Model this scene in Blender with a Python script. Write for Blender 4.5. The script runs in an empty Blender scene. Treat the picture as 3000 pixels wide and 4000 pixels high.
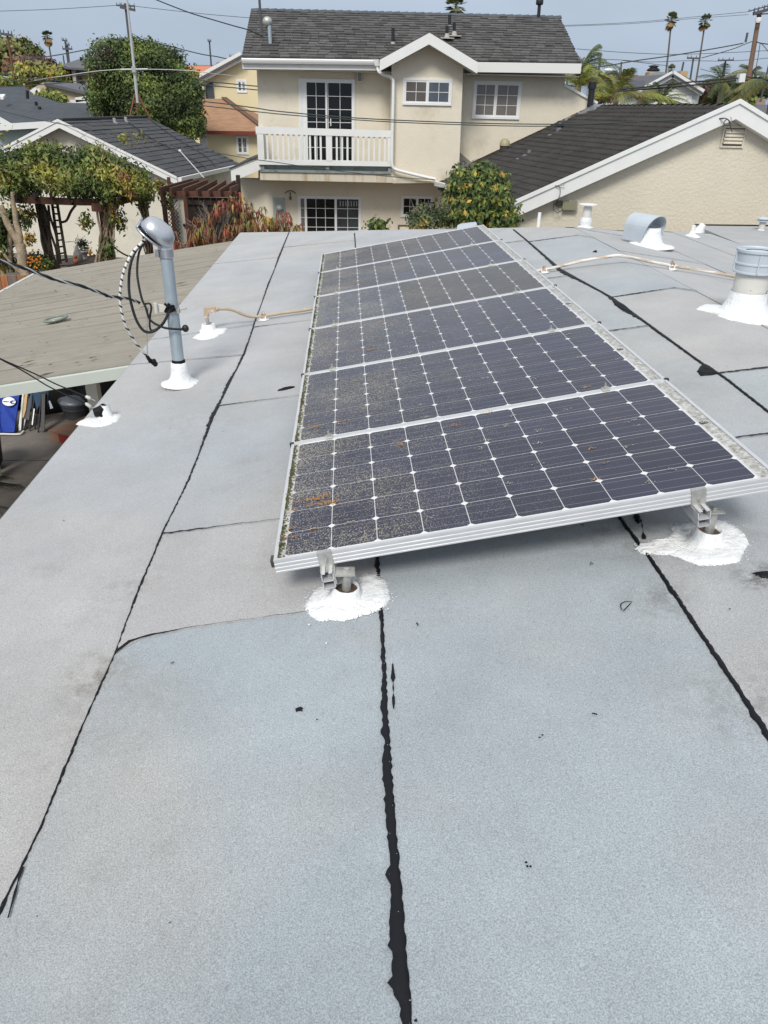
import bpy, math, random
import numpy as np
from mathutils import Vector, Matrix, Euler
random.seed(7); np.random.seed(7)
scene = bpy.context.scene
COL = scene.collection
rad = math.radians
# ---------------------------------------------------------------- camera
FPX, CZ = 2943.42, 4.3            # focal length in px of a 3000 px wide frame; eye height above the yard
CM = np.array([[0.99875449, -0.00415859, 0.0497209],
               [-0.04578449, -0.47244904, 0.88016799],
               [0.01983033, -0.88134818, -0.472051]])      # columns: right, down, forward
cd = bpy.data.cameras.new('camera'); cam = bpy.data.objects.new('camera', cd); COL.objects.link(cam)
cd.sensor_fit = 'HORIZONTAL'; cd.sensor_width = 36.0; cd.lens = FPX / 3000 * 36
cd.clip_start = 0.05; cd.clip_end = 12000
cam.matrix_world = Matrix([[CM[0][0], -CM[0][1], -CM[0][2], 0],
                           [CM[1][0], -CM[1][1], -CM[1][2], 0],
                           [CM[2][0], -CM[2][1], -CM[2][2], CZ], [0, 0, 0, 1]])
scene.camera = cam
# ---------------------------------------------------------------- world, sun, exposure
SUN_EL, SUN_AZ = rad(46), rad(198)        # azimuth from +Y towards +X
w = bpy.data.worlds.new('World'); scene.world = w; w.use_nodes = True
nt = w.node_tree; N = nt.nodes; L = nt.links
for n in list(N): N.remove(n)
out = N.new('ShaderNodeOutputWorld'); bg = N.new('ShaderNodeBackground')
sky = N.new('ShaderNodeTexSky'); sky.sky_type = 'NISHITA'; sky.sun_disc = False
sky.sun_elevation = SUN_EL; sky.sun_rotation = SUN_AZ; sky.air_density = 1.0; sky.dust_density = 2.0; sky.ozone_density = 1.5
tc = N.new('ShaderNodeTexCoord'); sp = N.new('ShaderNodeSeparateXYZ'); L.new(tc.outputs['Generated'], sp.inputs[0])
cr = N.new('ShaderNodeValToRGB'); L.new(sp.outputs['Z'], cr.inputs[0])     # thin high overcast: bluer at the horizon, white above
e = cr.color_ramp.elements
e[0].position = 0.0; e[0].color = (0.32, 0.40, 0.54, 1)
e[1].position = 1.0; e[1].color = (.84, .86, .89, 1)
for p, c in ((0.05, (0.375, 0.45, 0.56, 1)), (0.16, (0.42, 0.49, 0.58, 1)), (0.4, (0.57, 0.62, 0.68, 1))):
    el = e.new(p); el.color = c
nz = N.new('ShaderNodeTexNoise'); nz.inputs['Scale'].default_value = 1.6; nz.inputs['Detail'].default_value = 5
mp = N.new('ShaderNodeMapping'); mp.inputs['Scale'].default_value = (1, 1, 3.5); L.new(tc.outputs['Generated'], mp.inputs[0]); L.new(mp.outputs[0], nz.inputs[0])
ma = N.new('ShaderNodeMapRange'); ma.inputs[3].default_value = 0.90; ma.inputs[4].default_value = 1.20; ma.inputs[1].default_value = 0.3; ma.inputs[2].default_value = 0.7
L.new(nz.outputs[0], ma.inputs[0])
mm = N.new('ShaderNodeVectorMath'); mm.operation = 'SCALE'; L.new(cr.outputs[0], mm.inputs[0]); L.new(ma.outputs[0], mm.inputs['Scale'])
sc_ = N.new('ShaderNodeVectorMath'); sc_.operation = 'SCALE'; sc_.inputs['Scale'].default_value = 0.07; L.new(sky.outputs[0], sc_.inputs[0])
mx = N.new('ShaderNodeMix'); mx.data_type = 'RGBA'; mx.inputs['Factor'].default_value = 0.88
L.new(sc_.outputs[0], mx.inputs['A']); L.new(mm.outputs[0], mx.inputs['B'])
L.new(mx.outputs['Result'], bg.inputs[0]); bg.inputs[1].default_value = 1.0; L.new(bg.outputs[0], out.inputs[0])
sl = bpy.data.lights.new('sun', 'SUN'); sun = bpy.data.objects.new('sun', sl); COL.objects.link(sun)
sl.energy = 2.3; sl.angle = rad(18); sl.color = (1.0, 0.95, 0.87)
sd = Vector((math.sin(SUN_AZ) * math.cos(SUN_EL), math.cos(SUN_AZ) * math.cos(SUN_EL), math.sin(SUN_EL)))
sun.rotation_euler = sd.to_track_quat('Z', 'Y').to_euler(); sun.location = (0, 0, 30)
vs = scene.view_settings; vs.view_transform = 'Standard'; vs.look = 'None'; vs.exposure = 0.20; vs.gamma = 1; vs.use_curve_mapping = False
scene.cycles.use_denoising = True if hasattr(scene, 'cycles') else None
scene.cycles.max_bounces = 6; scene.cycles.transparent_max_bounces = 8
scene.cycles.sample_clamp_indirect = 6

# ---------------------------------------------------------------- measuring helpers
ZM = {1: (0, 0, .60277), 2: (900, 0, .60277), 3: (1750, 0, .3918), 4: (2200, 0, .48222), 5: (900, 550, .48222), 6: (0, 500, .60277),
      7: (1600, 400, .48222), 8: (2200, 350, .48222), 'a1': (0, 1000, .48222), 'a2': (400, 800, .5425), 'a4': (2000, 850, .60277),
      'a6': (1900, 1500, .66305), 'h1': (2200, 150, .24111), 'h2': (2600, 150, .24111), 'h3': (0, 100, .24111), 'h4': (700, 150, .18083),
      'h5': (0, 1450, .27119), 'g1': (600, 380, .27119), 'g2': (0, 700, .25316), 'g3': (2600, 900, .24111), 'g4': (2600, 0, .24111),
      'k3': (1050, 1500, .51236), 'k7': (1050, 2000, .3918), 'k8': (2300, 1800, .42194), 's': (0, 0, 1.8083)}
def px(z, x, y):
    a, b, s = ZM[z]; return (a + x * s, b + y * s)
def ray(p):
    return CM @ np.array([(p[0] - 1500) / FPX, (p[1] - 2000) / FPX, 1.0])
CAM = np.array([0, 0, CZ])
def onY(p, Y): v = ray(p); return Vector(CAM + v * (Y / v[1]))
def onX(p, X): v = ray(p); return Vector(CAM + v * (X / v[0]))
def onZ(p, Z): v = ray(p); return Vector(CAM + v * ((Z - CZ) / v[2]))
def onP(p, o, n):
    v = ray(p); o = np.array(o, float); n = np.array(n, float); return Vector(CAM + v * ((n @ (o - CAM)) / (n @ v)))
RA, RH = 0.125, 1.48                       # our roof: left plane z = CZ - RH + RA x
RXR, RC = 2.5, 0.14                        # ridge x, right plane slope
ZR = CZ - RH + RA * RXR
def roofz(x, y=0):
    return CZ - RH + RA * x if x < RXR else ZR - RC * (x - RXR)
def onR(p): return onP(p, (0, 0, CZ - RH), (-RA, 0, 1))
def onRR(p): return onP(p, (RXR, 0, ZR), (RC, 0, 1))

# ---------------------------------------------------------------- object helpers
def tag(o, label=None, cat=None, group=None, kind=None):
    if label: o['label'] = label
    if cat: o['category'] = cat
    if group: o['group'] = group
    if kind: o['kind'] = kind
    return o
def thing(name, label, cat, loc=(0, 0, 0), rz=0.0, group=None, rot=None):
    o = bpy.data.objects.new(name, None); COL.objects.link(o); o.location = loc
    o.rotation_euler = rot if rot else (0, 0, rz); o.empty_display_size = .1
    o['_mw'] = 0
    del o['_mw']
    return tag(o, label, cat, group)
def world_of(o):
    m = Matrix.LocRotScale(o.location, o.rotation_euler, o.scale)
    return world_of(o.parent) @ m if o.parent else m
def link(name, me, parent=None, loc=None, rot=None):
    o = bpy.data.objects.new(name, me); COL.objects.link(o); o.parent = parent
    if loc is not None: o.location = loc
    if rot is not None: o.rotation_euler = rot
    return o
def copy_tree(o, parent=None):
    c = o.copy(); COL.objects.link(c); c.parent = parent
    for ch in list(o.children): copy_tree(ch, c)
    return c
def frame_of(d):
    d = Vector(d).normalized(); a = Vector((0, 0, 1)) if abs(d.z) < .9 else Vector((1, 0, 0))
    u = d.cross(a).normalized(); return u, d.cross(u).normalized()
class MB:
    """collects faces (world or local coordinates) and links them as one mesh object"""
    def __init__(s): s.v = []; s.f = []; s.mi = []; s.m = 0; s.sm = []
    def add(s, vs, fs, smooth=False):
        b = len(s.v); s.v += [tuple(v) for v in vs]; s.f += [tuple(b + i for i in f) for f in fs]
        s.mi += [s.m] * len(fs); s.sm += [smooth] * len(fs); return s
    def box(s, x0, x1, y0, y1, z0, z1):
        return s.add([(x0, y0, z0), (x1, y0, z0), (x1, y1, z0), (x0, y1, z0), (x0, y0, z1), (x1, y0, z1), (x1, y1, z1), (x0, y1, z1)],
                     [(0, 3, 2, 1), (4, 5, 6, 7), (0, 1, 5, 4), (1, 2, 6, 5), (2, 3, 7, 6), (3, 0, 4, 7)])
    def hexa(s, p):   # 8 corners, bottom four then top four
        return s.add(p, [(0, 3, 2, 1), (4, 5, 6, 7), (0, 1, 5, 4), (1, 2, 6, 5), (2, 3, 7, 6), (3, 0, 4, 7)])
    def bar(s, a, b, wd, ht=None, up=(0, 0, 1)):
        a = Vector(a); b = Vector(b); ht = ht or wd; d = (b - a).normalized(); up = Vector(up)
        if abs(d.dot(up)) > .98: up = Vector((0, 1, 0))
        u = d.cross(up).normalized() * wd / 2; v = u.cross(d).normalized() * ht / 2
        return s.hexa([a - u - v, a + u - v, b + u - v, b - u - v, a - u + v, a + u + v, b + u + v, b - u + v])
    def poly(s, pts, t=0.0, n=(0, 0, -1)):   # polygon, optionally extruded by t along n
        k = len(pts)
        if not t: return s.add(pts, [tuple(range(k))])
        n = Vector(n) * t; q = [Vector(p) for p in pts]; q += [p + n for p in q[:k]]
        fs = [tuple(range(k)), tuple(range(2 * k - 1, k - 1, -1))] + [(i, i + k, (i + 1) % k + k, (i + 1) % k) for i in range(k)]
        return s.add(q, fs)
    def tube(s, pts, r, n=8, caps=True, smooth=True):
        pts = [Vector(p) for p in pts]; k = len(pts); rs = r if hasattr(r, '__len__') else [r] * k; vs = []
        pu = None
        for i, p in enumerate(pts):
            d = (pts[min(i + 1, k - 1)] - pts[max(i - 1, 0)]).normalized()
            if pu is None: pu, _ = frame_of(d)
            pu = (pu - d * pu.dot(d)).normalized(); pv = d.cross(pu)
            vs += [p + (pu * math.cos(2 * math.pi * j / n) + pv * math.sin(2 * math.pi * j / n)) * rs[i] for j in range(n)]
        fs = [(i * n + j, i * n + (j + 1) % n, (i + 1) * n + (j + 1) % n, (i + 1) * n + j) for i in range(k - 1) for j in range(n)]
        s.add(vs, fs, smooth)
        if caps: s.add(vs[:n], [tuple(range(n - 1, -1, -1))]); s.add(vs[-n:], [tuple(range(n))])
        return s
    def lathe(s, o, prof, n=20, axis=(0, 0, 1), smooth=True, wob=0, seed=0):
        o = Vector(o); ax = Vector(axis).normalized(); u, v = frame_of(ax); rn = random.Random(seed); vs = []
        ph = [rn.uniform(0, 6) for _ in range(4)]
        for r, h in prof:
            for j in range(n):
                t = 2 * math.pi * j / n; rr = r * (1 + wob * (math.sin(2 * t + ph[0]) * .5 + math.sin(3 * t + ph[1]) * .4 + math.sin(7 * t + ph[2]) * .3 + rn.uniform(-.25, .25)))
                vs.append(o + ax * h + (u * math.cos(t) + v * math.sin(t)) * rr)
        k = len(prof)
        fs = [(i * n + j, i * n + (j + 1) % n, (i + 1) * n + (j + 1) % n, (i + 1) * n + j) for i in range(k - 1) for j in range(n)]
        return s.add(vs, fs, smooth)
    def disc(s, c, r, n=16, nrm=(0, 0, 1), r2=None):
        u, v = frame_of(nrm); c = Vector(c); r2 = r2 or r
        return s.add([c + u * r * math.cos(6.2832 * j / n) + v * r2 * math.sin(6.2832 * j / n) for j in range(n)], [tuple(range(n))])
    def ball(s, c, r, n=10, m=6):
        rr = r if hasattr(r, '__len__') else (r, r, r); c = Vector(c); vs = []
        for i in range(m + 1):
            a = math.pi * i / m
            for j in range(n):
                b = 6.28318 * j / n; vs.append(c + Vector((rr[0] * math.sin(a) * math.cos(b), rr[1] * math.sin(a) * math.sin(b), rr[2] * math.cos(a))))
        return s.add(vs, [(i * n + j, (i + 1) * n + j, (i + 1) * n + (j + 1) % n, i * n + (j + 1) % n) for i in range(m) for j in range(n)], True)
    def mesh(s, name, mats, off=None):
        me = bpy.data.meshes.new(name)
        vs = s.v if off is None else [off @ Vector(v) for v in s.v]
        me.from_pydata(vs, [], s.f)
        for m in (mats if isinstance(mats, (list, tuple)) else [mats]): me.materials.append(m)
        me.polygons.foreach_set('material_index', s.mi); me.polygons.foreach_set('use_smooth', s.sm)
        me.update(); return me
    def build(s, name, mats, parent=None, local=False):   # coordinates are world ones unless local
        off = None
        if parent is not None and not local: off = world_of(parent).inverted()
        return link(name, s.mesh(name, mats, off), parent)
    def solo(s, name, mats, base, label, cat, group=None):   # one-mesh top-level thing with its origin at base
        o = link(name, s.mesh(name, mats, Matrix.Translation(-Vector(base))), None, base)
        return tag(o, label, cat, group)
def bez(pts, k=8):   # Catmull-Rom through pts
    P = [Vector(p) for p in pts]; P = [P[0] * 2 - P[1]] + P + [P[-1] * 2 - P[-2]]; o = []
    for i in range(1, len(P) - 2):
        a, b, c, d = P[i - 1:i + 3]
        for j in range(k):
            t = j / k; o.append(.5 * ((2 * b) + (c - a) * t + (2 * a - 5 * b + 4 * c - d) * t * t + (3 * b - a - 3 * c + d) * t ** 3))
    return o + [P[-2]]

# ---------------------------------------------------------------- materials
MATS = {}
def srgb(r, g, b): return tuple(((c / 255) / 12.92 if c / 255 <= .04045 else ((c / 255 + .055) / 1.055) ** 2.4) for c in (r, g, b))
def pbr(name, col, rough=.8, metal=0.0, noise=None, bump=None, rnd=0.0, col2=None, stain=None, coat=0.0, spec=.5, trans=0.0, island=False, stretch=(1, 1, 1), rnoise=0):
    """noise=(scale, amount); bump=(scale, strength); stain=(colour, scale, low, high); rnd: value change per object or island"""
    m = bpy.data.materials.new(name); MATS[name] = m; m.use_nodes = True; T = m.node_tree; n = T.nodes; l = T.links
    b = n['Principled BSDF']; b.inputs['Roughness'].default_value = rough; b.inputs['Metallic'].default_value = metal
    b.inputs['Specular IOR Level'].default_value = spec
    if coat: b.inputs['Coat Weight'].default_value = coat; b.inputs['Coat Roughness'].default_value = .08
    if trans: b.inputs['Transmission Weight'].default_value = trans
    geo = n.new('ShaderNodeNewGeometry'); mpn = n.new('ShaderNodeMapping'); mpn.inputs['Scale'].default_value = stretch
    l.new(geo.outputs['Position'], mpn.inputs[0]); vec = mpn.outputs[0]
    rgb = n.new('ShaderNodeRGB'); rgb.outputs[0].default_value = (*col, 1); cur = rgb.outputs[0]
    def mix(fac, A, B, mode='MIX'):
        x = n.new('ShaderNodeMix'); x.data_type = 'RGBA'; x.blend_type = mode
        for s, q in ((x.inputs['Factor'], fac), (x.inputs['A'], A), (x.inputs['B'], B)):
            if hasattr(q, 'is_linked'): l.new(q, s)
            elif isinstance(q, (int, float)): s.default_value = q
            else: s.default_value = (*q, 1)
        return x.outputs['Result']
    def nz(scale, detail=4, rough=.6, v=vec):
        x = n.new('ShaderNodeTexNoise'); x.inputs['Scale'].default_value = scale; x.inputs['Detail'].default_value = detail; x.inputs['Roughness'].default_value = rough
        l.new(v, x.inputs['Vector']); return x.outputs['Fac']
    def rng(a, lo, hi, o0=0.0, o1=1.0):
        x = n.new('ShaderNodeMapRange'); x.inputs[1].default_value = lo; x.inputs[2].default_value = hi; x.inputs[3].default_value = o0; x.inputs[4].default_value = o1
        l.new(a, x.inputs[0]); return x.outputs[0]
    if col2:
        cur = mix(rng(nz(noise[0] * .35 if noise else 1, 3), .38, .62), cur, col2)
    if noise:
        v = rng(nz(noise[0]), .25, .75, 1 - noise[1], 1 + noise[1])
        h = n.new('ShaderNodeVectorMath'); h.operation = 'SCALE'; l.new(cur, h.inputs[0]); l.new(v, h.inputs['Scale']); cur = h.outputs[0]
    if stain:
        cur = mix(rng(nz(stain[1], 5, .7), stain[2], stain[3]), cur, stain[0])
    if rnd:
        if island: src = geo.outputs['Random Per Island']
        else: oi = n.new('ShaderNodeObjectInfo'); src = oi.outputs['Random']
        v = rng(src, 0, 1, 1 - rnd, 1 + rnd); h = n.new('ShaderNodeVectorMath'); h.operation = 'SCALE'; l.new(cur, h.inputs[0]); l.new(v, h.inputs['Scale']); cur = h.outputs[0]
    l.new(cur, b.inputs['Base Color'])
    if rnoise: l.new(rng(nz(9), .3, .7, max(0, rough - rnoise), rough + rnoise), b.inputs['Roughness'])
    if bump:
        x = n.new('ShaderNodeBump'); x.inputs['Strength'].default_value = bump[1]; x.inputs['Distance'].default_value = bump[2] if len(bump) > 2 else .01
        l.new(nz(bump[0], 5), x.inputs['Height']); l.new(x.outputs[0], b.inputs['Normal'])
    m['_'] = 0; del m['_']
    m_tools[name] = (n, l, b, mix, nz, rng, vec, geo)
    return m
m_tools = {}
def alpha_free(m): return m
WHITE = pbr('white_paint', (.78, .79, .78), .45, noise=(3, .04), stain=((.5, .49, .44), 1.3, .62, .95))
WHITE2 = pbr('white_vinyl', (.80, .81, .81), .35, noise=(2, .02))
MASTIC = pbr('white_roof_coating', (.80, .82, .835), .55, bump=(28, .9, .014), noise=(6, .05), stain=((.60, .59, .56), 9, .56, .86))
STUCCO = pbr('cream_stucco', (.74, .68, .56), .92, noise=(1.1, .06), bump=(16, .7, .012), stain=((.44, .37, .27), .8, .54, .90))
STUCCO2 = pbr('cream_stucco_near', (.67, .62, .51), .92, noise=(.9, .06), bump=(17, .8, .018), stain=((.62, .49, .33), 1.1, .66, .95))
STUCCOG = pbr('garage_stucco', (.68, .65, .56), .92, noise=(1.2, .07), bump=(20, .3), stain=((.40, .37, .31), .8, .55, .9))
YELLOW = pbr('yellow_stucco', (.76, .66, .43), .9, noise=(.5, .04))
GLASS = pbr('dark_window_glass', (.010, .011, .012), .08, spec=.35)
GLASSC = pbr('curtained_window_glass', (.17, .15, .13), .12, noise=(5, .1), spec=.7)
GLASSB = pbr('bluish_window_glass', (.08, .10, .12), .08, noise=(3, .25), spec=.7)
SCREEN = pbr('insect_screen', (.10, .09, .085), .6, noise=(4, .08))
ALU = pbr('anodised_aluminium', (.60, .61, .63), .5, .35, noise=(14, .05), rnoise=.1)
ALUD = pbr('dirty_aluminium', (.46, .46, .44), .5, .55, noise=(40, .25), bump=(60, .2, .002))
GALV = pbr('galvanised_steel', (.40, .475, .53), .42, .35, noise=(25, .12), rnoise=.12, stretch=(1, 1, .3))
CAST = pbr('cast_aluminium', (.60, .62, .66), .30, .9, noise=(16, .12), rnoise=.12)
TAN = pbr('tan_painted_conduit', (.46, .365, .27), .6, noise=(20, .1), stain=((.75, .73, .70), 13, .58, .66))
RUST = pbr('rusty_bracket', (.36, .24, .16), .8, noise=(30, .3), stain=((.62, .60, .57), 25, .5, .6))
TAR = pbr('black_tar', (.007, .0075, .009), .6, spec=.22, bump=(60, .5, .004), noise=(30, .3))
BLACK = pbr('black_plastic', (.012, .012, .013), .5)
BLACKM = pbr('black_painted_pipe', (.016, .018, .022), .4)
WIRE = pbr('black_wire', (.015, .017, .02), .6)
WIREG = pbr('grey_green_wire', (.045, .06, .06), .6)
REDBROWN = pbr('redwood_timber', (.10, .042, .028), .8, noise=(7, .3), rnd=.2, bump=(30, .3), stretch=(1, 1, .4))
DARKWOOD = pbr('dark_brown_wood', (.028, .018, .013), .7, noise=(5, .3), rnd=.15)
BARK = pbr('pale_bark', (.36, .29, .20), .9, noise=(9, .3), bump=(22, .8, .02), stain=((.15, .11, .07), 5, .5, .75))
BARKD = pbr('dark_bark', (.055, .042, .032), .9, noise=(9, .3), bump=(22, .8, .02))
VINEST = pbr('vine_stem', (.26, .20, .14), .9, noise=(14, .3), bump=(25, .5), rnd=.25)
TWIG = pbr('grey_twig', (.22, .19, .175), .9, noise=(12, .2))
POLE = pbr('wood_pole', (.20, .125, .085), .9, noise=(3, .2), bump=(14, .5, .02), stretch=(2, 2, .3))
POLEG = pbr('weathered_pole', (.15, .125, .105), .9, noise=(3, .2))
POLED = pbr('distant_pole', (.085, .09, .10), .9)
# ================================================================ OUR ROOF
def roof_mat():
    m = pbr('mineral_cap_sheet', (.40, .43, .46), .93, spec=.25); n, l, b, mix, nz, rng, vec, geo = m_tools['mineral_cap_sheet']
    tint = n.new('ShaderNodeObjectInfo').outputs['Color']
    warm = mix(rng(nz(.75, 3), .50, .78), tint, (.385, .375, .36))
    cool = mix(rng(nz(.45, 3, .5), .50, .80), warm, (.325, .36, .395))
    big = rng(nz(2.1, 5, .65), .3, .7, .88, 1.09)
    h = n.new('ShaderNodeVectorMath'); h.operation = 'SCALE'; l.new(cool, h.inputs[0]); l.new(big, h.inputs['Scale']); cur = h.outputs[0]
    gr = rng(nz(300, 2, .7), .33, .67, .68, 1.30)
    h = n.new('ShaderNodeVectorMath'); h.operation = 'SCALE'; l.new(cur, h.inputs[0]); l.new(gr, h.inputs['Scale']); cur = h.outputs[0]
    grime = rng(nz(1.9, 7, .78), .56, .80, 0, .55)
    lvl = rng(nz(.9, 2), .45, .60, .35, 1); gm_ = n.new('ShaderNodeMath'); gm_.operation = 'MULTIPLY'; l.new(grime, gm_.inputs[0]); l.new(lvl, gm_.inputs[1]); grime = gm_.outputs[0]
    cur = mix(grime, cur, (.17, .155, .13), 'MIX')
    for (pp, r_, am, cc) in (((380, 2640), .17, .75, (.15, .135, .105)), ((2470, 2090), .22, .6, (.16, .15, .12)), ((2570, 2340), .16, .6, (.10, .10, .095)), ((2985, 2262), .12, 1.0, (.012, .012, .012)), ((520, 2290), .22, .4, (.19, .175, .15)), ((2930, 2760), .25, .5, (.15, .145, .13)), ((300, 2900), .3, .3, (.2, .185, .16)), ((2650, 2180), .2, .5, (.15, .14, .12)), ((1130, 2180), .3, .3, (.2, .19, .17)), ((2200, 2050), .35, .35, (.19, .18, .155)), ((760, 1660), .4, .3, (.2, .19, .17)), ((2500, 1500), .5, .3, (.22, .21, .19))):
        c_ = onR(pp); vd = n.new('ShaderNodeVectorMath'); vd.operation = 'DISTANCE'; l.new(vec, vd.inputs[0]); vd.inputs[1].default_value = tuple(c_)
        f1 = n.new('ShaderNodeMath'); f1.operation = 'MULTIPLY'; l.new(rng(vd.outputs['Value'], r_ * .15, r_, am, 0), f1.inputs[0]); l.new(rng(nz(14, 6, .8), .44, .62), f1.inputs[1]); cur = mix(f1.outputs[0], cur, cc)
    l.new(cur, b.inputs['Base Color']); b.inputs['Sheen Weight'].default_value = .22; b.inputs['Sheen Roughness'].default_value = .6
    x = n.new('ShaderNodeBump'); x.inputs['Strength'].default_value = .35; x.inputs['Distance'].default_value = .003
    l.new(nz(260, 3, .7), x.inputs['Height']); x2 = n.new('ShaderNodeBump'); x2.inputs['Strength'].default_value = .35; x2.inputs['Distance'].default_value = .03
    l.new(nz(1.6, 3), x2.inputs['Height']); l.new(x2.outputs[0], x.inputs['Normal']); l.new(x.outputs[0], b.inputs['Normal'])
    return m
ROOFM = roof_mat()
YB0 = 11.919
SEAMS = {1: [(1130, 910), (1050, 1115), (1003, 1245), (955, 1390), (900, 1500), (832, 1640), (740, 1880), (640, 2080), (540, 2320), (450, 2560), (330, 2830), (160, 3240), (0, 3580)],
         2: [(1385, 910), (1475, 2180), (1490, 2400), (1500, 2600), (1512, 2850), (1536, 3200), (1560, 3500), (1600, 4000)],
         3: [(1905, 1010), (2400, 2000), (2560, 2220), (2735, 2480), (3000, 2880)],
         4: [(1995, 890), (2066, 948), (2190, 1055), (2390, 1166), (2540, 1277), (2740, 1423), (2830, 1480), (3000, 1615)]}
EDGE = {0: ([-9, 20], [-1.555, -1.555]), 8: ([-9, 20], [5.6, 5.6]), 6: ([-9, 20], [3.62, 3.62]), 7: ([-9, 20], [4.6, 4.6])}
for k, pts in SEAMS.items():
    q = sorted([(onR(p).y, onR(p).x) for p in pts]); EDGE[k] = ([a for a, _ in q], [b for _, b in q])
q = sorted([(onRR(p).y, onRR(p).x) for p in [(2464, 1016), (2633, 1097), (2705, 1136), (2771, 1169), (2904, 1224), (2994, 1278)]])
mx5 = sum(b for _, b in q) / len(q); EDGE[5] = ([-9, 20], [mx5, mx5])
def EX(k, y): return float(np.interp(y, *EDGE[k]))
HIP = [(-1.555, YB0), (2.5, 9.1)] + [tuple(onRR(p)[:2]) for p in ((2290, 890), (2400, 901), (2530, 903), (2640, 907))]
HIP = sorted(HIP); HIP.append((6.5, HIP[-1][1] + (6.5 - HIP[-1][0]) * .9))
def hipy(x): return float(np.interp(x, [a for a, _ in HIP], [b for _, b in HIP]))
YN = -2.6
house = thing('flat_roofed_house', 'low house under the camera with a light grey rolled felt roof patched with black tar', 'house', (2, 4.5, 0))
mb = MB()   # walls
WX0, WX1, WY0, WY1 = -1.25, 5.35, YN + .2, 10.2
mb.box(WX0, WX1, WY0, WY1, 0, 2.52); mb.build('wall', STUCCO2, house)
mb = MB()   # deck below the felt: left plane, right plane, far hip
dl = [(-1.55, YN), (2.5, YN), (2.5, 9.09), (-1.55, YB0 - .01)]
mb.poly([(x, y, roofz(x) - .03) for x, y in dl], .12)
ry = [h for h in HIP if h[0] >= 2.5]
mb.poly([(2.5, YN, ZR - .03), (5.6, YN, roofz(5.6) - .03), (5.6, hipy(5.6), roofz(5.6) - .03)] + [(x, y, roofz(x) - .03) for x, y in reversed([h for h in ry if h[0] < 5.6])], .12)
mb.build('roof_deck', pbr('deck_edge', (.45, .46, .46), .8), house)
mb = MB()   # far hip slope, mostly hidden behind the skyline
pts = [(-1.555, YB0, roofz(-1.555) + .004)] + [(x, y, roofz(x) + .004) for x, y in HIP[1:] if x < 5.6] + [(5.6, hipy(5.6), roofz(5.6) + .004), (5.6, 12.9, 2.45), (-1.555, 12.0, 2.6)]
c0 = Vector((2.5, 11.9, 2.64)); b0 = len(pts)
mb.add(pts + [c0], [(i, b0, (i + 1) % b0) for i in range(b0)])
mb.build('hip_slope', ROOFM, house).color = (.38, .39, .40, 1)
mb = MB(); mb.box(-1.566, -1.556, YN, YB0, roofz(-1.555) - .13, roofz(-1.555) + .001); mb.build('drip_edge', ROOFM, house).color = (.34, .35, .36, 1)
# ---- felt sheets, one object per piece; laps given as (far pixel row points) per column
def lapR(a, b): return (onR(px(*a)).y, onR(px(*b)).y)
LAPS = {0: [lapR(('s', 200, 800), ('s', 430, 780)), lapR(('a2', 320, 982), ('a2', 1090, 868)), (9.35, 9.3)],
        1: [lapR(('s', 250, 1412), ('s', 660, 1328)), lapR(('s', 345, 1158), ('s', 605, 1122)), lapR(('a2', 1035, 1435), ('a2', 1440, 1370)), (6.05, 6.1), (10.0, 9.9)],
        2: [(4.9, 4.95), (8.6, 8.7)],
        3: [lapR(('a6', 1480, 330), ('a6', 1659, 303)), lapR(('a4', 640, 750), ('a4', 890, 708)), lapR(('a4', 230, 405), ('a4', 385, 380)), lapR(('a4', 0, 168), ('a4', 103, 150))],
        4: [lapR(('a4', 1350, 1018), ('a4', 1659, 975)), lapR(('a4', 625, 526), ('a4', 1035, 459)), lapR(('a4', 110, 162), ('a4', 400, 120))],
        5: [(4.1, 4.15), (7.6, 7.7), (9.2, 9.2)], 6: [(6.4, 6.5)], 7: [(8.2, 8.2)]}
TINT = {0: [(.385, .385, .39), (.375, .38, .39), (.39, .395, .405), (.395, .40, .41)], 1: [(.315, .355, .385), (.385, .383, .388), (.36, .37, .38), (.385, .39, .40), (.38, .39, .40)], 2: [(.320, .358, .387), (.35, .37, .39), (.37, .38, .40)],
        3: [(.355, .365, .375), (.35, .37, .385), (.34, .37, .39), (.35, .375, .395), (.37, .39, .405)], 4: [(.34, .37, .39), (.375, .375, .375), (.33, .365, .39), (.375, .378, .38)]}
def LY(lap, s): return float(np.interp(s, [q_[0] for q_ in lap], [q_[1] for q_ in lap]))
def norm(lap): return lap if isinstance(lap[0], tuple) else [(0, lap[0]), (1, lap[1])]
cur_ = [onR(p) for p in ((449, 2560), (466, 2543), (482, 2530), (524, 2508), (573, 2496), (663, 2475), (784, 2454), (1000, 2424), (1200, 2398))]
x0_, x1_ = EX(1, cur_[0].y), EX(2, cur_[-1].y); curved = [((p.x - x0_) / (x1_ - x0_), p.y) for p in cur_]; curved = [q_ for q_ in curved if q_[0] <= 1] + [(1.0, curved[-1][1] - .01)]
LAPS = {c: sorted([norm(q_) for q_ in v], key=lambda q_: q_[0][1]) for c, v in LAPS.items()}
LAPS[1][0] = curved
sheets = []; NS = 12
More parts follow.
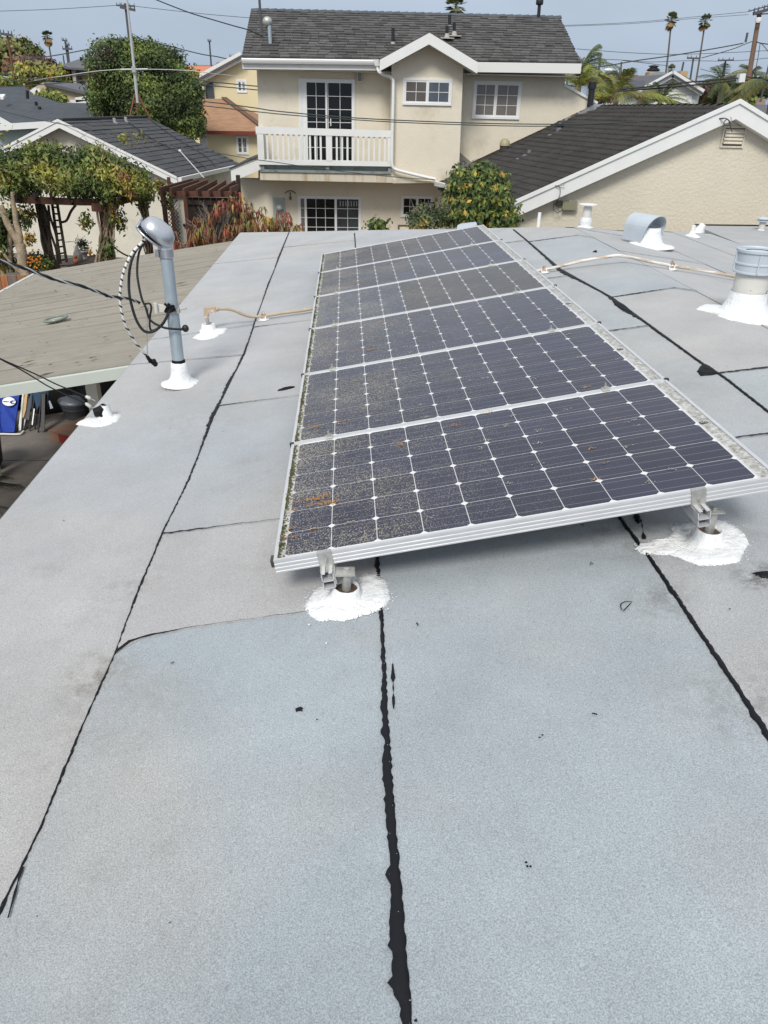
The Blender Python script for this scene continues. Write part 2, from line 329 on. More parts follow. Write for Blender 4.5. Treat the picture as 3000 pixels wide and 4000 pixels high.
for c in range(8):
    cuts = [[(0, YN), (1, YN)]] + LAPS[c] + [None]
    for si, (a, b) in enumerate(zip(cuts[:-1], cuts[1:])):
        n = 26; V = []
        for i in range(n + 1):
            t = i / n
            for j in range(NS + 1):
                s = j / NS; ya = LY(a, s); xm = EX(c, ya) * (1 - s) + (EX(c + 1, ya)) * s
                yb_ = hipy(EX(c, 9.5) * (1 - s) + EX(c + 1, 9.5) * s) if b is None else LY(b, s)
                y = ya + (yb_ - ya) * t; xl = EX(c, y); xr = EX(c + 1, y) + (.05 if c < 7 else 0); x = xl + (xr - xl) * s
                if xl < RXR < xr and abs(x - RXR) < (xr - xl) / NS * .5: x = RXR
                e = .0065 * (1 - s) + .0015 * s + .003 * (1 - t)
                V.append(Vector((x, y, roofz(x) + e)))
        k = NS + 1; nb = len(V); V += [v - Vector((0, 0, .004)) for v in V]
        F = [(i * k + j, i * k + j + 1, (i + 1) * k + j + 1, (i + 1) * k + j) for i in range(n) for j in range(NS)]
        per = [(i * k, (i + 1) * k) for i in range(n)] + [((i + 1) * k + NS, i * k + NS) for i in range(n)] + [(j + 1, j) for j in range(NS)] + [(n * k + j, n * k + j + 1) for j in range(NS)]
        F += [(p, q_, q_ + nb, p + nb) for p, q_ in per]
        mb = MB(); mb.add(V, F); o = mb.build('felt_sheet', ROOFM, house); sheets.append(o)
        tl = TINT.get(c, [(.355, .37, .385), (.37, .375, .38)]); o.color = (*tl[min(si, len(tl) - 1)], 1)
# rear section beyond the right hand hip
mb = MB(); z_ = 2.60
A_ = onZ((2716, 881), z_); B_ = onZ((3060, 884), z_)
mb.poly([(A_.x - .35, 9.3, z_), (9.0, 9.3, z_), (9.0, B_.y, z_), tuple(B_), tuple(A_)], .12); o = mb.build('rear_roof_section', ROOFM, house); o.color = (.34, .345, .35, 1)
mb = MB(); mb.bar((A_.x, A_.y + .01, z_ + .005), (9.0, B_.y + .01, z_ + .005), .03, .035); mb.build('roof_edge_metal', BLACKM, house)
mb = MB(); mb.box(A_.x + .1, 8.8, 9.8, A_.y - .15, 0, 2.47); mb.build('wall', STUCCO2, house)
# ---- tar along the seams and laps
_wr = random.Random(77); _wn = [[_wr.random() for _ in range(600)] for _ in range(3)]
def wob(y, seed):
    o = 0
    for j, (f_, a_) in enumerate(((7, .45), (17, .35), (41, .25))):
        t = (y + seed) * f_; i = int(t); t -= i; t = t * t * (3 - 2 * t); o += a_ * (_wn[j][i % 600] * (1 - t) + _wn[j][(i + 1) % 600] * t)
    return o * 1.15 - .1
def wob0(y, seed):
    return .5 + .5 * math.sin(y * 21 + seed) * .5 + .25 * math.sin(y * 47 + seed * 2) + .2 * math.sin(y * 9.3 + seed * 3) + .12 * math.sin(y * 113 + seed)
TARG = pbr('tar_with_granules', (.007, .008, .010), .55, spec=.25, bump=(70, .5, .004))
n_, l_, b_, mix_, nz_, rng_, vec_, geo_ = m_tools['tar_with_granules']
l_.new(mix_(rng_(nz_(120, 2, .5), .735, .745), (.007, .008, .011), (.38, .40, .42)), b_.inputs['Base Color'])
def tarstrip(ef, y0, y1, wf, seed, zf=roofz, step=.012, right=.004):
    mb = MB(); V = []; n = max(2, int((y1 - y0) / step)); rn = random.Random(seed)
    for i in range(n + 1):
        y = y0 + (y1 - y0) * i / n; x = ef(y); wl = max(.0012, wf(y) * (.62 + .62 * wob(y * 4, seed) + (.22 if rn.random() < .25 else 0)) + rn.uniform(-.0014, .0014))
        r_ = right + rn.uniform(-.002, .003)
        V += [(x - wl, y, zf(x) + .0045), (x - wl * .8, y, zf(x) + .009), (x - wl * .3, y, zf(x) + .0115), (x + r_, y, zf(x) + .0118), (x + r_ + .001, y, zf(x) + .004)]
    F = [(i * 5 + j, i * 5 + j + 1, i * 5 + j + 6, i * 5 + j + 5) for i in range(n) for j in range(4)]
    mb.add(V, F, True); return mb.build('tar_seam', TARG, house)
I = np.interp
def wtab(c, rows):   # rows: picture row, width there in picture px -> world width against y
    T = []
    for yy, w_ in rows:
        xs = np.interp(yy, [q_[1] for q_ in sorted(SEAMS[c], key=lambda q_: q_[1])], [q_[0] for q_ in sorted(SEAMS[c], key=lambda q_: q_[1])]); A_, B_ = onR((xs, yy)), onR((xs - w_, yy)); T.append((A_.y, (A_.x - B_.x) * (.72 if c == 1 else .78 if c == 3 else .92)))
    T.sort(); return lambda y: float(np.interp(y, [q_[0] for q_ in T], [q_[1] for q_ in T]))
tarstrip(lambda y: EX(1, y), .62, 11.6, wtab(1, [(910, 4), (1000, 9), (1060, 4), (1110, 8), (1200, 4), (1245, 8), (1330, 6), (1400, 14), (1440, 8), (1500, 18), (1560, 12), (1620, 22), (1650, 17), (1700, 14), (1780, 7), (1880, 11), (1960, 7), (2080, 9), (2200, 6), (2320, 10), (2400, 7), (2455, 8), (2500, 3), (2620, 2), (2695, 8), (2755, 4), (2810, 6), (2880, 9), (2915, 8), (2960, 5), (3015, 10), (3080, 7), (3130, 7), (3185, 2), (3245, 4), (3290, 4), (3370, 7), (3425, 7), (3473, 13), (3533, 19), (3600, 22)]), 1, right=.0015)
tarstrip(lambda y: EX(2, y), .5, 10.5, wtab(2, [(2150, 9), (2210, 13), (2280, 10), (2400, 13), (2450, 9), (2520, 12), (2600, 9), (2660, 14), (2718, 18), (2760, 24), (2820, 21), (2880, 23), (2908, 14), (2941, 19), (2990, 34), (3037, 34), (3092, 33), (3122, 33), (3212, 24), (3272, 29), (3333, 31), (3393, 39), (3430, 53), (3465, 48), (3490, 38), (3544, 47), (3604, 54), (3695, 57), (3755, 63), (3815, 71), (3845, 72), (3905, 52), (3936, 43), (4010, 41)]), 2.3, right=.004)
tarstrip(lambda y: EX(3, y), .5, 9.9, wtab(3, [(1010, 5), (2000, 9), (2110, 10), (2150, 8), (2187, 6), (2230, 12), (2273, 8), (2317, 14), (2366, 7), (2436, 12), (2500, 8), (2566, 16), (2600, 12), (2653, 14), (2713, 12), (2800, 20), (2860, 22)]), 3.7, right=.004)
tarstrip(lambda y: EX(4, y), 1.0, 9.3, lambda y: I(y, [1, 3, 3.7, 4.2, 5, 5.3, 5.9, 6.3, 6.7, 7.3, 8, 9.3], [.008, .007, .007, .008, .012, .042, .009, .018, .045, .022, .015, .010]), 4.1)
def taper(pts, wd, seed, name='lap_seam', mat=None, jag=.4, zo=.0122, plane=None):
    """flat tar line over roof points given as world xy"""
    mb = MB(); V = []; rn = random.Random(seed); P = []
    for a, b in zip(pts[:-1], pts[1:]):
        a = Vector(a); b = Vector(b); n = max(2, int((b - a).length / .02)); P += [a.lerp(b, i / n) for i in range(n)]
    P.append(Vector(pts[-1])); n = len(P)
    for i, p in enumerate(P):
        d = P[min(i + 1, n - 1)] - P[max(i - 1, 0)]; d.z = 0; d.normalize(); s = Vector((-d.y, d.x, 0)); t = i / (n - 1)
        ww = (I(t, np.linspace(0, 1, len(wd)), wd)) * (1 + rn.uniform(-jag, jag)) / 2
        for q_ in (p + s * ww, p - s * ww): V.append((q_.x, q_.y, roofz(q_.x) + zo))
    mb.add(V, [(2 * i, 2 * i + 1, 2 * i + 3, 2 * i + 2) for i in range(n - 1)]); return mb.build(name, mat or TAR, house)
sd_ = 10
for c in LAPS:
    for k, lap in enumerate(LAPS[c]):
        sd_ += 1; rn = random.Random(sd_); P = []
        for i in range(25):
            t = i / 24; y = LY(lap, t); P.append((EX(c, y) + (EX(c + 1, y) - EX(c, y)) * t, y + rn.uniform(-.003, .003), 0))
        wdt = {0: (.004, .003, .006), 1: (.010, .003, .002, .003), 3: (.018, .012, .010), 4: (.013, .015, .010, .016)}.get(c, (.005, .010, .005))
        taper(P, (.012, .008, .002, .0015, .0015, .002, .002, .003) if (c, k) == (1, 0) else wdt, sd_)
def blob(pts, name, mat, parent, h=.004, base=.0125, jit=.004, sub=6, seed=1, centre=None, rings=((.0, 0), (.08, 1)), plane=None):
    """irregular low patch lying on the roof: outline pts (world), raised inside"""
    rn = random.Random(seed); P = []; k = len(pts); zf = plane or roofz
    for i in range(k):
        a = Vector(pts[i]); b = Vector(pts[(i + 1) % k])
        for j in range(sub):
            p = a.lerp(b, j / sub); P.append(Vector((p.x + rn.uniform(-jit, jit), p.y + rn.uniform(-jit, jit), 0)))
    c = Vector(centre) if centre is not None else sum(P, Vector()) / len(P); c.z = 0; n = len(P); V = []; F = []
    lev = [(0, 0.0), (.04, .55), (.2, .9), (.5, 1.0), (.8, .9)]
    for li, (s, hh) in enumerate(lev):
        if li:
            for _ in range(8 if li == 1 else 40): P = [(P[j - 1] + P[j] * 2 + P[(j + 1) % n]) / 4 for j in range(n)]
        for p in P:
            q_ = p.lerp(c, s); V.append((q_.x, q_.y, zf(q_.x) + base * (0.35 if li == 0 else 1) + h * hh + (rn.uniform(-.0012, .0012) if li else 0)))
    V.append((c.x, c.y, zf(c.x) + base + h))
    for li in range(len(lev) - 1):
        F += [(li * n + j, li * n + (j + 1) % n, (li + 1) * n + (j + 1) % n, (li + 1) * n + j) for j in range(n)]
    F += [((len(lev) - 1) * n + j, (len(lev) - 1) * n + (j + 1) % n, len(V) - 1) for j in range(n)]
    mb = MB(); mb.add(V, F, True); return mb.build(name, mat, parent)
def pxs(z, L_, f=onR): return [f(px(z, *p)) for p in L_]
blob(pxs('a4', [(1198, 1005), (1215, 975), (1245, 957), (1275, 975), (1335, 1018), (1290, 1028), (1220, 1032)]), 'tar_patch', TAR, house, jit=.003)
blob(pxs('a4', [(650, 545), (700, 560), (745, 590), (790, 632), (745, 622), (700, 597), (665, 570)]), 'tar_patch', TAR, house, jit=.006)
blob(pxs('a2', [(1255, 1352), (1290, 1335), (1340, 1322), (1393, 1320), (1360, 1332), (1300, 1347)]), 'tar_patch', TAR, house, jit=.001)
blob(pxs('a4', [(520, 228), (548, 217), (551, 230)]), 'tar_patch', TAR, house, jit=.001)
blob(pxs('s', [(1370, 1110), (1380, 1118), (1384, 1132), (1376, 1136), (1368, 1124)]), 'tar_patch', TAR, house, jit=.004)
blob(pxs('s', [(639, 1534), (648, 1532), (655, 1532), (653, 1538), (645, 1538), (641, 1540)]), 'tar_patch', TAR, house, jit=.0025, h=.0005, sub=3, base=.010)
blob(pxs('s', [(1625, 1243), (1662, 1238), (1662, 1252), (1640, 1250)]), 'tar_patch', TAR, house, jit=.008, h=.001)
for (a, b, wd) in (((848, 1440), (850, 1538), (.002, .008, .003, .008)), ((20, 1990), (50, 1880), (.002, .006)), ((1384, 1128), (1390, 1170), (.003, .004, .012))):
    taper([onR(px('s', *a)), onR(px('s', *b))], wd, a[0], 'tar_smear', jag=.9)
K = [onR(px('k8', *p)) for p in [(290, 1375), (292, 1350), (330, 1332), (395, 1332), (360, 1370), (315, 1418), (295, 1400), (290, 1375)]]
taper(K, (.003, .003), 5, 'tar_smear')
mb = MB(); rn = random.Random(4)          # crumbs of tar and flecks on the felt
for _ in range(120):
    x = rn.uniform(-1.5, 4.5); y = rn.uniform(.7, 9.0); r_ = rn.choice([.0012, .0015, .002, .003])
    mb.add([(x + r_ * rn.uniform(.5, 1.6) * math.cos(a), y + r_ * rn.uniform(.5, 1.6) * math.sin(a), roofz(x) + .0125) for a in (0, 1.2, 2.5, 3.8, 5.1)], [(0, 1, 2, 3, 4)])
for p in ((900, 1355), (1276, 1223), (1283, 1552), (1168, 1598), (1140, 1875), (1255, 1140), (375, 1438)):
    q_ = onR(px('s', *p))
    for _ in range(3): mb.disc((q_.x + rn.uniform(-.006, .006), q_.y + rn.uniform(-.006, .006), roofz(q_.x) + .013), .003, 6, (-.12, 0, 1))
o = mb.build('tar_crumbs', TAR, house); o['kind'] = 'stuff'
mb = MB()
for p in ((668, 1356), (705, 1396), (838, 1322)):
    q_ = onR(px('s', *p)); mb.disc((q_.x, q_.y, roofz(q_.x) + .0135), .005, 7, (-.12, 0, 1), .003)
mb.build('coating_drips', MASTIC, house)

# ================================================================ SOLAR ARRAY
TILT = math.atan2(.18342, .98304); PO = Vector((-.2075, 2.1713, CZ - 1.3319)); PITCH = .158; PD = .9962
def cellmat(name, base, busbars):
    m = pbr(name, base, .3, spec=.4); n, l, b, mix, nz, rng, vec, geo = m_tools[name]
    b.inputs['Coat Weight'].default_value = .08; b.inputs['Coat Roughness'].default_value = .12
    cur = n.new('ShaderNodeRGB'); cur.outputs[0].default_value = (*base, 1); cur = cur.outputs[0]
    oi = n.new('ShaderNodeObjectInfo')
    if busbars:
        tcn = n.new('ShaderNodeTexCoord'); s = n.new('ShaderNodeSeparateXYZ'); l.new(tcn.outputs['Object'], s.inputs[0])
        pp = n.new('ShaderNodeMath'); pp.operation = 'PINGPONG'; pp.inputs[1].default_value = .0263   # lines at 0 and +-.0526
        l.new(s.outputs['Y'], pp.inputs[0])
        ab = n.new('ShaderNodeMath'); ab.operation = 'ABSOLUTE'; l.new(s.outputs['Y'], ab.inputs[0])
        lt = n.new('ShaderNodeMath'); lt.operation = 'LESS_THAN'; lt.inputs[1].default_value = .07; l.new(ab.outputs[0], lt.inputs[0])
        ln = n.new('ShaderNodeMath'); ln.operation = 'LESS_THAN'; ln.inputs[1].default_value = .0008; l.new(pp.outputs[0], ln.inputs[0])
        an = n.new('ShaderNodeMath'); an.operation = 'MULTIPLY'; l.new(ln.outputs[0], an.inputs[0]); l.new(lt.outputs[0], an.inputs[1])
        tone = rng(oi.outputs['Random'], 0, 1, .8, 1.25)
        h = n.new('ShaderNodeVectorMath'); h.operation = 'SCALE'; l.new(cur, h.inputs[0]); l.new(tone, h.inputs['Scale'])
        cur = mix(an.outputs[0], h.outputs[0], (.22, .23, .26))
    # lichen specks, denser towards the low left edge
    sx = n.new('ShaderNodeSeparateXYZ'); l.new(geo.outputs['Position'], sx.inputs[0])
    dens = rng(sx.outputs['X'], -.25, 1.1, .40, .07); dy = rng(sx.outputs['Y'], 2.0, 6.0, 0, .10)
    dn_ = n.new('ShaderNodeMath'); dn_.operation = 'ADD'; l.new(dens, dn_.inputs[0]); l.new(dy, dn_.inputs[1])
    dn2 = n.new('ShaderNodeMath'); dn2.operation = 'MULTIPLY'; l.new(dn_.outputs[0], dn2.inputs[0]); l.new(rng(nz(2.6, 4, .6), .3, .7, .55, 1.45), dn2.inputs[1])
    vo = n.new('ShaderNodeTexVoronoi'); vo.inputs['Scale'].default_value = 175; vo.inputs['Randomness'].default_value = 1; l.new(geo.outputs['Position'], vo.inputs['Vector'])
    su = n.new('ShaderNodeMath'); su.operation = 'SUBTRACT'; l.new(dn2.outputs[0], su.inputs[0]); l.new(vo.outputs['Distance'], su.inputs[1])
    sm = rng(su.outputs[0], -.04, .05)
    cc = n.new('ShaderNodeSeparateColor'); l.new(vo.outputs['Color'], cc.inputs[0])
    sm2 = n.new('ShaderNodeMath'); sm2.operation = 'MULTIPLY'; l.new(sm, sm2.inputs[0]); l.new(rng(cc.outputs[0], .25, .7, .15, 1), sm2.inputs[1])
    dirtc = mix(cc.outputs[1], (.29, .26, .18), (.42, .40, .33))
    cur = mix(sm2.outputs[0], cur, dirtc)
    film = rng(nz(1.3, 4), .35, .75, .01, .10)
    fl = n.new('ShaderNodeMath'); fl.operation = 'ADD'; l.new(film, fl.inputs[0]); l.new(rng(sx.outputs['Y'], 3, 8, 0, .20), fl.inputs[1])
    cur = mix(fl.outputs[0], cur, (.24, .225, .20))
    l.new(cur, b.inputs['Base Color'])
    r0 = n.new('ShaderNodeMath'); r0.operation = 'MULTIPLY_ADD'; l.new(sm2.outputs[0], r0.inputs[0]); r0.inputs[1].default_value = .5; r0.inputs[2].default_value = .26
    l.new(r0.outputs[0], b.inputs['Roughness'])
    return m
CELLM = [cellmat('solar_cell_blue_violet', (.017, .017, .042), True), cellmat('solar_cell_brownish', (.030, .024, .026), True), cellmat('solar_cell_blue', (.024, .032, .070), True)]
BACK = pbr('white_backsheet', (.74, .75, .76), .3, spec=.6)
n_, l_, b_, mix_, nz_, rng_, vec_, geo_ = m_tools['white_backsheet']
sx_ = n_.new('ShaderNodeSeparateXYZ'); l_.new(geo_.outputs['Position'], sx_.inputs[0])
e1 = rng_(sx_.outputs['X'], -.215, -.175, 1, 0); e2 = rng_(sx_.outputs['X'], 1.345, 1.36, 0, 1)
mxn = n_.new('ShaderNodeMath'); mxn.operation = 'MAXIMUM'; l_.new(e1, mxn.inputs[0]); l_.new(e2, mxn.inputs[1])
mu = n_.new('ShaderNodeMath'); mu.operation = 'MULTIPLY'; l_.new(mxn.outputs[0], mu.inputs[0]); l_.new(rng_(nz_(55, 6, .75), .30, .62), mu.inputs[1])
l_.new(mix_(mu.outputs[0], (.70, .71, .71), (.20, .19, .15)), b_.inputs['Base Color'])
MOSS = pbr('moss', (.055, .065, .022), .95, noise=(60, .5), rnd=.4, island=True, col2=(.10, .09, .05))
LICH = pbr('orange_lichen', (.45, .22, .045), .9, noise=(90, .4), rnd=.3, island=True)
LICHY = pbr('pale_lichen', (.38, .36, .28), .9, noise=(90, .4), rnd=.3, island=True)
# cell mesh (octagon slab), shared
def cellmesh(mat, nm):
    s = .0777; g = .0773; c = .0125; o8 = [(-s + c, -g), (s - c, -g), (s, -g + c), (s, g - c), (s - c, g), (-s + c, g), (-s, g - c), (-s, -g + c)]
    mb = MB(); mb.poly([(x, y, .0004) for x, y in o8], .0006); return mb.mesh(nm, mat)
CME = [cellmesh(m, 'cell') for m in CELLM]
# frame profile along x (front/back rails) with grooves on the outer face
def frame_mesh():
    x0, x1, y0, y1 = -.037, 1.645, -.0231, .9711; mb = MB(); zt = .004; zb = -.046
    prof = [(0, zt), (0, -.004), (.0010, -.0055), (.0010, -.0105), (0, -.012), (0, -.019), (.0010, -.0205), (.0010, -.0255), (0, -.027), (0, -.034), (.0010, -.0355), (.0010, -.0395), (0, -.041), (0, zb), (.012, zb), (.012, -.004), (.0115, zt)]
    for (ya, sg) in ((y0, 1), (y1, -1)):
        V = [(x, ya + sg * d, z) for x in (x0, x1) for d, z in prof]; k = len(prof)
        F = [(i, (i + 1) % k, k + (i + 1) % k, k + i) for i in range(k)] + [tuple(range(k)), tuple(range(2 * k - 1, k - 1, -1))]
        mb.add(V, F)
    for (xa, sg) in ((x0, 1), (x1, -1)):
        mb.box(min(xa, xa + sg * .013), max(xa, xa + sg * .013), y0 + .0116, y1 - .0116, zb, zt)
    return mb.mesh('panel_frame', ALU)
FRM = frame_mesh()
mb = MB(); mb.box(-.024, 1.632, -.0112, .9592, -.006, -.0003); BSM = mb.mesh('backsheet', BACK)
ranks = ['nearest the camera', 'second from the camera', 'third from the camera', 'fourth from the camera', 'fifth from the camera', 'farthest from the camera']
extra = ['ribbed silver edge in full view', 'between the nearest and the third panel', 'orange lichen near its middle columns', 'sky reflection painted blue into its left cells', 'rusty lichen streak near its left end', 'greyest and beside the far roof edge']
lich_px = {0: [('k3', x, y, s) for x, y, s in ((430, 855, 9), (450, 852, 7), (300, 885, 10), (320, 880, 7), (215, 905, 8), (470, 905, 10), (440, 905, 8), (500, 903, 6), (375, 880, 7), (380, 920, 6), (308, 932, 5), (1020, 463, 7), (1000, 468, 5), (1425, 315, 8), (340, 1105, 4), (165, 1105, 5), (190, 965, 4), (158, 1175, 5), (475, 523, 4), (255, 540, 3))] + [('a6', 780, 205, 4), ('a6', 625, 380, 4), ('a6', 683, 468, 4), ('a6', 632, 565, 5)],
           1: [('k3', x, y, s) for x, y, s in ((575, 280, 7), (365, 330, 8), (350, 335, 5), (520, 295, 5), (315, 292, 4), (290, 182, 5), (485, 200, 3), (1650, 232, 4))] + [('a6', 8, 170, 7), ('a6', 580, 20, 4)],
           2: [(3, 0, 0, 0)], 3: [(3, 0, 0, 0)], 4: [(3, 0, 0, 0)], 5: []}
ZM['z3'] = (1150, 850, .63291)
lich_px[2] = [('z3', x, y, s) for x, y, s in ((555, 645, 7), (540, 645, 5), (853, 595, 6), (995, 575, 4), (1215, 657, 5), (1500, 572, 5), (460, 820, 8), (480, 815, 7), (480, 795, 4), (365, 828, 5))]
lich_px[3] = [('z3', x, y, s) for x, y, s in ((1350, 390, 6), (1330, 395, 4), (150, 635, 6), (250, 590, 4))]
lich_px[4] = [('z3', x, y, s) for x, y, s in ((400, 400, 9), (375, 407, 9), (385, 405, 7), (290, 424, 6), (200, 400, 5))]
npn = np.array([-.18342, 0, .98304])
panels = []
for k in range(6):
    o = thing('solar_panel', 'solar panel %s, %s' % (ranks[k], extra[k]), 'solar panel', PO + Vector((0, k * PD, 0)), rot=(0, -TILT, 0), group='row of tilted solar panels')
    panels.append(o)
    link('panel_frame', FRM, o); link('backsheet', BSM, o)
    for i in range(10):
        for j in range(6):
            kind = 0
            if k == 3: kind = 2 if i < 4 else 1  # bluer left cells paint in a sky reflection
            if k == 4 and random.random() < .3: kind = 2
            link('cell', CME[kind], o, (PITCH * (i + .5), PITCH * (j + .5), 0))
    inv = world_of(o).inverted(); rn = random.Random(k + 3); mb = MB(); mbp = MB()
    for (z, x, y, s) in lich_px[k]:
        q_ = inv @ onP(px(z, x, y), PO, npn)
        for _ in range(int(s * 2.8)):
            cx = q_.x + rn.gauss(0, .0045 * s / 2); cy = q_.y + rn.gauss(0, .0022 * s / 2); r_ = rn.uniform(.0010, .0036)
            mb.add([(cx + r_ * rn.uniform(.6, 1.3) * math.cos(t), cy + r_ * rn.uniform(.6, 1.3) * math.sin(t), .003 + rn.random() * .0015) for t in (0, 1, 2, 3, 4, 5)], [(0, 1, 2, 3, 4, 5)])
    if mb.v:
        q2 = mb.build('orange_lichen', LICH, o, local=True); q2['kind'] = 'stuff'
    for _ in range(26 if k < 3 else 8):      # pale crusts
        cx = rn.uniform(0, 1.55) ** 1.1; cy = rn.uniform(.02, .92)
        for _ in range(14):
            ax = cx + rn.gauss(0, .013); ay = cy + rn.gauss(0, .007); r_ = rn.uniform(.001, .0032)
            mbp.add([(ax + r_ * math.cos(t), ay + r_ * math.sin(t), .0031) for t in (0, 1.25, 2.5, 3.8, 5)], [(0, 1, 2, 3, 4)])
    q2 = mbp.build('pale_lichen', LICHY, o, local=True); q2['kind'] = 'stuff'
    mb = MB()
    for _ in range(700 if k < 3 else 380):   # moss along the low left edge
        y = rn.uniform(-.01, .955); dens = .5 + .5 * math.sin(y * 17 + k * 2) * math.sin(y * 7 + k)
        if rn.random() > .35 + .65 * dens: continue
        x = -.024 + abs(rn.gauss(0, .009)); h_ = rn.uniform(.002, .010) * (.4 + dens) * max(0, 1 - (x + .024) / .035); r_ = rn.uniform(.002, .006)
        mb.add([(x - r_, y - r_, -.0002), (x + r_, y - r_ * .6, -.0002), (x + rn.uniform(-r_, r_), y + r_, -.0002), (x, y, h_ + .001)], [(0, 1, 3), (1, 2, 3), (2, 0, 3)])
    q2 = mb.build('moss', MOSS, o, local=True); q2['kind'] = 'stuff'
    if k == 0 or k == 1 or k == 2:           # black maker's tag at the high right end
        mb = MB(); cx, cy = 1.603, PITCH * 3 + .002; mb.box(cx - .014, cx + .014, cy - .009, cy + .009, -.0001, .0022)
        tg = mb.build('maker_tag', BLACK, o, local=True); mb = MB()
        for (a, b, c, d) in ((-.011, -.010, -.006, .006), (-.006, -.005, -.006, .006), (-.010, -.006, -.001, .001), (-.001, 0, -.006, .006), (0, .003, .004, .006), (0, .003, -.001, .001), (.002, .003, 0, .006), (.006, .007, -.006, .006), (.007, .011, .004, .006), (.007, .011, -.006, -.004), (.007, .010, -.001, .001)):
            mb.box(cx + a, cx + b, cy + c, cy + d, .0022, .0026)
        link('maker_mark', mb.mesh('maker_mark', ALU), tg)
# rails, feet and clamps
rack = thing('mounting_rack', 'silver aluminium rails, clamps and feet holding the row of solar panels', 'solar rack', PO + Vector((.6, 2.9, -.3)))
def PL(x, y, z): return PO + Vector((.98304 * x - .18342 * z, y, .18342 * x + .98304 * z))
RAILX = (.135, 1.378)
for rx in RAILX:   # C shaped strut
    mb = MB(); y0, y1 = -.075, 6.05; a, b, t = .021, .060, .003
    for (p, q_, r_, s_) in ((-a, -a + t, -.047 - b, -.047), (a - t, a, -.047 - b, -.047), (-a, a, -.047 - b, -.047 - b + t), (-a, -.006, -.050, -.047), (.006, a, -.050, -.047), (-a, a, -.047 - b * .55, -.047 - b * .55 + t)):
        mb.hexa([PL(rx + p, y0, r_), PL(rx + q_, y0, r_), PL(rx + q_, y1, r_), PL(rx + p, y1, r_), PL(rx + p, y0, s_), PL(rx + q_, y0, s_), PL(rx + q_, y1, s_), PL(rx + p, y1, s_)])
    mb.build('rail', ALU, rack)
def clamp(rx, y, front=False):
    mb = MB()
    if front:
        w_ = .024; yo = -.0232
        for (ya, yb, za, zb) in ((yo - .005, yo - .0003, -.058, .0075), (yo - .028, yo - .0051, -.058, -.053), (yo - .0003, yo + .010, .0045, .0075)):
            mb.hexa([PL(rx - w_, ya, za), PL(rx + w_, ya, za), PL(rx + w_, yb, za), PL(rx - w_, yb, za), PL(rx - w_, ya, zb), PL(rx + w_, ya, zb), PL(rx + w_, yb, zb), PL(rx - w_, yb, zb)])
        mb.lathe(PL(rx, yo - .005, -.024), [(0, .012), (.004, .012), (.004, .006), (.0075, .005), (.0075, 0)], 6, (0, -1, 0), False)
        mb.build('end_clamp', ALUD, rack)
    else:
        w_ = .017
        mb.hexa([PL(rx - w_, y - .017, .0042), PL(rx + w_, y - .017, .0042), PL(rx + w_, y + .017, .0042), PL(rx - w_, y + .017, .0042), PL(rx - w_, y - .015, .010), PL(rx + w_, y - .015, .010), PL(rx + w_, y + .015, .010), PL(rx - w_, y + .015, .010)])
        mb.lathe(PL(rx, y, .010), [(.011, 0), (.011, .002), (.008, .0025), (.008, .008), (.004, .009), (.004, .024), (0, .024)], 7, (-.183, 0, .983), False)
        mb.build('mid_clamp', ALUD, rack)
for rx in RAILX:
    clamp(rx, 0, True)
    for k in range(1, 6): clamp(rx, k * PD - .0249)
for k in range(1, 6):                         # black rubber bits in the joints at both ends
    for xx in (-.037, 1.645):
        mb = MB(); y = k * PD - .0249
        mb.hexa([PL(xx + a, y + b, c) for c in (-.03, .0065) for a, b in ((-.008, -.009), (.010, -.009), (.010, .009), (-.008, .009))]); mb.build('joint_plug', BLACK, rack)
mb = MB(); mb.hexa([PL(a, b, c) for c in (-.020, .0055) for a, b in ((-.047, -.026), (-.0372, -.026), (-.0372, .012), (-.047, .012))]); mb.build('corner_cap', pbr('grimy_corner', (.06, .055, .045), .9, noise=(60, .5)), rack)
ROOFRED = pbr('rusty_pocket_fill', (.085, .055, .04), .55, noise=(60, .5))
feet = []
def foot(rx, y, basepx=None, ph=.115):
    top = PL(rx + .021, y, -.107); base = onR(basepx) if basepx else Vector((top.x + .05, y + PO.y * 0, 0))
    if not basepx: base.y = PO.y + y
    bz = roofz(base.x) + .012
    plate = PL(rx + .023, base.y - PO.y, -.10)
    hz = plate.z - .012; mb = MB()
    mb.hexa([PL(rx + .0212, base.y - PO.y - .025, -.095), PL(rx + .0262, base.y - PO.y - .025, -.095), PL(rx + .0262, base.y - PO.y + .025, -.095), PL(rx + .0212, base.y - PO.y + .025, -.095),
             PL(rx + .0212, base.y - PO.y - .025, -.052), PL(rx + .0262, base.y - PO.y - .025, -.052), PL(rx + .0262, base.y - PO.y + .025, -.052), PL(rx + .0212, base.y - PO.y + .025, -.052)])
    xa = PL(rx + .0262, 0, -.08).x; zp = bz - .012 + ph if basepx else PL(rx + .0262, 0, -.115).z
    mb.box(xa - .004, max(base.x + .028, xa + .05), base.y - .027, base.y + .027, zp - .005, zp)
    mb.lathe((base.x, base.y, zp), [(.014, 0), (.014, .003), (.009, .004), (.009, .010), (0, .010)], 8, smooth=False)
    mb.lathe(PL(rx + .0262, base.y - PO.y, -.085), [(.008, 0), (.008, .005), (.004, .006), (.004, .014), (0, .014)], 6, (.983, 0, .183), False)
    mb.build('foot_bracket', ALUD, rack)
    mb = MB(); mb.tube([(base.x, base.y, bz), (base.x, base.y, zp - .005)], .0155, 12); mb.build('post', ALUD, rack)
    return base, bz
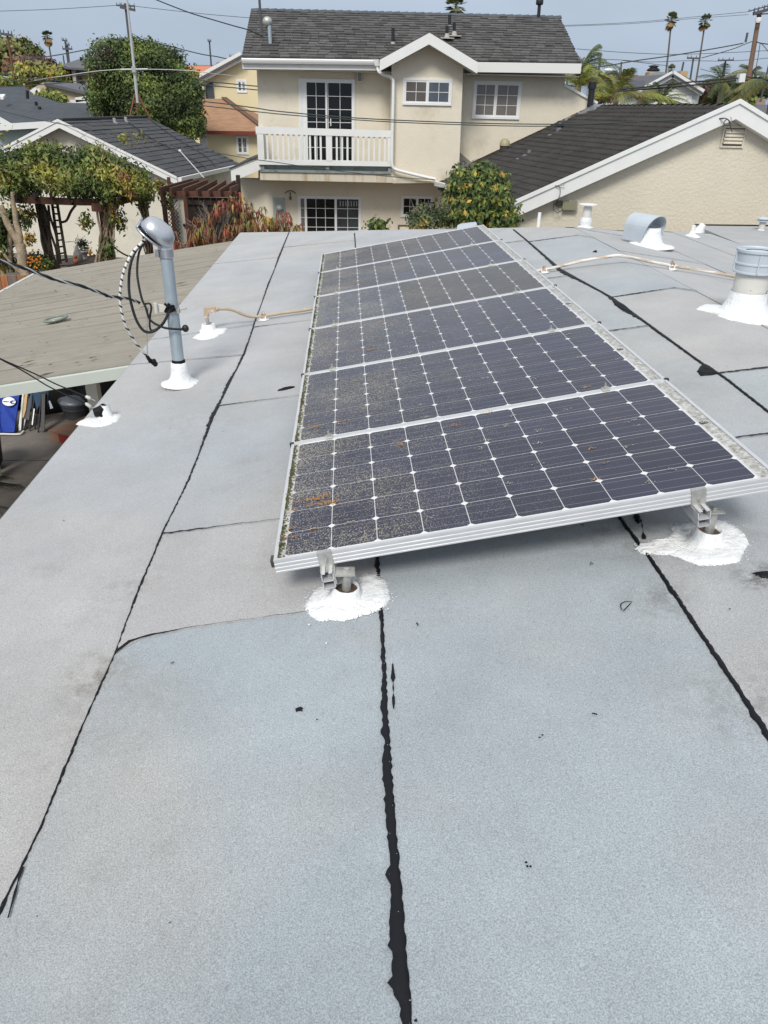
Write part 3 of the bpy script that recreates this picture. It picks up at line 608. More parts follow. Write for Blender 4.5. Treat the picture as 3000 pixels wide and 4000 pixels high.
def specks(pts, parent, seed, n=260, sp=.016):
    rn = random.Random(seed); mb = MB(); k = len(pts)
    for _ in range(n):
        i = rn.randrange(k); p = Vector(pts[i]).lerp(Vector(pts[(i + 1) % k]), rn.random()); x, y = p.x + rn.gauss(0, sp * .6), p.y + rn.gauss(0, sp * .6); r_ = rn.uniform(.0008, .003)
        mb.add([(x + r_ * rn.uniform(.6, 1.4) * math.cos(a), y + r_ * rn.uniform(.6, 1.4) * math.sin(a), roofz(x) + .0128) for a in (0, 1.2, 2.4, 3.7, 5)], [(0, 1, 2, 3, 4)])
    o = mb.build('coating_specks', MASTIC, parent); o['kind'] = 'stuff'
def cone(base, bz, label, r=.043, h=.052, patch=None, seed=1):
    t = thing('roof_flashing', label, 'flashing', (base.x, base.y, bz - .012), group='white coated flashings at the feet of the solar rack')
    mb = MB(); mb.lathe((base.x, base.y, bz - .006), [(r * 1.8, 0), (r * 1.5, .006), (r * 1.33, .014), (r * 1.25, h * .3), (r * 1.08, h * .85), (r, h), (r * .93, h), (r * .9, h - .014)], 36, wob=.035, seed=seed); mb.build('cone', MASTIC, t)
    mb = MB(); mb.disc((base.x, base.y, bz + h - .018), r * .95, 20); mb.build('pocket_fill', ROOFRED, t)
    if patch: blob(patch, 'coating_patch', MASTIC, t, h=.004, jit=.0035, sub=16, seed=seed, centre=(base.x, base.y, 0)); specks(patch, t, seed)
    return t
b1, z1_ = foot(RAILX[0], -.07, (1353.6, 2345), .118)
cone(b1, z1_, 'white coated cone around the left front foot of the solar rack', patch=pxs('k7', [(362, 965), (400, 1040), (490, 1102), (620, 1092), (740, 1100), (850, 1072), (960, 1038), (1080, 1005), (1150, 975), (1213, 890), (1195, 800), (1165, 705), (1060, 642), (960, 662), (870, 668), (760, 668), (560, 742), (450, 812), (400, 885)]), seed=3)
b2, z2_ = foot(RAILX[1], -.07, (2757, 2122), .135)
cone(b2, z2_, 'white coated cone around the right front foot, with a tongue of coating to its left', patch=pxs('k8', [(425, 820), (480, 870), (560, 886), (640, 885), (760, 890), (900, 945), (1010, 985), (1160, 985), (1380, 960), (1420, 880), (1480, 780), (1440, 700), (1330, 622), (1200, 572), (1050, 577), (900, 602), (760, 632), (775, 680), (720, 740), (620, 748), (480, 795)]), seed=4)
for rx in RAILX:
    for y in (2.95, 5.85): foot(rx, y)
# ================================================================ THINGS ON OUR ROOF
def helix(path, r, off, turns, ph, k=6):
    P = bez(path, 14) if len(path) < 40 else path; o = []; n = len(P)
    for i, p in enumerate(P):
        d = (P[min(i + 1, n - 1)] - P[max(i - 1, 0)]).normalized(); u, v = frame_of(d); a = ph + 6.2832 * turns * i / n
        o.append(p + (u * math.cos(a) + v * math.sin(a)) * off)
    return o
mastb = onR(px('a2', 566, 1298)); MY = mastb.y
mtop = onY(px('a2', 454, 318), MY); bzm = roofz(mastb.x)
mast = thing('service_mast', 'tall galvanised service mast with a domed weatherhead near the left roof edge', 'mast', (mastb.x, MY, bzm))
mb = MB(); mb.tube([(mastb.x, MY, bzm), tuple(mtop)], .038, 20); mb.build('pipe', GALV, mast)
mb = MB(); mb.lathe((mastb.x, MY, bzm + .004), [(.125, .008), (.085, .020), (.064, .05), (.054, .09), (.049, .145), (.042, .15)], 28, wob=.05, seed=5); mb.build('coated_boot', MASTIC, mast)
blob([onR(px('a2', *p)) for p in [(440, 1328), (490, 1300), (520, 1262), (560, 1250), (620, 1262), (650, 1272), (697, 1284), (655, 1310), (560, 1336), (490, 1339)]], 'coating_patch', MASTIC, mast, jit=.006, sub=8, seed=9)
mb = MB(); z0 = bzm + .15; mb.lathe((mastb.x, MY, z0), [(.0415, -.004), (.0425, .004), (.041, .018), (.039, .022)], 20, wob=.05, seed=2); mb.build('tar_ring', TAR, mast)
ax = (mtop - Vector((mastb.x, MY, bzm))).normalized()
mb = MB(); mb.lathe(mtop, [(.043, -.05), (.046, -.045), (.046, .0), (.044, .01), (.049, .02), (.049, .028), (.03, .03)], 20, ax, False)
mb.bar(mtop + Vector((-.045, -.03, -.04)), mtop + Vector((-.045, -.03, .0)), .022, .03); mb.build('collar', CAST, mast)
wc = onY(px('a2', 388, 212), MY - .01)
mb = MB(); V = []; nn_, mm_ = 22, 14
A = (onY(px('a2', 455, 275), MY) - onY(px('a2', 322, 165), MY)).normalized()     # long axis of the dome
Bv = Vector((0, -1, 0)); Cv = A.cross(Bv).normalized()
if Cv.z < 0: Cv = -Cv
for i in range(mm_ + 1):
    t = i / mm_; s = -.105 + .215 * t; rr_ = .088 * math.sqrt(max(0, 1 - abs((t - .5) * 2) ** 2.6)); 
    for j in range(nn_):
        a = 6.2832 * j / nn_; y_ = math.cos(a) * rr_; z_ = math.sin(a) * rr_
        if z_ < 0: z_ *= .35
        V.append(wc + A * s + Bv * y_ + Cv * z_)
mb.add(V, [(i * nn_ + j, i * nn_ + (j + 1) % nn_, (i + 1) * nn_ + (j + 1) % nn_, (i + 1) * nn_ + j) for i in range(mm_) for j in range(nn_)], True)
mb.build('weatherhead_dome', CAST, mast)
mb = MB(); f1 = wc + A * -.10 - Cv * .02; mb.tube([wc + A * -.10 + Bv * .05 - Cv * .03, wc + A * -.112 + Cv * .02, wc + A * -.10 - Bv * .05 - Cv * .03], .006, 6)
ring = [wc + A * (-.02 + .092 * math.cos(t)) + Bv * .078 * math.sin(t) - Cv * .034 for t in np.linspace(0, 6.2832, 25)]
mb.tube(ring, .0075, 6, False); mb.build('weatherhead_rim', CAST, mast)
mb = MB(); mb.add([wc + A * (-.02 + .09 * math.cos(t)) + Bv * .076 * math.sin(t) - Cv * .036 for t in np.linspace(0, 6.1, 22)], [tuple(range(22))]); mb.build('cable_entry', BLACK, mast)
# clamp and insulator
cz = onY(px('a2', 520, 752), MY).z; mx_ = mastb.x + (mtop.x - mastb.x) * (cz - bzm) / (mtop.z - bzm)
mb = MB(); mb.lathe((mx_, MY, cz - .02), [(.039, 0), (.043, 0), (.043, .034), (.039, .034)], 20, smooth=False)
mb.tube([(mx_ + .03, MY - .035, cz), tuple(onY(px('a2', 606, 745), MY - .04))], .005, 6); mb.box(mx_ + .036, mx_ + .052, MY - .05, MY - .02, cz - .014, cz + .014)
mb.build('strap_clamp', ALUD, mast)
mb = MB(); ia, ib = onY(px('a2', 378, 738), MY - .05), onY(px('a2', 470, 750), MY - .04)
mb.bar(ia, ib, .028, .040); mb.tube([ia + Vector((.01, -.02, .03)), ia + Vector((.01, -.02, -.03))], .013, 8); mb.build('insulator', pbr('porcelain', (.62, .60, .56), .35), mast)
mb = MB(); tb = onY(px('a2', 482, 745), MY - .05)
rn = random.Random(8)
for _ in range(9): mb.tube([tb + Vector((rn.uniform(-.03, .03), rn.uniform(-.01, .01), rn.uniform(-.03, .03))) for _ in range(4)], .008, 5)
mb.build('black_tape', TAR, mast)
def cab(z, pts, r, mat, name, parent, Y, k=8, n=7):
    P = bez([onY(px(z, *p), Y(i / (len(pts) - 1)) if callable(Y) else Y) for i, p in enumerate(pts)], k)
    mb = MB(); mb.tube(P, r, n); return mb.build(name, mat, parent)
m_ = pbr('striped_sheath', (.72, .71, .68), .5); n_, l_, b_, mix_, nz_, rng_, vec_, geo_ = m_tools['striped_sheath']
sx_ = n_.new('ShaderNodeSeparateXYZ'); l_.new(geo_.outputs['Position'], sx_.inputs[0])
a1_ = n_.new('ShaderNodeMath'); a1_.operation = 'MULTIPLY_ADD'; l_.new(sx_.outputs['X'], a1_.inputs[0]); a1_.inputs[1].default_value = .8; l_.new(sx_.outputs['Z'], a1_.inputs[2])
w1 = n_.new('ShaderNodeMath'); w1.operation = 'PINGPONG'; w1.inputs[1].default_value = .022; l_.new(a1_.outputs[0], w1.inputs[0])
w2 = n_.new('ShaderNodeMath'); w2.operation = 'LESS_THAN'; w2.inputs[1].default_value = .0065; l_.new(w1.outputs[0], w2.inputs[0])
l_.new(mix_(w2.outputs[0], (.70, .69, .66), (.015, .015, .015)), b_.inputs['Base Color'])
ST = m_
cab('a2', [(318, 240), (272, 285), (215, 350), (160, 460), (132, 590), (130, 720), (160, 850), (200, 930), (255, 1015), (318, 1085)], .0085, ST, 'striped_cable', mast, lambda t: MY - .04 - .12 * math.sin(3.14 * t))
cab('a2', [(322, 235), (240, 330), (200, 440), (190, 570), (200, 680), (240, 820), (290, 900), (340, 918), (390, 898), (440, 850), (478, 770)], .0085, WIRE, 'black_cable', mast, lambda t: MY - .03 - .10 * math.sin(3.14 * t))
cab('a2', [(318, 240), (265, 340), (250, 470), (260, 570), (285, 680), (310, 735), (345, 830), (430, 880), (500, 893), (575, 897)], .007, WIRE, 'black_cable', mast, lambda t: MY - .04 - .08 * math.sin(3.14 * t))
cab('a2', [(300, 715), (340, 712), (352, 745), (343, 800), (341, 880), (360, 905), (410, 880), (455, 820), (480, 765)], .0065, WIRE, 'black_cable', mast, MY - .09)
cab('a2', [(330, 735), (322, 820), (320, 920), (324, 1085)], .003, ALUD, 'bare_wire', mast, MY - .10)
mb = MB(); P = [onY(px('a2', *p), MY - .05) for p in ((318, 1085), (335, 1110), (345, 1125))]; mb.tube(P, [.010, .013, .011], 8)
q_ = onY(px('a2', 362, 1135), MY - .05)
for _ in range(5): mb.ball(q_ + Vector((rn.uniform(-.016, .016), rn.uniform(-.01, .01), rn.uniform(-.014, .014))), .016, 7, 5)
mb.build('taped_end', TAR, mast)
mb = MB(); q_ = onY(px('a2', 598, 890), MY + .02); mb.tube([q_ + Vector((-.05, 0, -.01)), q_], .009, 8); mb.ball(q_, (.022, .02, .024), 10, 6); mb.build('taped_end', BLACK, mast)
# twisted service drop to the left
P0 = [(-260, -90), (-120, -10), (0, 40), (200, 100), (430, 185), (700, 255), (870, 322), (960, 335), (1060, 352), (1130, 380)]
path = bez([onY(px('a1', *p), I(i, [0, 9], [MY - 1.0, MY - .06])) for i, p in enumerate(P0)], 16)
drop = thing('service_drop', 'twisted black and silver service cable sagging in from the left to the galvanised mast', 'cable', tuple(path[0]))
for ph, m_, nm in ((0, WIRE, 'black_strand'), (2.1, WIRE, 'black_strand'), (4.2, pbr('bare_strand', (.52, .53, .54), .4, .6), 'bare_strand')):
    mb = MB(); mb.tube(helix(path, 0, .0052, 9, ph), .0044, 6); mb.build(nm, m_, drop)
# two aerial wires ending on the stub at the roof edge
stub = onR(px('a1', 868, 1320)); SY = stub.y
st = thing('roof_stub', 'short white coated stub with a black taped cap beside the left roof edge', 'roof stub', (stub.x, SY, roofz(stub.x)))
mb = MB(); mb.lathe((stub.x, SY, roofz(stub.x) + .006), [(.06, .006), (.034, .02), (.027, .06), (.025, .085)], 18, wob=.08, seed=3); mb.build('coated_pipe', MASTIC, st)
mb = MB(); q_ = onY(px('a1', 835, 1262), SY); mb.tube([Vector((stub.x, SY, roofz(stub.x) + .075)), q_ + Vector((-.01, 0, .005)), q_ + Vector((-.05, -.01, -.003))], [.027, .032, .026], 10)
rn = random.Random(3)
for _ in range(5): mb.ball(q_ + Vector((rn.uniform(-.04, .025), rn.uniform(-.02, .02), rn.uniform(-.018, .016))), rn.uniform(.010, .019), 7, 5)
mb.build('tar_cap', TAR, st)
blob(pxs('a1', [(612, 1370), (720, 1322), (780, 1332), (900, 1287), (988, 1300), (960, 1340), (880, 1380), (780, 1397), (685, 1386)]), 'coating_patch', MASTIC, st, jit=.006, sub=8, seed=19)
for pts, lab, endY, tail in (([(-260, 690), (0, 830), (170, 905), (320, 972), (460, 1040), (600, 1097), (690, 1137)], 'upper of two thin black wires ending beside the roof stub', SY - .02, [(690, 1137), (735, 1155), (770, 1173)]),
                             ([(-260, 675), (0, 833), (150, 910), (300, 1000), (400, 1060), (560, 1136), (690, 1192)], 'lower of two thin black wires, ending in a white ceramic bulb', SY + .02, [(740, 1225), (790, 1250), (820, 1258)])):
    P = bez([onY(px('a1', *p), I(i, [0, len(pts) - 1], [endY - .55, endY])) for i, p in enumerate(pts)], 8)
    t = thing('aerial_wire', lab, 'wire', tuple(P[0]), group='thin wires reaching the left roof edge')
    mb = MB(); mb.tube(P, .0042, 6); mb.build('wire', WIRE, t)
    mb = MB(); e0, e1 = onY(px('a1', *pts[-1]), endY), onY(px('a1', *tail[0 if tail[0][0] > 700 else 1]), endY)
    d = (e1 - e0); mb.tube([e0, e0 + d * .2, e0 + d * .8, e1], [.005, .010, .011, .005], 9); mb.build('insulator', pbr('insul' + lab[:3], (.60, .58, .55), .4), t)
    mb = MB(); mb.tube([onY(px('a1', *p), endY) for p in tail], .0025, 5); mb.build('tie_wire', ALUD, t)
# conduit on the left
cb = onR(px('a2', 766, 915)); cl = onR(px('a2', 1160, 838)); gy = lambda xx: I(xx, [766, 1160, 1600], [cb.y, cl.y, cl.y + (cl.y - cb.y) * .5])
con = thing('electrical_conduit', 'tan and white flaking conduit running from a white coated cup to the solar panels', 'conduit', (cb.x, cb.y, roofz(cb.x)))
pp_ = [(820, 752), (850, 749), (900, 750), (950, 761), (1000, 784), (1050, 800), (1110, 806), (1160, 802), (1250, 786), (1330, 774), (1430, 762), (1525, 745), (1600, 733)]
mb = MB(); mb.tube(bez([onY(px('a2', *p), gy(p[0])) for p in pp_], 5), .0125, 10); mb.build('pipe', TAN, con)
mb = MB(); e_ = onY(px('a2', 748, 762), cb.y); e2_ = onY(px('a2', 815, 752), gy(815)); mb.bar(e_ - Vector((.02, 0, 0)), e2_, .042, .046); mb.tube([e_ + Vector((0, 0, -.02)), e_ + Vector((0, 0, -.055))], .021, 10)
mb.tube([e2_, e2_ + (e2_ - e_).normalized() * .022], .019, 10); mb.build('elbow_fitting', TAN, con)
mb = MB(); mb.tube([(cb.x, cb.y, roofz(cb.x) + .01), tuple(e_ + Vector((0, 0, -.05)))], .0135, 10); mb.build('riser', ALUD, con)
mb = MB(); mb.lathe((cb.x, cb.y, roofz(cb.x) + .008), [(.075, .0), (.058, .015), (.05, .055), (.044, .06), (.042, .03)], 24, wob=.07, seed=12); mb.build('coated_cup', MASTIC, con)
blob(pxs('a2', [(650, 965), (700, 932), (745, 915), (820, 900), (905, 897), (882, 925), (800, 965), (715, 980)]), 'coating_patch', MASTIC, con, jit=.007, sub=8, seed=21)
def pclamp(p, zc, par):
    mb = MB(); x, y = p; z = roofz(x); mb.disc((x, y, z + .0125), .05, 14, (-.12, 0, 1)); mb.disc((x, y, z + .009), .05, 14, (-.12, 0, 1))
    mb.box(x - .028, x + .028, y - .02, y + .02, z + .012, z + .024); mb.box(x - .030, x - .022, y - .018, y + .018, z + .02, z + .045); mb.box(x + .014, x + .024, y - .018, y + .018, z + .02, z + .045)
    mb.build('clamp_base', WHITE, par)
    mb = MB(); mb.lathe((x, y - .012, zc + .004), [(.011, 0), (.021, 0), (.021, .024), (.011, .024)], 12, (0, 1, 0), False); mb.bar((x, y, zc + .02), (x, y, zc + .04), .02, .014); mb.build('pipe_strap', RUST, par)
zc_ = onY(px('a2', 1160, 802), cl.y).z; pclamp((cl.x, cl.y), zc_, con)
# conduit on the right
CY = 6.8
con2 = thing('electrical_conduit', 'tan conduit with peeling white paint bent over the ridge toward the large white vent pipe', 'conduit', (2.45, CY, ZR))
pp_ = [(60, 352), (150, 345), (230, 335), (330, 310), (450, 282), (560, 262), (640, 250), (690, 246), (760, 256), (870, 280), (1000, 305), (1150, 330), (1300, 355), (1445, 382), (1600, 407), (1760, 435)]
TAN2 = pbr('tan_conduit_peeling', (.46, .37, .28), .6, noise=(20, .12), stain=((.72, .70, .66), 11, .47, .53), stretch=(.22, 3, 3))
mb = MB(); mb.tube(bez([onY(px('a4', *p), CY) for p in pp_], 4), .0135, 10); mb.build('pipe', TAN2, con2)
for p in ((207, 343), (1038, 308)): q_ = onY(px('a4', *p), CY); pclamp((q_.x, CY), q_.z, con2)
# ---- vents
def flare(base, prof, name, mat, parent, wob=.05, seed=1, n=28): mb = MB(); mb.lathe(base, prof, n, wob=wob, seed=seed); return mb.build(name, mat, parent)
PEEL = pbr('peeling_white_paint', (.64, .63, .59), .7, noise=(9, .08), stain=((.20, .19, .18), 30, .66, .70), bump=(40, .5, .006))
CAPM = pbr('grey_painted_sheet_metal', (.50, .56, .62), .45, .1, noise=(6, .06))
vb = onR(px('a4', 1508, 590)); vz = roofz(vb.x); hz = onY(px('a4', 1600, 205), vb.y).z - vz
v1 = thing('roof_vent', 'large white coated vent pipe with a grey metal collar at the right edge', 'roof vent', (vb.x, vb.y, vz))
flare((vb.x, vb.y, vz), [(.27, .004), (.20, .015), (.15, .045), (.125, .10), (.115, .15), (.110, .165)], 'coated_boot', MASTIC, v1, .03, 31, 40)
blob([vb + Vector((math.cos(t) * .30 * (1 + .25 * math.sin(3 * t + 1)), math.sin(t) * .27 * (1 + .2 * math.sin(2 * t)), 0)) for t in np.linspace(0, 5.9, 14)], 'coating_patch', MASTIC, v1, jit=.01, sub=4, seed=44)
mb = MB(); mb.lathe((vb.x, vb.y, vz), [(.105, .1), (.106, hz - .12), (.106, hz - .05)], 36, wob=.006, seed=2); mb.build('pipe', PEEL, v1)
mb = MB(); c = (vb.x, vb.y, vz); cr_ = .125
mb.lathe(c, [(cr_, hz - .145), (cr_ + .006, hz - .145), (cr_ + .006, hz - .135), (cr_ + .001, hz - .132), (cr_ + .001, hz - .095), (cr_ + .007, hz - .09), (cr_ + .007, hz - .082), (cr_ + .001, hz - .078), (cr_ + .001, hz - .02), (cr_ + .01, hz - .015), (cr_ + .010, hz), (cr_ - .006, hz + .004), (cr_ - .012, hz - .004), (cr_ - .012, hz - .12)], 40, smooth=False)
for a in (-1.9, -.9, .4, 1.7, 3.0):
    d = Vector((math.cos(a), math.sin(a), 0)); s_ = Vector((-d.y, d.x, 0)); q_ = Vector(c) + d * (cr_ + .004)
    mb.bar(q_ + Vector((0, 0, hz - .135)), q_ + Vector((0, 0, hz - .02)), .02, .008, up=s_)
mb.build('collar', CAPM, v1)
mb = MB(); mb.disc((vb.x, vb.y, vz + hz - .012), cr_ - .012, 24); mb.build('inner_cap', CAPM, v1)
mb = MB(); mb.lathe((vb.x, vb.y, vz + hz - .011), [(.065, 0), (.085, .001)], 24, smooth=False); mb.build('draught_slot', BLACK, v1)
hb = onRR(px('a4', 870, 185)); hzb = roofz(hb.x); hY = hb.y
v2 = thing('hooded_roof_vent', 'low roof vent with a bent grey sheet metal hood over a white coated cone', 'roof vent', (hb.x, hY, hzb))
flare((hb.x, hY, hzb), [(.30, .003), (.21, .02), (.165, .05), (.13, .15), (.125, .20), (.12, .20), (.118, .12)], 'coated_cone', MASTIC, v2, .02, 33, 36)
mb = MB(); mb.disc((hb.x, hY, hzb + .17), .119, 24); mb.build('vent_mouth', ALUD, v2)
ad = Vector((.45, -.89, 0)).normalized(); sd2 = Vector((-ad.y, ad.x, 0)); Vs = []; hr = .14
a0 = Vector((hb.x - .02, hY, hzb + .185)); n = 16; L0, L1 = -.20, .11
prof = [(-hr, -.13)] + [(-hr * math.cos(math.pi * i / n), hr * .98 * math.sin(math.pi * i / n)) for i in range(n + 1)] + [(hr, -.13)]
for (s_, sc2) in ((L0, 1), (L1, 1)):
    for o_ in (0, .006):
        for u_, h_ in prof:
            k_ = 1 + (o_ / hr if h_ >= 0 else o_ / hr); Vs.append(a0 + ad * (s_ + (.05 * (h_ / hr) if s_ > 0 else 0)) + sd2 * u_ * k_ + Vector((0, 0, h_ + (o_ if h_ > 0 else 0))))
k = len(prof); F = []
for j in range(k - 1):
    F += [(j, j + 1, 2 * k + j + 1, 2 * k + j), (k + j + 1, k + j, 3 * k + j, 3 * k + j + 1), (j, j + 1, k + j + 1, k + j), (2 * k + j, 2 * k + j + 1, 3 * k + j + 1, 3 * k + j)]
F += [(0, k, 3 * k, 2 * k), (k - 1, 2 * k - 1, 4 * k - 1, 3 * k - 1)]
mb = MB(); mb.add(Vs, F); mb.build('metal_hood', CAPM, v2)
def capvent(basepx, toppx, r, label, cap, f=onR, Y=None, boot=None, seed=1, mat=None):
    b = f(basepx) if Y is None else onY(basepx, Y); z = roofz(b.x) if Y is None else b.z
    top = onY(toppx, b.y); h = top.z - z
    t = thing('vent_pipe', label, 'vent pipe', (b.x, b.y, z), group='white vent pipes along the far side of the roof')
    mb = MB(); mb.tube([(b.x, b.y, z), (b.x, b.y, z + h)], r, 16); mb.build('pipe', mat or PEEL, t)
    if boot: flare((b.x, b.y, z), [(boot, .003), (boot * .6, .03), (r * 1.45, h * .25), (r * 1.1, h * .5), (r * 1.02, h * .52)], 'coated_boot', MASTIC, t, .04, seed)
    if cap == 'disc':
        mb = MB(); mb.lathe((b.x, b.y, z + h), [(r * .8, 0), (r * .8, .025), (r * 2.1, .03), (r * 2.1, .038), (0, .045)], 24, smooth=False); mb.build('rain_cap', WHITE, t)
    if cap == 'cap':
        mb = MB(); mb.lathe((b.x, b.y, z + h), [(r * 1.05, -.01), (r * 1.05, .012), (r * 1.9, .016), (r * 1.9, .03), (r * 1.2, .035), (r * 1.9, .045), (r * 1.95, .06), (r * 1.2, .085), (0, .09)], 24, smooth=False); mb.build('rain_cap', CAPM, t)
    return t
capvent(px(8, 178, 1118), px(8, 192, 955), .052, 'tall white vent pipe with a flat disc cap near the junction box', 'disc', Y=9.55, boot=.10, seed=61)
capvent(px(7, 1041, 1016), px(7, 1048, 892), .022, 'thin white pipe left of the disc capped vent', None, Y=10.2, mat=WHITE)
capvent(px(8, 800, 1150), px(8, 806, 1066), .026, 'white pipe stub rising behind the bent metal hood', None, Y=10.3, mat=WHITE)
capvent(px(8, 1040, 1193), px(8, 1052, 1100), .030, 'short white pipe with a flared coated boot, right of the hood', None, f=onRR, boot=.12, seed=63, mat=WHITE)
capvent(px(8, 1590, 1192), px(8, 1608, 1075), .052, 'white vent with a stacked grey cap at the right edge', 'cap', f=onRR, boot=.14, seed=64)
q_ = onZ(px(8, 1098, 1150), 2.68); mb = MB(); rn = random.Random(2)
mb.lathe(q_, [(.10, -.1), (.09, .02), (.06, .06), (.05, .12), (.0, .13)], 12, wob=.2, seed=7, axis=(.4, 0, 1)); mb.solo('coated_stub', MASTIC, q_, 'lumpy white coated stub at the step in the roof', 'roof stub')
# white cover behind the far panel
q_ = onY(((1784 + 1863) / 2, 893), 9.2); mb = MB(); V = []
mb.hexa([(q_.x - .13, 9.1, 3.0), (q_.x + .13, 9.05, 3.0), (q_.x + .13, 9.25, 3.0), (q_.x - .13, 9.3, 3.0)] + [tuple(onY(p, y)) for p, y in (((1787, 880), 9.12), ((1862, 872), 9.07), ((1858, 866), 9.25), ((1800, 873), 9.3))])
mb.solo('vent_cover', CAPM, (q_.x, 9.2, 3.0), 'small whitish metal cover behind the far corner of the panels', 'vent cover')

# ================================================================ PATIO COVER AND WHAT STANDS UNDER IT
COVER = pbr('dusty_beige_metal', (.275, .255, .215), .75, noise=(3, .07), stain=((.17, .15, .115), 4, .52, .85), stretch=(.8, 1.4, 1), rnd=.05, bump=(30, .2))
PALEG = pbr('pale_green_trim', (.52, .57, .53), .6, noise=(3, .08))
PS = .165
def pcz(x): return 2.5 + PS * (x + 1.6)
PCX0, PCX1, PCY0, PCY1 = -4.66, -1.56, 5.80, 11.98
pc = thing('patio_cover', 'sloping beige metal pan patio cover below the left roof edge', 'patio cover', (-3.1, 8.9, 0))
npan = 15; pw = (PCY1 - PCY0) / npan
for i in range(npan):
    y0 = PCY0 + i * pw; prof = [(0, 0), (0, .022), (.012, .022), (.020, .004), (pw * .44, .004), (pw * .47, .009), (pw * .53, .009), (pw * .56, .004), (pw - .040, .004), (pw - .030, .021), (pw - .012, .021), (pw - .011, 0)]
    V = []; xs = np.linspace(PCX0, PCX1, 5)
    for x in xs: V += [(x, y0 + a, pcz(x) + b + .004 * math.sin(x * 2 + i)) for a, b in prof]
    k = len(prof); F = [(a * k + j, a * k + (j + 1) % k, (a + 1) * k + (j + 1) % k, (a + 1) * k + j) for a in range(4) for j in range(k)]
    F += [tuple(range(k)), tuple(4 * k + j for j in range(k - 1, -1, -1))]
    mb = MB(); mb.add(V, F); mb.build('roof_pan', COVER, pc)
mb = MB(); a, b = PCX0, PCX1
mb.hexa([(a, PCY0 - .05, pcz(a) - .075), (b, PCY0 - .05, pcz(b) - .075), (b, PCY0 - .002, pcz(b) - .075), (a, PCY0 - .002, pcz(a) - .075), (a, PCY0 - .05, pcz(a) + .012), (b, PCY0 - .05, pcz(b) + .012), (b, PCY0 - .002, pcz(b) + .012), (a, PCY0 - .002, pcz(a) + .012)])
mb.build('front_fascia', PALEG, pc)
mb = MB(); mb.box(a - .05, a - .003, PCY0, PCY1, pcz(a) - .14, pcz(a) + .01); mb.build('gutter', PALEG, pc)
for (x, y) in ((-4.5, 6.1), (-4.5, 9.0), (-4.5, 11.7)): mb = MB(); mb.box(x - .045, x + .045, y - .045, y + .045, 0, pcz(x) - .03); mb.build('post', WHITE, pc)
q_ = onZ(px('a1', 822, 1110), 1.9); mb = MB(); mb.box(q_.x - .05, q_.x + .05, 6.6, 6.7, 0, pcz(q_.x) - .03); mb.build('post', WHITE, pc)
q_ = onP(px('a1', 455, 522), (-1.6, 0, 2.53), (-PS, 0, 1)); mb = MB()
nrm = Vector((-PS, 0, 1)).normalized(); u_ = Vector((.93, .35, .93 * PS)).normalized(); v_ = nrm.cross(u_)
mb.tube([q_ + u_ * .115 * math.cos(t) + v_ * .115 * math.sin(t) + nrm * .02 for t in np.linspace(0, 6.2832, 30)], .013, 6, False)
ov = thing('oval_dish', 'shallow oval glass dish lying on the beige patio cover', 'dish', tuple(q_)); mb.build('rim', pbr('green_glass_rim', (.21, .24, .20), .25), ov)
mb = MB(); mb.add([q_ + u_ * .108 * math.cos(t) + v_ * .108 * math.sin(t) + nrm * .006 for t in np.linspace(0, 6.1, 24)], [tuple(range(24))]); mb.build('bottom', pbr('dusty_glass', (.55, .56, .53), .2), ov)
mb = MB(); rn = random.Random(6)          # dead leaves and crumbs on the cover
def dleaf(mb, p, L_, wd, ang, zf):
    d = Vector((math.cos(ang), math.sin(ang), 0)); s_ = Vector((-d.y, d.x, 0)); P = [p - d * L_, p + s_ * wd, p + d * L_, p - s_ * wd]
    mb.add([(a.x, a.y, zf(a.x) + h) for a, h in zip(P, (.034, .040, .036, .034))], [(0, 1, 2, 3)])
for x, y, L_ in ((230, 862, .06), (370, 965, .075), (175, 893, .03), (745, 828, .04), (625, 868, .03), (1460, 225, .08), (850, 663, .03), (1160, 418, .05), (665, 122, .03), (540, 318, .02), (555, 574, .02), (410, 884, .02), (380, 708, .02)):
    dleaf(mb, onP(px('a1', x, y), (-1.6, 0, 2.53), (-PS, 0, 1)), L_, L_ * .3, rn.uniform(-.3, .3) + .2, pcz)
for _ in range(90): dleaf(mb, Vector((rn.uniform(PCX0, PCX1), rn.uniform(PCY0, PCY1), 0)), rn.uniform(.005, .02), rn.uniform(.003, .008), rn.uniform(0, 3), pcz)
tag(mb.build('dead_leaves', pbr('dead_leaf', (.10, .08, .055), .9, rnd=.5, island=True)), 'dead brown leaves scattered on the beige patio cover', 'leaves', kind='stuff')
# yard ground
def ground_poly(name, pts, z, mat): mb = MB(); mb.poly([(x, y, z) for x, y in pts]); return tag(mb.build(name, mat), kind='structure')
CONC = pbr('patio_concrete', (.19, .17, .15), .85, noise=(1.6, .18), stain=((.10, .085, .07), 1.0, .42, .72), bump=(25, .3))
DIRT = pbr('yard_dirt', (.16, .115, .08), .95, noise=(4, .35), col2=(.09, .07, .05), bump=(10, .8, .03))
GRASS = pbr('far_lawn', (.08, .13, .035), .95, noise=(3, .4))
ground_poly('ground', [(-3500, -60), (3500, -60), (3500, 4200), (-3500, 4200)], -.02, pbr('suburb_ground', (.15, .145, .13), .95, noise=(.05, .3)))
ground_poly('yard', [(-14, -4), (6.6, -4), (6.6, 23.4), (-14, 23.4)], -.012, DIRT)
ground_poly('patio', [(-6.3, 3), (-1.3, 3), (-1.3, 11.9), (-6.3, 11.9)], -.006, CONC)
mb = MB()
for x in (-5.2, -3.4): mb.box(x, x + .012, 3, 11.9, -.006, -.004)
for y in (5.2, 7.4, 9.55): mb.box(-6.3, -1.3, y, y + .012, -.0062, -.0035)
tag(mb.build('patio_joints', BLACK), kind='structure')
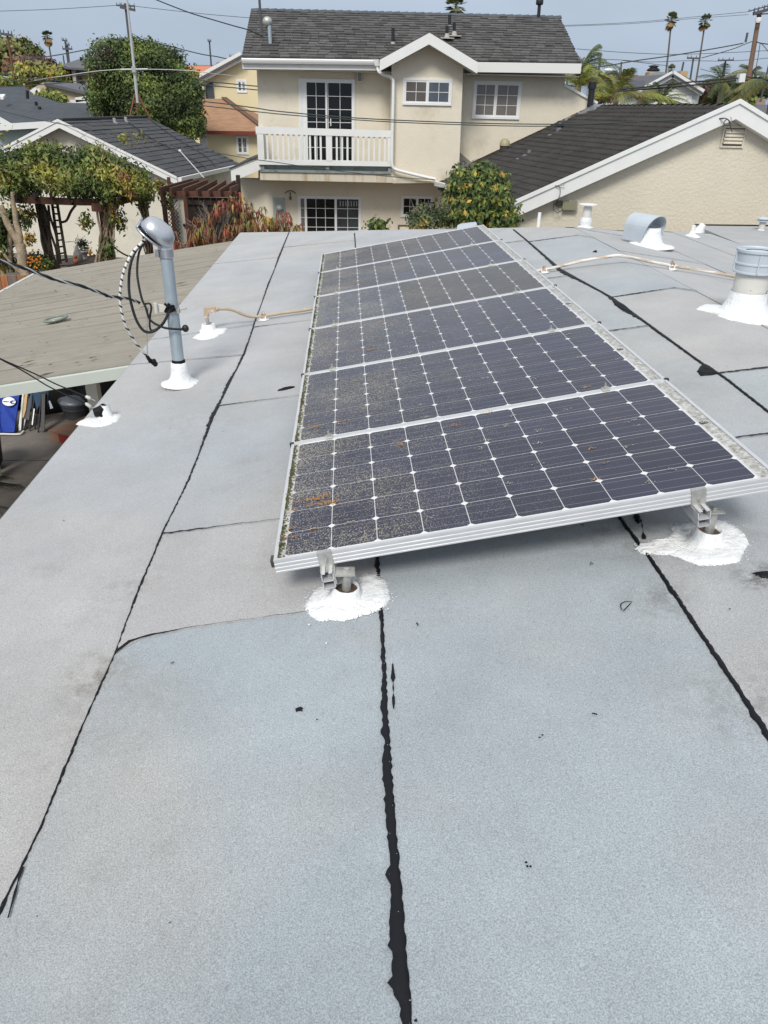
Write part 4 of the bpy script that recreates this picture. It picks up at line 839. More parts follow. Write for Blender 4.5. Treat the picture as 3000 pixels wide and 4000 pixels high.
# things under the cover
def hz5(x, y, z=0): return onZ(px('h5', x, y), z)
bc = hz5(130, 890); BY = bc.y
ch = thing('folded_beach_chair', 'folded royal blue beach chair with a white oval wave emblem, leaning under the cover', 'folding chair', tuple(bc))
BLUE = pbr('royal_blue_canvas', (.012, .050, .36), .75, noise=(5, .12), bump=(6, .8, .04))
V = []; nx_, ny_ = 8, 12
for j in range(ny_ + 1):
    t = j / ny_
    for i in range(nx_ + 1):
        s = i / nx_; lx = -60 + (205 - -60) * s; tx = -60 + (282 + 60) * s; X_ = lx + (tx - lx) * t; Y_ = 880 + (318 - 880) * t
        V.append(onY(px('h5', X_, Y_), BY + .30 * t + .03 * math.sin(s * 5 + t * 7) * (1 - t) + .012 * math.sin(9 * s + 13 * t)))
F = [(j * (nx_ + 1) + i, j * (nx_ + 1) + i + 1, (j + 1) * (nx_ + 1) + i + 1, (j + 1) * (nx_ + 1) + i) for j in range(ny_) for i in range(nx_)]
nb = len(V); V += [v + Vector((0, .03, 0)) for v in V[:nb]]; F += [tuple(nb + q for q in f[::-1]) for f in F]
mb = MB(); mb.add(V, F, True); mb.build('canvas_back', BLUE, ch)
def on_chair(x, y, d=.03):
    t = (880 - y) / 562; return onY(px('h5', x, y), BY + .30 * t - d - .012)
mb = MB(); mb.add([on_chair(130 + 97 * math.cos(a), 436 + 64 * math.sin(a)) for a in np.linspace(0, 6.1, 26)], [tuple(range(26))]); em = mb.build('emblem', WHITE, ch)
mb = MB(); P = [on_chair(*p, d=.036) for p in ((222, 425), (205, 385), (165, 378), (205, 400), (212, 425), (175, 420), (145, 432), (140, 450), (160, 468), (195, 470), (215, 458), (180, 456), (165, 445), (180, 436))]
mb.add(P, [tuple(range(len(P)))]); mb.build('wave_mark', BLUE, em)
mb = MB()
for xx in (52, 62, 72, 82, 92, 102, 118): mb.bar(on_chair(xx, 431, .036), on_chair(xx, 442, .036), .009, .002)
mb.build('emblem_lettering', BLUE, em)
mb = MB(); mb.tube(bez([hz5(x, y, .02) for x, y in ((-60, 905), (60, 905), (200, 908), (290, 905), (325, 880), (340, 862))], 4), .013, 8); mb.tube([hz5(-30, 890, .02), on_chair(-40, 330)], .013, 8); mb.build('frame', WHITE, ch)
WT = WHITE2; TANP = pbr('tan_plastic', (.55, .38, .20), .6); GREYB = pbr('blue_grey_fabric', (.03, .07, .13), .9)
def leaner(label, b, tp, r, mat, kind='tube', grp='folded chairs leaning in the shade under the cover', extra=()):
    B_ = hz5(*b); T_ = onY(px('h5', *tp), B_.y + .28); t = thing('folded_chair', label, 'folding chair', tuple(B_), group=grp)
    mb = MB()
    mb.tube([B_, T_], r, 8); d = Vector((.05, .06, 0)); mb.tube([B_ + d, T_ + d], r, 8); mb.build('frame', mat, t)
    for (nm, pts, m2, th) in extra:
        mb = MB(); P = [onY(px('h5', *p), B_.y + .28 * (b[1] - p[1]) / (b[1] - tp[1]) - .01) for p in pts]; mb.poly(P, th, (0, 1, 0)); mb.build(nm, m2, t)
    return t
leaner('folded chair with white tube legs and a tan arm, right of the blue chair', (282, 855), (340, 305), .016, WT, extra=(('arm', [(338, 670), (372, 560), (398, 320), (360, 318), (345, 400), (322, 665)], TANP, .03), ('fabric', [(262, 850), (300, 850), (335, 330), (318, 330)], WT, .01)))
leaner('folded chair with black tube frame beside the white tube chair', (345, 850), (460, 320), .011, BLACK, extra=(('fabric', [(352, 690), (420, 700), (450, 330), (400, 420)], BLACK, .02), ('side_panel', [(408, 440), (440, 320), (470, 320), (455, 520), (430, 560)], GREYB, .01)))
leaner('folded camp chair with crossed black poles and slate blue fabric', (430, 860), (500, 330), .010, BLACK, extra=(('fabric', [(470, 300), (620, 270), (700, 250), (690, 470), (560, 500), (530, 560)], GREYB, .02), ('strut', [(455, 770), (470, 775), (500, 545), (485, 540)], WT, .01)))
leaner('folded camp chair nearest the metal bin, black with a grey strap', (550, 880), (600, 320), .012, BLACK, extra=(('strut', [(700, 430), (720, 425), (765, 530), (725, 545)], pbr('grey_strap', (.45, .5, .58), .7), .01), ('fabric', [(600, 330), (650, 320), (640, 860), (590, 870)], BLACK, .02)))
bag = hz5(860, 700); mb = MB(); mb.ball(bag + Vector((0, .5, .45)), (.42, .35, .5), 14, 9); mb.ball(bag + Vector((.1, .7, .85)), (.4, .3, .35), 14, 9); mb.solo('black_bag', BLACK, bag, 'bulky black cloth bag in deep shade left of the metal bin', 'bag')
for i, (x, y, sx_2, sz_) in enumerate(((-5.6, 11.6, .5, 1.5), (-4.7, 11.7, .45, 1.3), (-3.7, 11.5, .5, 1.2))):  # black masses added to darken the space under the cover
    mb = MB(); mb.lathe((x, y, 0), [(sx_2 * .9, 0), (sx_2, .1), (sx_2 * 1.02, sz_ * .5), (sx_2 * .9, sz_ * .85), (sx_2 * .4, sz_), (0, sz_ * 1.02)], 16, wob=.10, seed=i); mb.solo('black_filler', BLACK, (x, y, 0), ['tall black mass added to deepen the shade behind the blue chair', 'black mass added to deepen the shade behind the folded camp chairs', 'low black mass added to deepen the shade behind the metal bin'][i], 'dark filler', 'black masses added for deep shade')
cn = hz5(1130, 640); rc_ = .235
can = thing('metal_bin', 'round galvanised bin with a domed lid under the patio cover', 'bin', tuple(cn))
BINM = pbr('dull_galvanised', (.13, .145, .16), .5, .5, noise=(6, .2)); hc = onY(px('h5', 1120, 400), cn.y).z
mb = MB(); mb.lathe(cn, [(rc_ * .82, 0), (rc_ * .84, .02), (rc_ * .93, hc * .5), (rc_ * .96, hc * .52), (rc_ * .94, hc * .55), (rc_, hc - .08), (rc_ * 1.03, hc - .07), (rc_, hc - .04), (rc_, hc)], 26); mb.build('body', BINM, can)
mb = MB(); mb.lathe(cn, [(rc_ * 1.08, hc - .03), (rc_ * 1.09, hc), (rc_ * .95, hc + .02), (rc_ * .4, hc + .055), (0, hc + .06)], 26); l2 = mb.build('lid', pbr('bin_lid', (.27, .30, .34), .45, .4, noise=(5, .15)), can)
mb = MB(); mb.tube([cn + Vector((-.05, 0, hc + .055)), cn + Vector((-.04, 0, hc + .09)), cn + Vector((.04, 0, hc + .09)), cn + Vector((.05, 0, hc + .055))], .009, 6); mb.build('handle', BLACK, l2)
c1, c2 = hz5(735, 995), hz5(868, 1032); dx = (c2 - c1).normalized(); dy = Vector((-dx.y, dx.x, 0)); hB = onY(px('h5', 693, 855), c1.y).z
t = thing('cardboard_box', 'flat brown cardboard box with a red printed end on the concrete', 'box', tuple(c1))
CARD = pbr('cardboard', (.30, .17, .11), .85, noise=(4, .12), bump=(8, .3)); mb = MB(); L1_, L2_ = .62, .78
mb.hexa([c1, c1 + dx * L1_, c1 + dx * L1_ + dy * L2_, c1 + dy * L2_] + [p + Vector((0, 0, hB)) for p in (c1, c1 + dx * L1_, c1 + dx * L1_ + dy * L2_, c1 + dy * L2_)]); mb.build('carton', CARD, t)
mb = MB(); mb.hexa([p - dy * .004 + Vector((0, 0, z)) for z in (.012, hB - .01) for p in (c1 + dx * .18, c1 + dx * .60, c1 + dx * .60 + dy * .002, c1 + dx * .18 + dy * .002)]); mb.build('red_print', pbr('red_print', (.32, .03, .025), .8), t)
mb = MB(); mb.hexa([p + Vector((0, 0, hB + z)) for z in (0.001, .006) for p in (c1 - dy * .01 - dx * .01, c1 + dx * (L1_ + .01) - dy * .01, c1 + dx * (L1_ + .01) + dy * .03, c1 - dx * .01 + dy * .03)]); mb.build('flap_edge', CARD, t)
q_ = hz5(-175, 1400); mb = MB(); mb.lathe(q_, [(.15, 0), (.20, .1), (.23, .4), (.22, .55), (.12, .6), (0, .61)], 24, wob=.02); mb.solo('black_planter', BLACK, q_, 'black round planter cut by the left picture edge', 'planter')
# ================================================================ BUILDINGS
COVERED = 0
SHING = pbr('charcoal_shingle', (.085, .083, .082), .95, noise=(9, .25), rnd=.32, bump=(60, .4, .006))
SHINGI = pbr('charcoal_shingle_mass', (.085, .083, .082), .95, noise=(9, .25), rnd=.32, island=True, bump=(60, .4, .006))
SLATE = pbr('dark_tile', (.044, .042, .041), .8, noise=(8, .25), rnd=.16, bump=(40, .3, .005))
SLATEI = pbr('dark_tile_mass', (.044, .042, .041), .8, noise=(8, .25), rnd=.16, island=True)
GROOF = pbr('slate_grey_course', (.062, .066, .074), .92, noise=(5, .2), rnd=.12, bump=(50, .4, .006))
def courses(parent, E0, E1, R0, R1, rows, cols, mats, name, nparts=300, th=.016, lap=1.25, ribs=0, jit=.5, skip=None, wvar=.35, seed=1):
    """overlapping roof pieces between eave E0-E1 and ridge R0-R1; the first nparts are objects, the rest one mass"""
    rn = random.Random(seed); E0, E1, R0, R1 = map(Vector, (E0, E1, R0, R1)); u = (E1 - E0).normalized(); v = ((R0 + R1) / 2 - (E0 + E1) / 2); v = (v - u * v.dot(u)); SL = v.length / rows; v.normalize(); nrm = u.cross(v)
    if nrm.z < 0: E0, E1, R0, R1 = E1, E0, R1, R0; u = -u; nrm = u.cross(v)
    base = world_of(parent).translation if parent else Vector()
    def piece(w, h, t):
        mb = MB()
        if not ribs:
            mb.hexa([(0, 0, 0), (w, 0, 0), (w, h, -t * .5), (0, h, -t * .5), (0, 0, t), (w, 0, t), (w, h, t * .2), (0, h, t * .2)])
        else:
            k = ribs * 2 + 1; V = []
            for yy, zz in ((-.004, -.004), (0, t), (h, t * .15)):
                for i in range(k): V.append((w * (i + (.55 if i % 2 else 0)) / (k - 1), yy + (.012 if (i % 2 and yy <= 0) else 0), zz + (.045 if i % 2 else 0) * (1 if yy >= 0 else 0)))
            mb.add(V, [(a * k + i, a * k + i + 1, (a + 1) * k + i + 1, (a + 1) * k + i) for a in range(2) for i in range(k - 1)])
        return mb
    var = [piece((E1 - E0).length / cols * f, SL * lap, th * g) for f, g in ((1, 1), (.8, 1.15), (1.2, .9), (1, .8), (.9, 1.1))]
    fac = [1, .8, 1.2, 1, .9]
    mes = [m.mesh(name, mats[0]) for m in var]; cnt = 0; rest = MB()
    Rm = Matrix((u, v, nrm)).transposed(); eul = Rm.to_euler()
    for r_ in range(rows):
        t = r_ / rows; a = E0.lerp(R0, t); b = E1.lerp(R1, t); Ltot = (b - a).length; ur = (b - a).normalized(); w0 = (E1 - E0).length / cols
        s = -rn.random() * w0 * .6 * jit if jit else 0; s = max(s, 0) if not jit else s
        while s < Ltot - .02:
            k = rn.randrange(5) if wvar else 0; wid = w0 * fac[k]; p = a + ur * max(s, 0)
            wc_ = min(wid + min(s, 0), Ltot - max(s, 0)); pos = max(s, 0); s += wid
            if wc_ < .03: continue
            if skip and skip(p + u * wc_ / 2 + v * SL / 2): continue
            if cnt < nparts:
                o = link(name, mes[k], parent, p - base + nrm * rn.uniform(0, .003), eul)
                o.scale = (wc_ / wid * .97, 1, 1 if ribs else rn.uniform(.85, 1.2)); cnt += 1
            else:
                M4 = Matrix.Translation(p - base + nrm * rn.uniform(0, .003)) @ Rm.to_4x4() @ Matrix.Diagonal((wc_ / wid * .985, 1, 1 if ribs else rn.uniform(.85, 1.2), 1))
                rest.add([M4 @ Vector(q_) for q_ in var[k].v], var[k].f)
    if rest.v: o = rest.build(name, mats[1], parent, local=True); o['kind'] = 'stuff'
    return u, v, nrm
def slab(name, parent, pts, t, mat): mb = MB(); mb.poly(pts, t); return mb.build(name, mat, parent)
def window(parent, Y, tl, br, fr=.045, split=None, cols=(2, 2), rows=3, glass=(None, None), mat=None, prong=.03, name='window', side=None, depth=.0):
    """sliding window on a wall facing the camera side (-Y); tl, br are picture points on the plane Y"""
    a = onY(tl, Y); b = onY(br, Y); x0, x1, z0, z1 = a.x, b.x, b.z, a.z; mat = mat or WHITE2
    mb = MB()
    mb.box(x0, x1, Y - prong, Y - .001, z1 - fr, z1); mb.box(x0, x1, Y - prong - .012, Y - .001, z0, z0 + fr)
    mb.box(x0, x0 + fr, Y - prong + .001, Y - .001, z0 + fr, z1 - fr); mb.box(x1 - fr, x1, Y - prong + .001, Y - .001, z0 + fr, z1 - fr)
    w_ = mb.build(name, mat, parent); split = split if split is not None else .5; cuts = [0] + (list(split) if hasattr(split, '__len__') else [split]) + [1]
    X0, X1, Z0, Z1 = x0 + fr, x1 - fr, z0 + fr, z1 - fr
    for i in range(len(cuts) - 1):
        xa = X0 + (X1 - X0) * cuts[i]; xb = X0 + (X1 - X0) * cuts[i + 1]; sf = fr * .75; yo = Y - prong * (.85 if i % 2 else .55)
        mb = MB(); mb.box(xa, xb, yo, Y - .002, Z1 - sf, Z1 - .001); mb.box(xa, xb, yo, Y - .002, Z0 + .001, Z0 + sf); mb.box(xa + .001, xa + sf, yo, Y - .002, Z0 + sf, Z1 - sf); mb.box(xb - sf, xb - .001, yo, Y - .002, Z0 + sf, Z1 - sf); mb.build('sash', mat, w_)
        g = glass[i % len(glass)] or GLASS; nc = cols[i % len(cols)]; ya = yo + .010
        mb = MB(); mb.box(xa + sf, xb - sf, ya, ya + .004, Z0 + sf, Z1 - sf); mb.build('pane', g, w_)
        mb = MB(); W_ = xb - xa - 2 * sf; H_ = Z1 - Z0 - 2 * sf; t = .0065
        for c in range(1, nc): mb.box(xa + sf + W_ * c / nc - t, xa + sf + W_ * c / nc + t, ya - .007, ya - .001, Z0 + sf, Z1 - sf)
        for r_ in range(1, rows): mb.box(xa + sf, xb - sf, ya - .0072, ya - .0008, Z0 + sf + H_ * r_ / rows - t, Z0 + sf + H_ * r_ / rows + t)
        if mb.v: mb.build('muntin', mat, w_)
    return w_
# ---------------------------------------------------------------- the two storey house
YW, YF = 23.6, 22.65
hb_ = thing('two_storey_house', 'cream stucco two storey house with a white balcony and a small front gable', 'house', (1.8, 26.5, 0))
def facepoly(name, parent, Y, pts, t, mat): mb = MB(); mb.poly([onY(p, Y) for p in pts], t, (0, 1, 0)); return mb.build(name, mat, parent)
facepoly('upper_wall', hb_, YW, [(1009, 250), (2211, 272), (2206, 335), (2332, 403), (1841, 634), (1793, 593), (1793, 700), (1009, 700)], .25, STUCCO)
xl, xr = onY((1009, 500), YW).x, onY((2206, 300), YW).x
mb = MB(); mb.box(xl + .01, xr - .01, YW + .26, 29.6, 0, 5.40); mb.build('body_wall', STUCCO, hb_)
lx = onY((933, 760), YW).x; mb = MB(); mb.box(lx, 3.3, YW + .0, YW + .25, 0, onY((1000, 695), YW).z - .02); mb.build('lower_wall', STUCCO, hb_)
# bay
yb = YF + .05
facepoly('bay_wall', hb_, yb, [(1531, 225), (1676, 150), (1811, 235), (1792, 684), (1716, 708), (1527, 712)], .12, STUCCO)
bx0 = onY((1529, 400), yb).x; bz0 = onY((1527, 712), yb).z; bz1 = onY((1531, 225), yb).z; bx1 = onY((1800, 400), yb).x
mb = MB(); mb.box(bx0, bx0 + .12, yb + .121, YW - .001, bz0, bz1 - .05); mb.build('bay_side_wall', STUCCO, hb_); mb = MB(); mb.box(bx1 - .12, bx1, yb + .121, YW - .001, bz0 + .15, bz1 - .1); mb.build('bay_side_wall', STUCCO, hb_)
# stained ledge below the balcony and bay
LEDGE = pbr('stained_ledge_stucco', (.62, .57, .47), .9, noise=(1.1, .05), bump=(16, .6, .012), stain=((.38, .27, .15), 2.2, .50, .72), stretch=(1.5, 1, .2))
facepoly('ledge', hb_, YF, [(1016, 671), (1530, 674), (1534, 714), (1716, 713), (1534, 716), (1016, 703)][:3] + [(1016, 703)], YW - YF - .002, LEDGE)
facepoly('ledge', hb_, YF + .02, [(1533, 700), (1716, 709), (1716, 714), (1533, 716)], YW - YF - .03, LEDGE)
# main roof
EL, ER, RL, RR_ = onY((945, 222), 23.0), onY((2271, 246), 23.0), onY((981, 38), 26.6), onY((2186, 68), 26.6)
zz_ = (RL.z + RR_.z) / 2
BL, BR_ = Vector((EL.x, 30.2, EL.z)), Vector((ER.x, 30.2, ER.z))
def slabq(name, parent, q, t, mat, drop=.0):
    mb = MB(); q = [Vector(p) - Vector((0, 0, drop)) for p in q]; mb.hexa([p - Vector((0, 0, t)) for p in q] + q); return mb.build(name, mat, parent)
slabq('roof', hb_, [EL, ER, RR_, RL], .10, SHING, .022); slabq('roof', hb_, [RL, RR_, BR_, BL], .10, SHING, .022)
A0 = onY((1677.6, 123), 22.25); AL = onY((1483, 229), 22.25); AR = onY((1867, 239), 22.25)
def in_bay(p):   # under the cross gable roof
    if p.x < A0.x: z = A0.z - (A0.x - p.x) * (A0.z - AL.z) / (A0.x - AL.x)
    else: z = A0.z - (p.x - A0.x) * (A0.z - AR.z) / (AR.x - A0.x)
    return p.z < z - .06 and AL.x < p.x < AR.x
courses(hb_, EL, ER, RL, RR_, 19, 34, (SHING, SHINGI), 'shingle', 300, .036, skip=in_bay, seed=5)
n = 38; mb0 = MB(); L_ = (RR_ - RL).length / n
V = [(0, -.13, -.055), (0, 0, .012), (0, .13, -.055), (L_ * 1.15, -.13, -.035), (L_ * 1.15, 0, .035), (L_ * 1.15, .13, -.035), (L_ * 1.15, -.13, -.06), (L_ * 1.15, .13, -.06)]
mb0.add(V, [(0, 1, 4, 3), (1, 2, 5, 4), (3, 4, 5, 7, 6)]); rcm = mb0.mesh('ridge_cap', pbr('ridge_cap_blue', (.07, .085, .105), .8, rnd=.2, noise=(9, .2)))
du = (RR_ - RL).normalized(); hbb = Vector((1.8, 26.5, 0))
for i in range(n): link('ridge_cap', rcm, hb_, RL + du * L_ * i - hbb + Vector((0, 0, .02)), Matrix((du, du.cross(Vector((0, 0, 1))) * -1, du.cross(Vector((0, 0, 1)) * -1).cross(du) * -1)).transposed().to_euler() if False else (0, -math.asin(du.z), 0))
for xs_, e_ in (((EL, onY((1483, 229), 23.0)), 'gutter'), ((onY((1862, 240), 23.0), ER), 'fascia')):
    a, b = xs_
    if e_ == 'gutter':
        mb = MB(); pr = [(0, .0), (-.10, .0), (-.125, -.03), (-.115, -.07), (-.09, -.115), (0, -.115)]
        V = [(x, 22.985 + y, z + dz + .0) for x, z in ((a.x, a.z - .03), (b.x, b.z - .03)) for y, dz in pr]; mb.add(V, [(i, (i + 1) % 6, 6 + (i + 1) % 6, 6 + i) for i in range(6)] + [(0, 1, 2, 3, 4, 5), (11, 10, 9, 8, 7, 6)]); mb.build('gutter', WHITE2, hb_)
        mb = MB(); mb.hexa([(a.x, 22.99, a.z - .27), (b.x, 22.99, b.z - .27), (b.x, 23.03, b.z - .27), (a.x, 23.03, a.z - .27), (a.x, 22.99, a.z - .03), (b.x, 22.99, b.z - .03), (b.x, 23.03, b.z - .03), (a.x, 23.03, a.z - .03)]); mb.build('fascia', WHITE, hb_)
    else:
        mb = MB(); mb.hexa([(a.x, 22.96, a.z - .245), (b.x, 22.96, b.z - .245), (b.x, 23.0, b.z - .245), (a.x, 23.0, a.z - .245), (a.x, 22.96, a.z - .015), (b.x, 22.96, b.z - .015), (b.x, 23.0, b.z - .015), (a.x, 23.0, a.z - .015)]); mb.build('fascia', pbr('scuffed_white_fascia', (.76, .76, .74), .5, stain=((.30, .30, .29), 3.1, .64, .8)), hb_)
mb = MB(); mb.box(EL.x, ER.x, 23.04, YW - .002, EL.z - .27, EL.z - .245); mb.build('soffit', pbr('soffit', (.50, .46, .38), .8), hb_)
# cross gable
YB = 25.2
for P, Q in ((AL, A0), (A0, AR)):
    slabq('bay_roof', hb_, [P, Q, Q + Vector((0, YB - 22.25, 0)), P + Vector((0, YB - 22.25, 0))][::1], .05, SHING)
    mb = MB(); dz = Vector((0, 0, -.245)); o_ = Vector((0, -.035, -.03)); mb.hexa([P + dz + o_, Q + dz + o_, Q + dz + Vector((0, -.002, -.03)), P + dz + Vector((0, -.002, -.03)), P + o_, Q + o_, Q + Vector((0, -.002, -.03)), P + Vector((0, -.002, -.03))]); mb.build('rake_board', WHITE, hb_)
    mb = MB(); dz2 = Vector((0, 0, -.27)); mb.hexa([P + dz2 + Vector((0, 0, -.01)), Q + dz2 + Vector((0, 0, -.01)), Q + dz2 + Vector((0, .45, -.01)), P + dz2 + Vector((0, .45, -.01)), P + dz2, Q + dz2, Q + dz2 + Vector((0, .45, 0)), P + dz2 + Vector((0, .45, 0))]); mb.build('soffit', MATS['soffit'], hb_)
# downspout
P = [px(2, *p) for p in ((948, 390), (950, 410), (957, 455), (985, 480), (1030, 497), (1052, 515), (1056, 560), (1054, 700), (1050, 850), (1048, 1000), (1050, 1075), (1075, 1100), (1140, 1118), (1230, 1140), (1330, 1162))]
Pw = [onY(p, y) for p, y in zip(P, [22.9, 22.88, 22.85, 22.75, 22.6, 22.55, 22.54] + [22.53] * 8)]
mb = MB(); mb.tube(bez(Pw, 4), .042, 8); mb.build('downspout', WHITE2, hb_)
mb = MB(); q_ = onY(px(2, 950, 400), 22.86); mb.hexa([q_ + Vector(v) for v in ((-.05, -.05, -.1), (.05, -.05, -.1), (.05, .05, -.1), (-.05, .05, -.1), (-.10, -.07, .05), (.10, -.07, .05), (.10, .07, .05), (-.10, .07, .05))]); mb.build('rain_head', WHITE2, hb_)
# openings
window(hb_, yb, px(2, 1120, 505), px(2, 1430, 686), split=.5, cols=(2, 2), rows=2, glass=(SCREEN, GLASSB), fr=.05)
window(hb_, YW, px(3, 260, 803), px(3, 706, 1192), split=.47, cols=(2, 2), rows=3, glass=(GLASSC, GLASSC), fr=.055)
sd_w = window(hb_, YW, px(2, 440, 508), px(2, 806, 1062), split=(.09, .5), cols=(1, 2, 2), rows=6, glass=(WHITE2, GLASS, GLASS), fr=.05, name='sliding_door')
mb = MB(); a, b = onY(px(2, 612, 540), YW), onY(px(2, 640, 1040), YW); mb.box(a.x, b.x - .01, YW - .017, YW - .010, b.z, a.z); mb.build('blind_edge', pbr('grey_blind', (.30, .30, .31), .7), sd_w)
mb = MB(); q_ = onY(px(2, 650, 790), YW - .06); mb.box(q_.x - .012, q_.x + .012, YW - .06, YW - .03, q_.z - .10, q_.z + .10); mb.build('door_handle', WHITE, sd_w)
GLASSB2 = pbr('reflecting_window_glass', (.045, .055, .06), .06, noise=(2.2, .6), spec=.8)
lw = window(hb_, YW, px(5, 545, 443), px(5, 1058, 800), split=(.10, .60), cols=(1, 3, 2), rows=4, glass=(GLASSC, GLASS, GLASSB2), fr=.045, name='sliding_door')
mb = MB(); C_ = pbr('pale_curtain', (.25, .22, .17), .8, noise=(6, .2)); yc = YW - .012
mb.add([onY(px(5, *p), yc - .001) for p in ((650, 478), (705, 478), (672, 560), (645, 650), (630, 655), (628, 560))], [(0, 1, 2, 3, 4, 5)]); mb.build('curtain', C_, lw)
mb = MB()
for i in range(7): mb.add([onY(px(5, *p), yc - .001) for p in ((885 + i * 22, 488), (895 + i * 22, 488), (897 + i * 22, 530), (887 + i * 22, 530))], [(0, 1, 2, 3)])
mb.build('inner_blind', pbr('inner_blind', (.25, .27, .29), .7), lw)
window(hb_, YW, px(5, 1384, 443), px(5, 1638, 620), split=.5, cols=(2, 2), rows=2, fr=.045)
a, b = onY(px(5, 1357, 680), YW), onY(px(5, 1460, 730), YW); mb = MB(); mb.box(a.x, b.x, YW - .02, YW - .001, b.z - .2, a.z); hx = mb.build('access_hatch', pbr('hatch_edge', (.12, .09, .06), .8), hb_)
mb = MB(); mb.box(a.x + .05, b.x - .05, YW - .024, YW - .021, b.z - .15, a.z - .05); mb.build('panel', STUCCO, hx)
# porch lamp
q_ = onY(px(2, 837, 495), YW); lp = thing('wall_lantern', 'small pale wall lantern right of the upper balcony door', 'lamp', (q_.x, YW - .08, q_.z - .14))
mb = MB(); mb.box(q_.x - .07, q_.x + .07, YW - .14, YW - .03, q_.z - .15, q_.z - .12); mb.box(q_.x - .075, q_.x + .075, YW - .145, YW - .02, q_.z + .08, q_.z + .11)
for sx__ in (-1, 1):
    for yy in (YW - .135, YW - .04): mb.box(q_.x + sx__ * .06 - .008, q_.x + sx__ * .06 + .008, yy - .008, yy + .008, q_.z - .12, q_.z + .08)
mb.lathe((q_.x, YW - .085, q_.z + .11), [(.06, 0), (.03, .04), (0, .06)], 8); mb.box(q_.x - .03, q_.x + .03, YW - .03, YW - .001, q_.z - .02, q_.z + .15); mb.build('housing', STUCCO, lp)
mb = MB(); mb.box(q_.x - .05, q_.x + .05, YW - .125, YW - .045, q_.z - .12, q_.z + .08); mb.build('glass', GLASSC, lp)
q_ = onY(px(5, 486, 425), YW); lp = thing('wall_lamp', 'small black scrolled wall lamp above the electric meter', 'lamp', (q_.x, YW - .1, q_.z - .1)); mb = MB()
mb.tube(bez([q_ + Vector(v) for v in ((-.16, -.05, -.0), (-.08, -.06, .05), (0, -.08, .08), (.08, -.06, .05), (.16, -.05, 0))], 4), .012, 6); mb.tube([q_ + Vector((0, -.01, .02)), q_ + Vector((0, -.1, .02)), q_ + Vector((0, -.1, -.06))], .014, 6); mb.build('bracket', BLACKM, lp)
mb = MB(); mb.ball(q_ + Vector((0, -.1, -.12)), (.04, .04, .06), 8, 6); mb.build('bulb', GLASSC, lp)
a, b = onY(px(5, 343, 460), YW), onY(px(5, 449, 690), YW); mt = thing('meter_panel', 'pale green electric meter panel on the lower wall behind the red shrub', 'meter', ((a.x + b.x) / 2, YW - .05, b.z)); mb = MB(); mb.box(a.x, b.x, YW - .09, YW - .001, b.z - .3, a.z); mb.build('cabinet', pbr('meter_green', (.36, .42, .40), .5, noise=(3, .08)), mt)
q_ = onY(px(5, 398, 543), YW - .1); mb = MB(); mb.lathe(q_, [(.10, 0), (.10, .04), (.085, .06), (.085, .10), (0, .115)], 18, (0, -1, 0)); mb.build('meter_dial', pbr('meter_glass', (.45, .47, .46), .15), mt)
mb = MB(); mb.lathe(q_ + Vector((0, -.02, 0)), [(.10, 0), (.115, 0), (.115, .03), (.10, .03)], 18, (0, -1, 0), False); mb.build('meter_ring', ALUD, mt)
# balcony railing
YR = YF - .02; bal = thing('balcony_railing', 'white wooden balcony railing with square balusters on the upper floor', 'railing', (-.3, YR, onY((1200, 672), YR).z))
def rbar(name, p0, p1, h, dpt, par, mat=WHITE): a, b = onY(p0, YR), onY(p1, YR); mb = MB(); mb.hexa([a + Vector(v) for v in ((0, 0, -h), )][:0] or [(a.x, YR - dpt / 2, a.z - h), (b.x, YR - dpt / 2, b.z - h), (b.x, YR + dpt / 2, b.z - h), (a.x, YR + dpt / 2, a.z - h), (a.x, YR - dpt / 2, a.z), (b.x, YR - dpt / 2, b.z), (b.x, YR + dpt / 2, b.z), (a.x, YR + dpt / 2, a.z)]); return mb.build(name, mat, par)
rbar('top_rail', px(2, 163, 820), px(2, 1041, 846), .165, .10, bal); rbar('bottom_rail', px(2, 180, 1033), px(2, 1040, 1046), .125, .06, bal)
def vbar(x, top, bot, wd, name, par, dpt=.05): a = onY(px(2, x, top), YR); b = onY(px(2, x, bot), YR); mb = MB(); xx = (a.x + b.x) / 2; mb.box(xx - wd / 2, xx + wd / 2, YR - dpt / 2 + .004, YR + dpt / 2 - .004, b.z, a.z); return mb.build(name, WHITE, par)
vbar(197, 858, 1037, .17, 'post', bal, .09); vbar(640, 868, 1042, .16, 'post', bal, .085); vbar(1029, 878, 1047, .09, 'post', bal, .085)
for i in range(1, 24):
    x = 205 + i * 34.6
    if abs(x - 640) < 24: continue
    vbar(x, 860, 1042, .052, 'baluster', bal)
rail_l = MB(); zt_ = onY(px(2, 178, 830), YR).z; xq = onY(px(2, 178, 900), YR).x
rail_l.box(xq - .05, xq + .05, YR + .05, YW - .002, zt_ - .16, zt_); rail_l.box(xq - .03, xq + .03, YR + .05, YW - .002, zt_ - 1.0, zt_ - .88); rail_l.build('side_rail', WHITE, bal)
for i in range(5): mb = MB(); yy = YR + .18 + i * .16; mb.box(xq - .02, xq + .02, yy, yy + .045, zt_ - .88, zt_ - .16); mb.build('baluster', WHITE, bal)
DECK = pbr('grey_green_deck_edge', (.24, .28, .27), .7, noise=(3, .1), stain=((.10, .11, .10), 4, .5, .7))
a, b = onY((1016, 671), YR), onY((1527, 674), YR)
mb = MB(); mb.box(a.x, b.x, YF - .04, YF + .06, a.z, a.z + .06); mb.box(a.x + .02, b.x - .02, YF + .12, YW - .002, a.z + .002, a.z + .20)
for xx in (a.x + .02, (a.x + b.x) / 2, b.x - .08): mb.box(xx, xx + .1, YF + .0, YF + .12, a.z + .061, a.z + .17)
mb.build('deck_edge', DECK, bal)
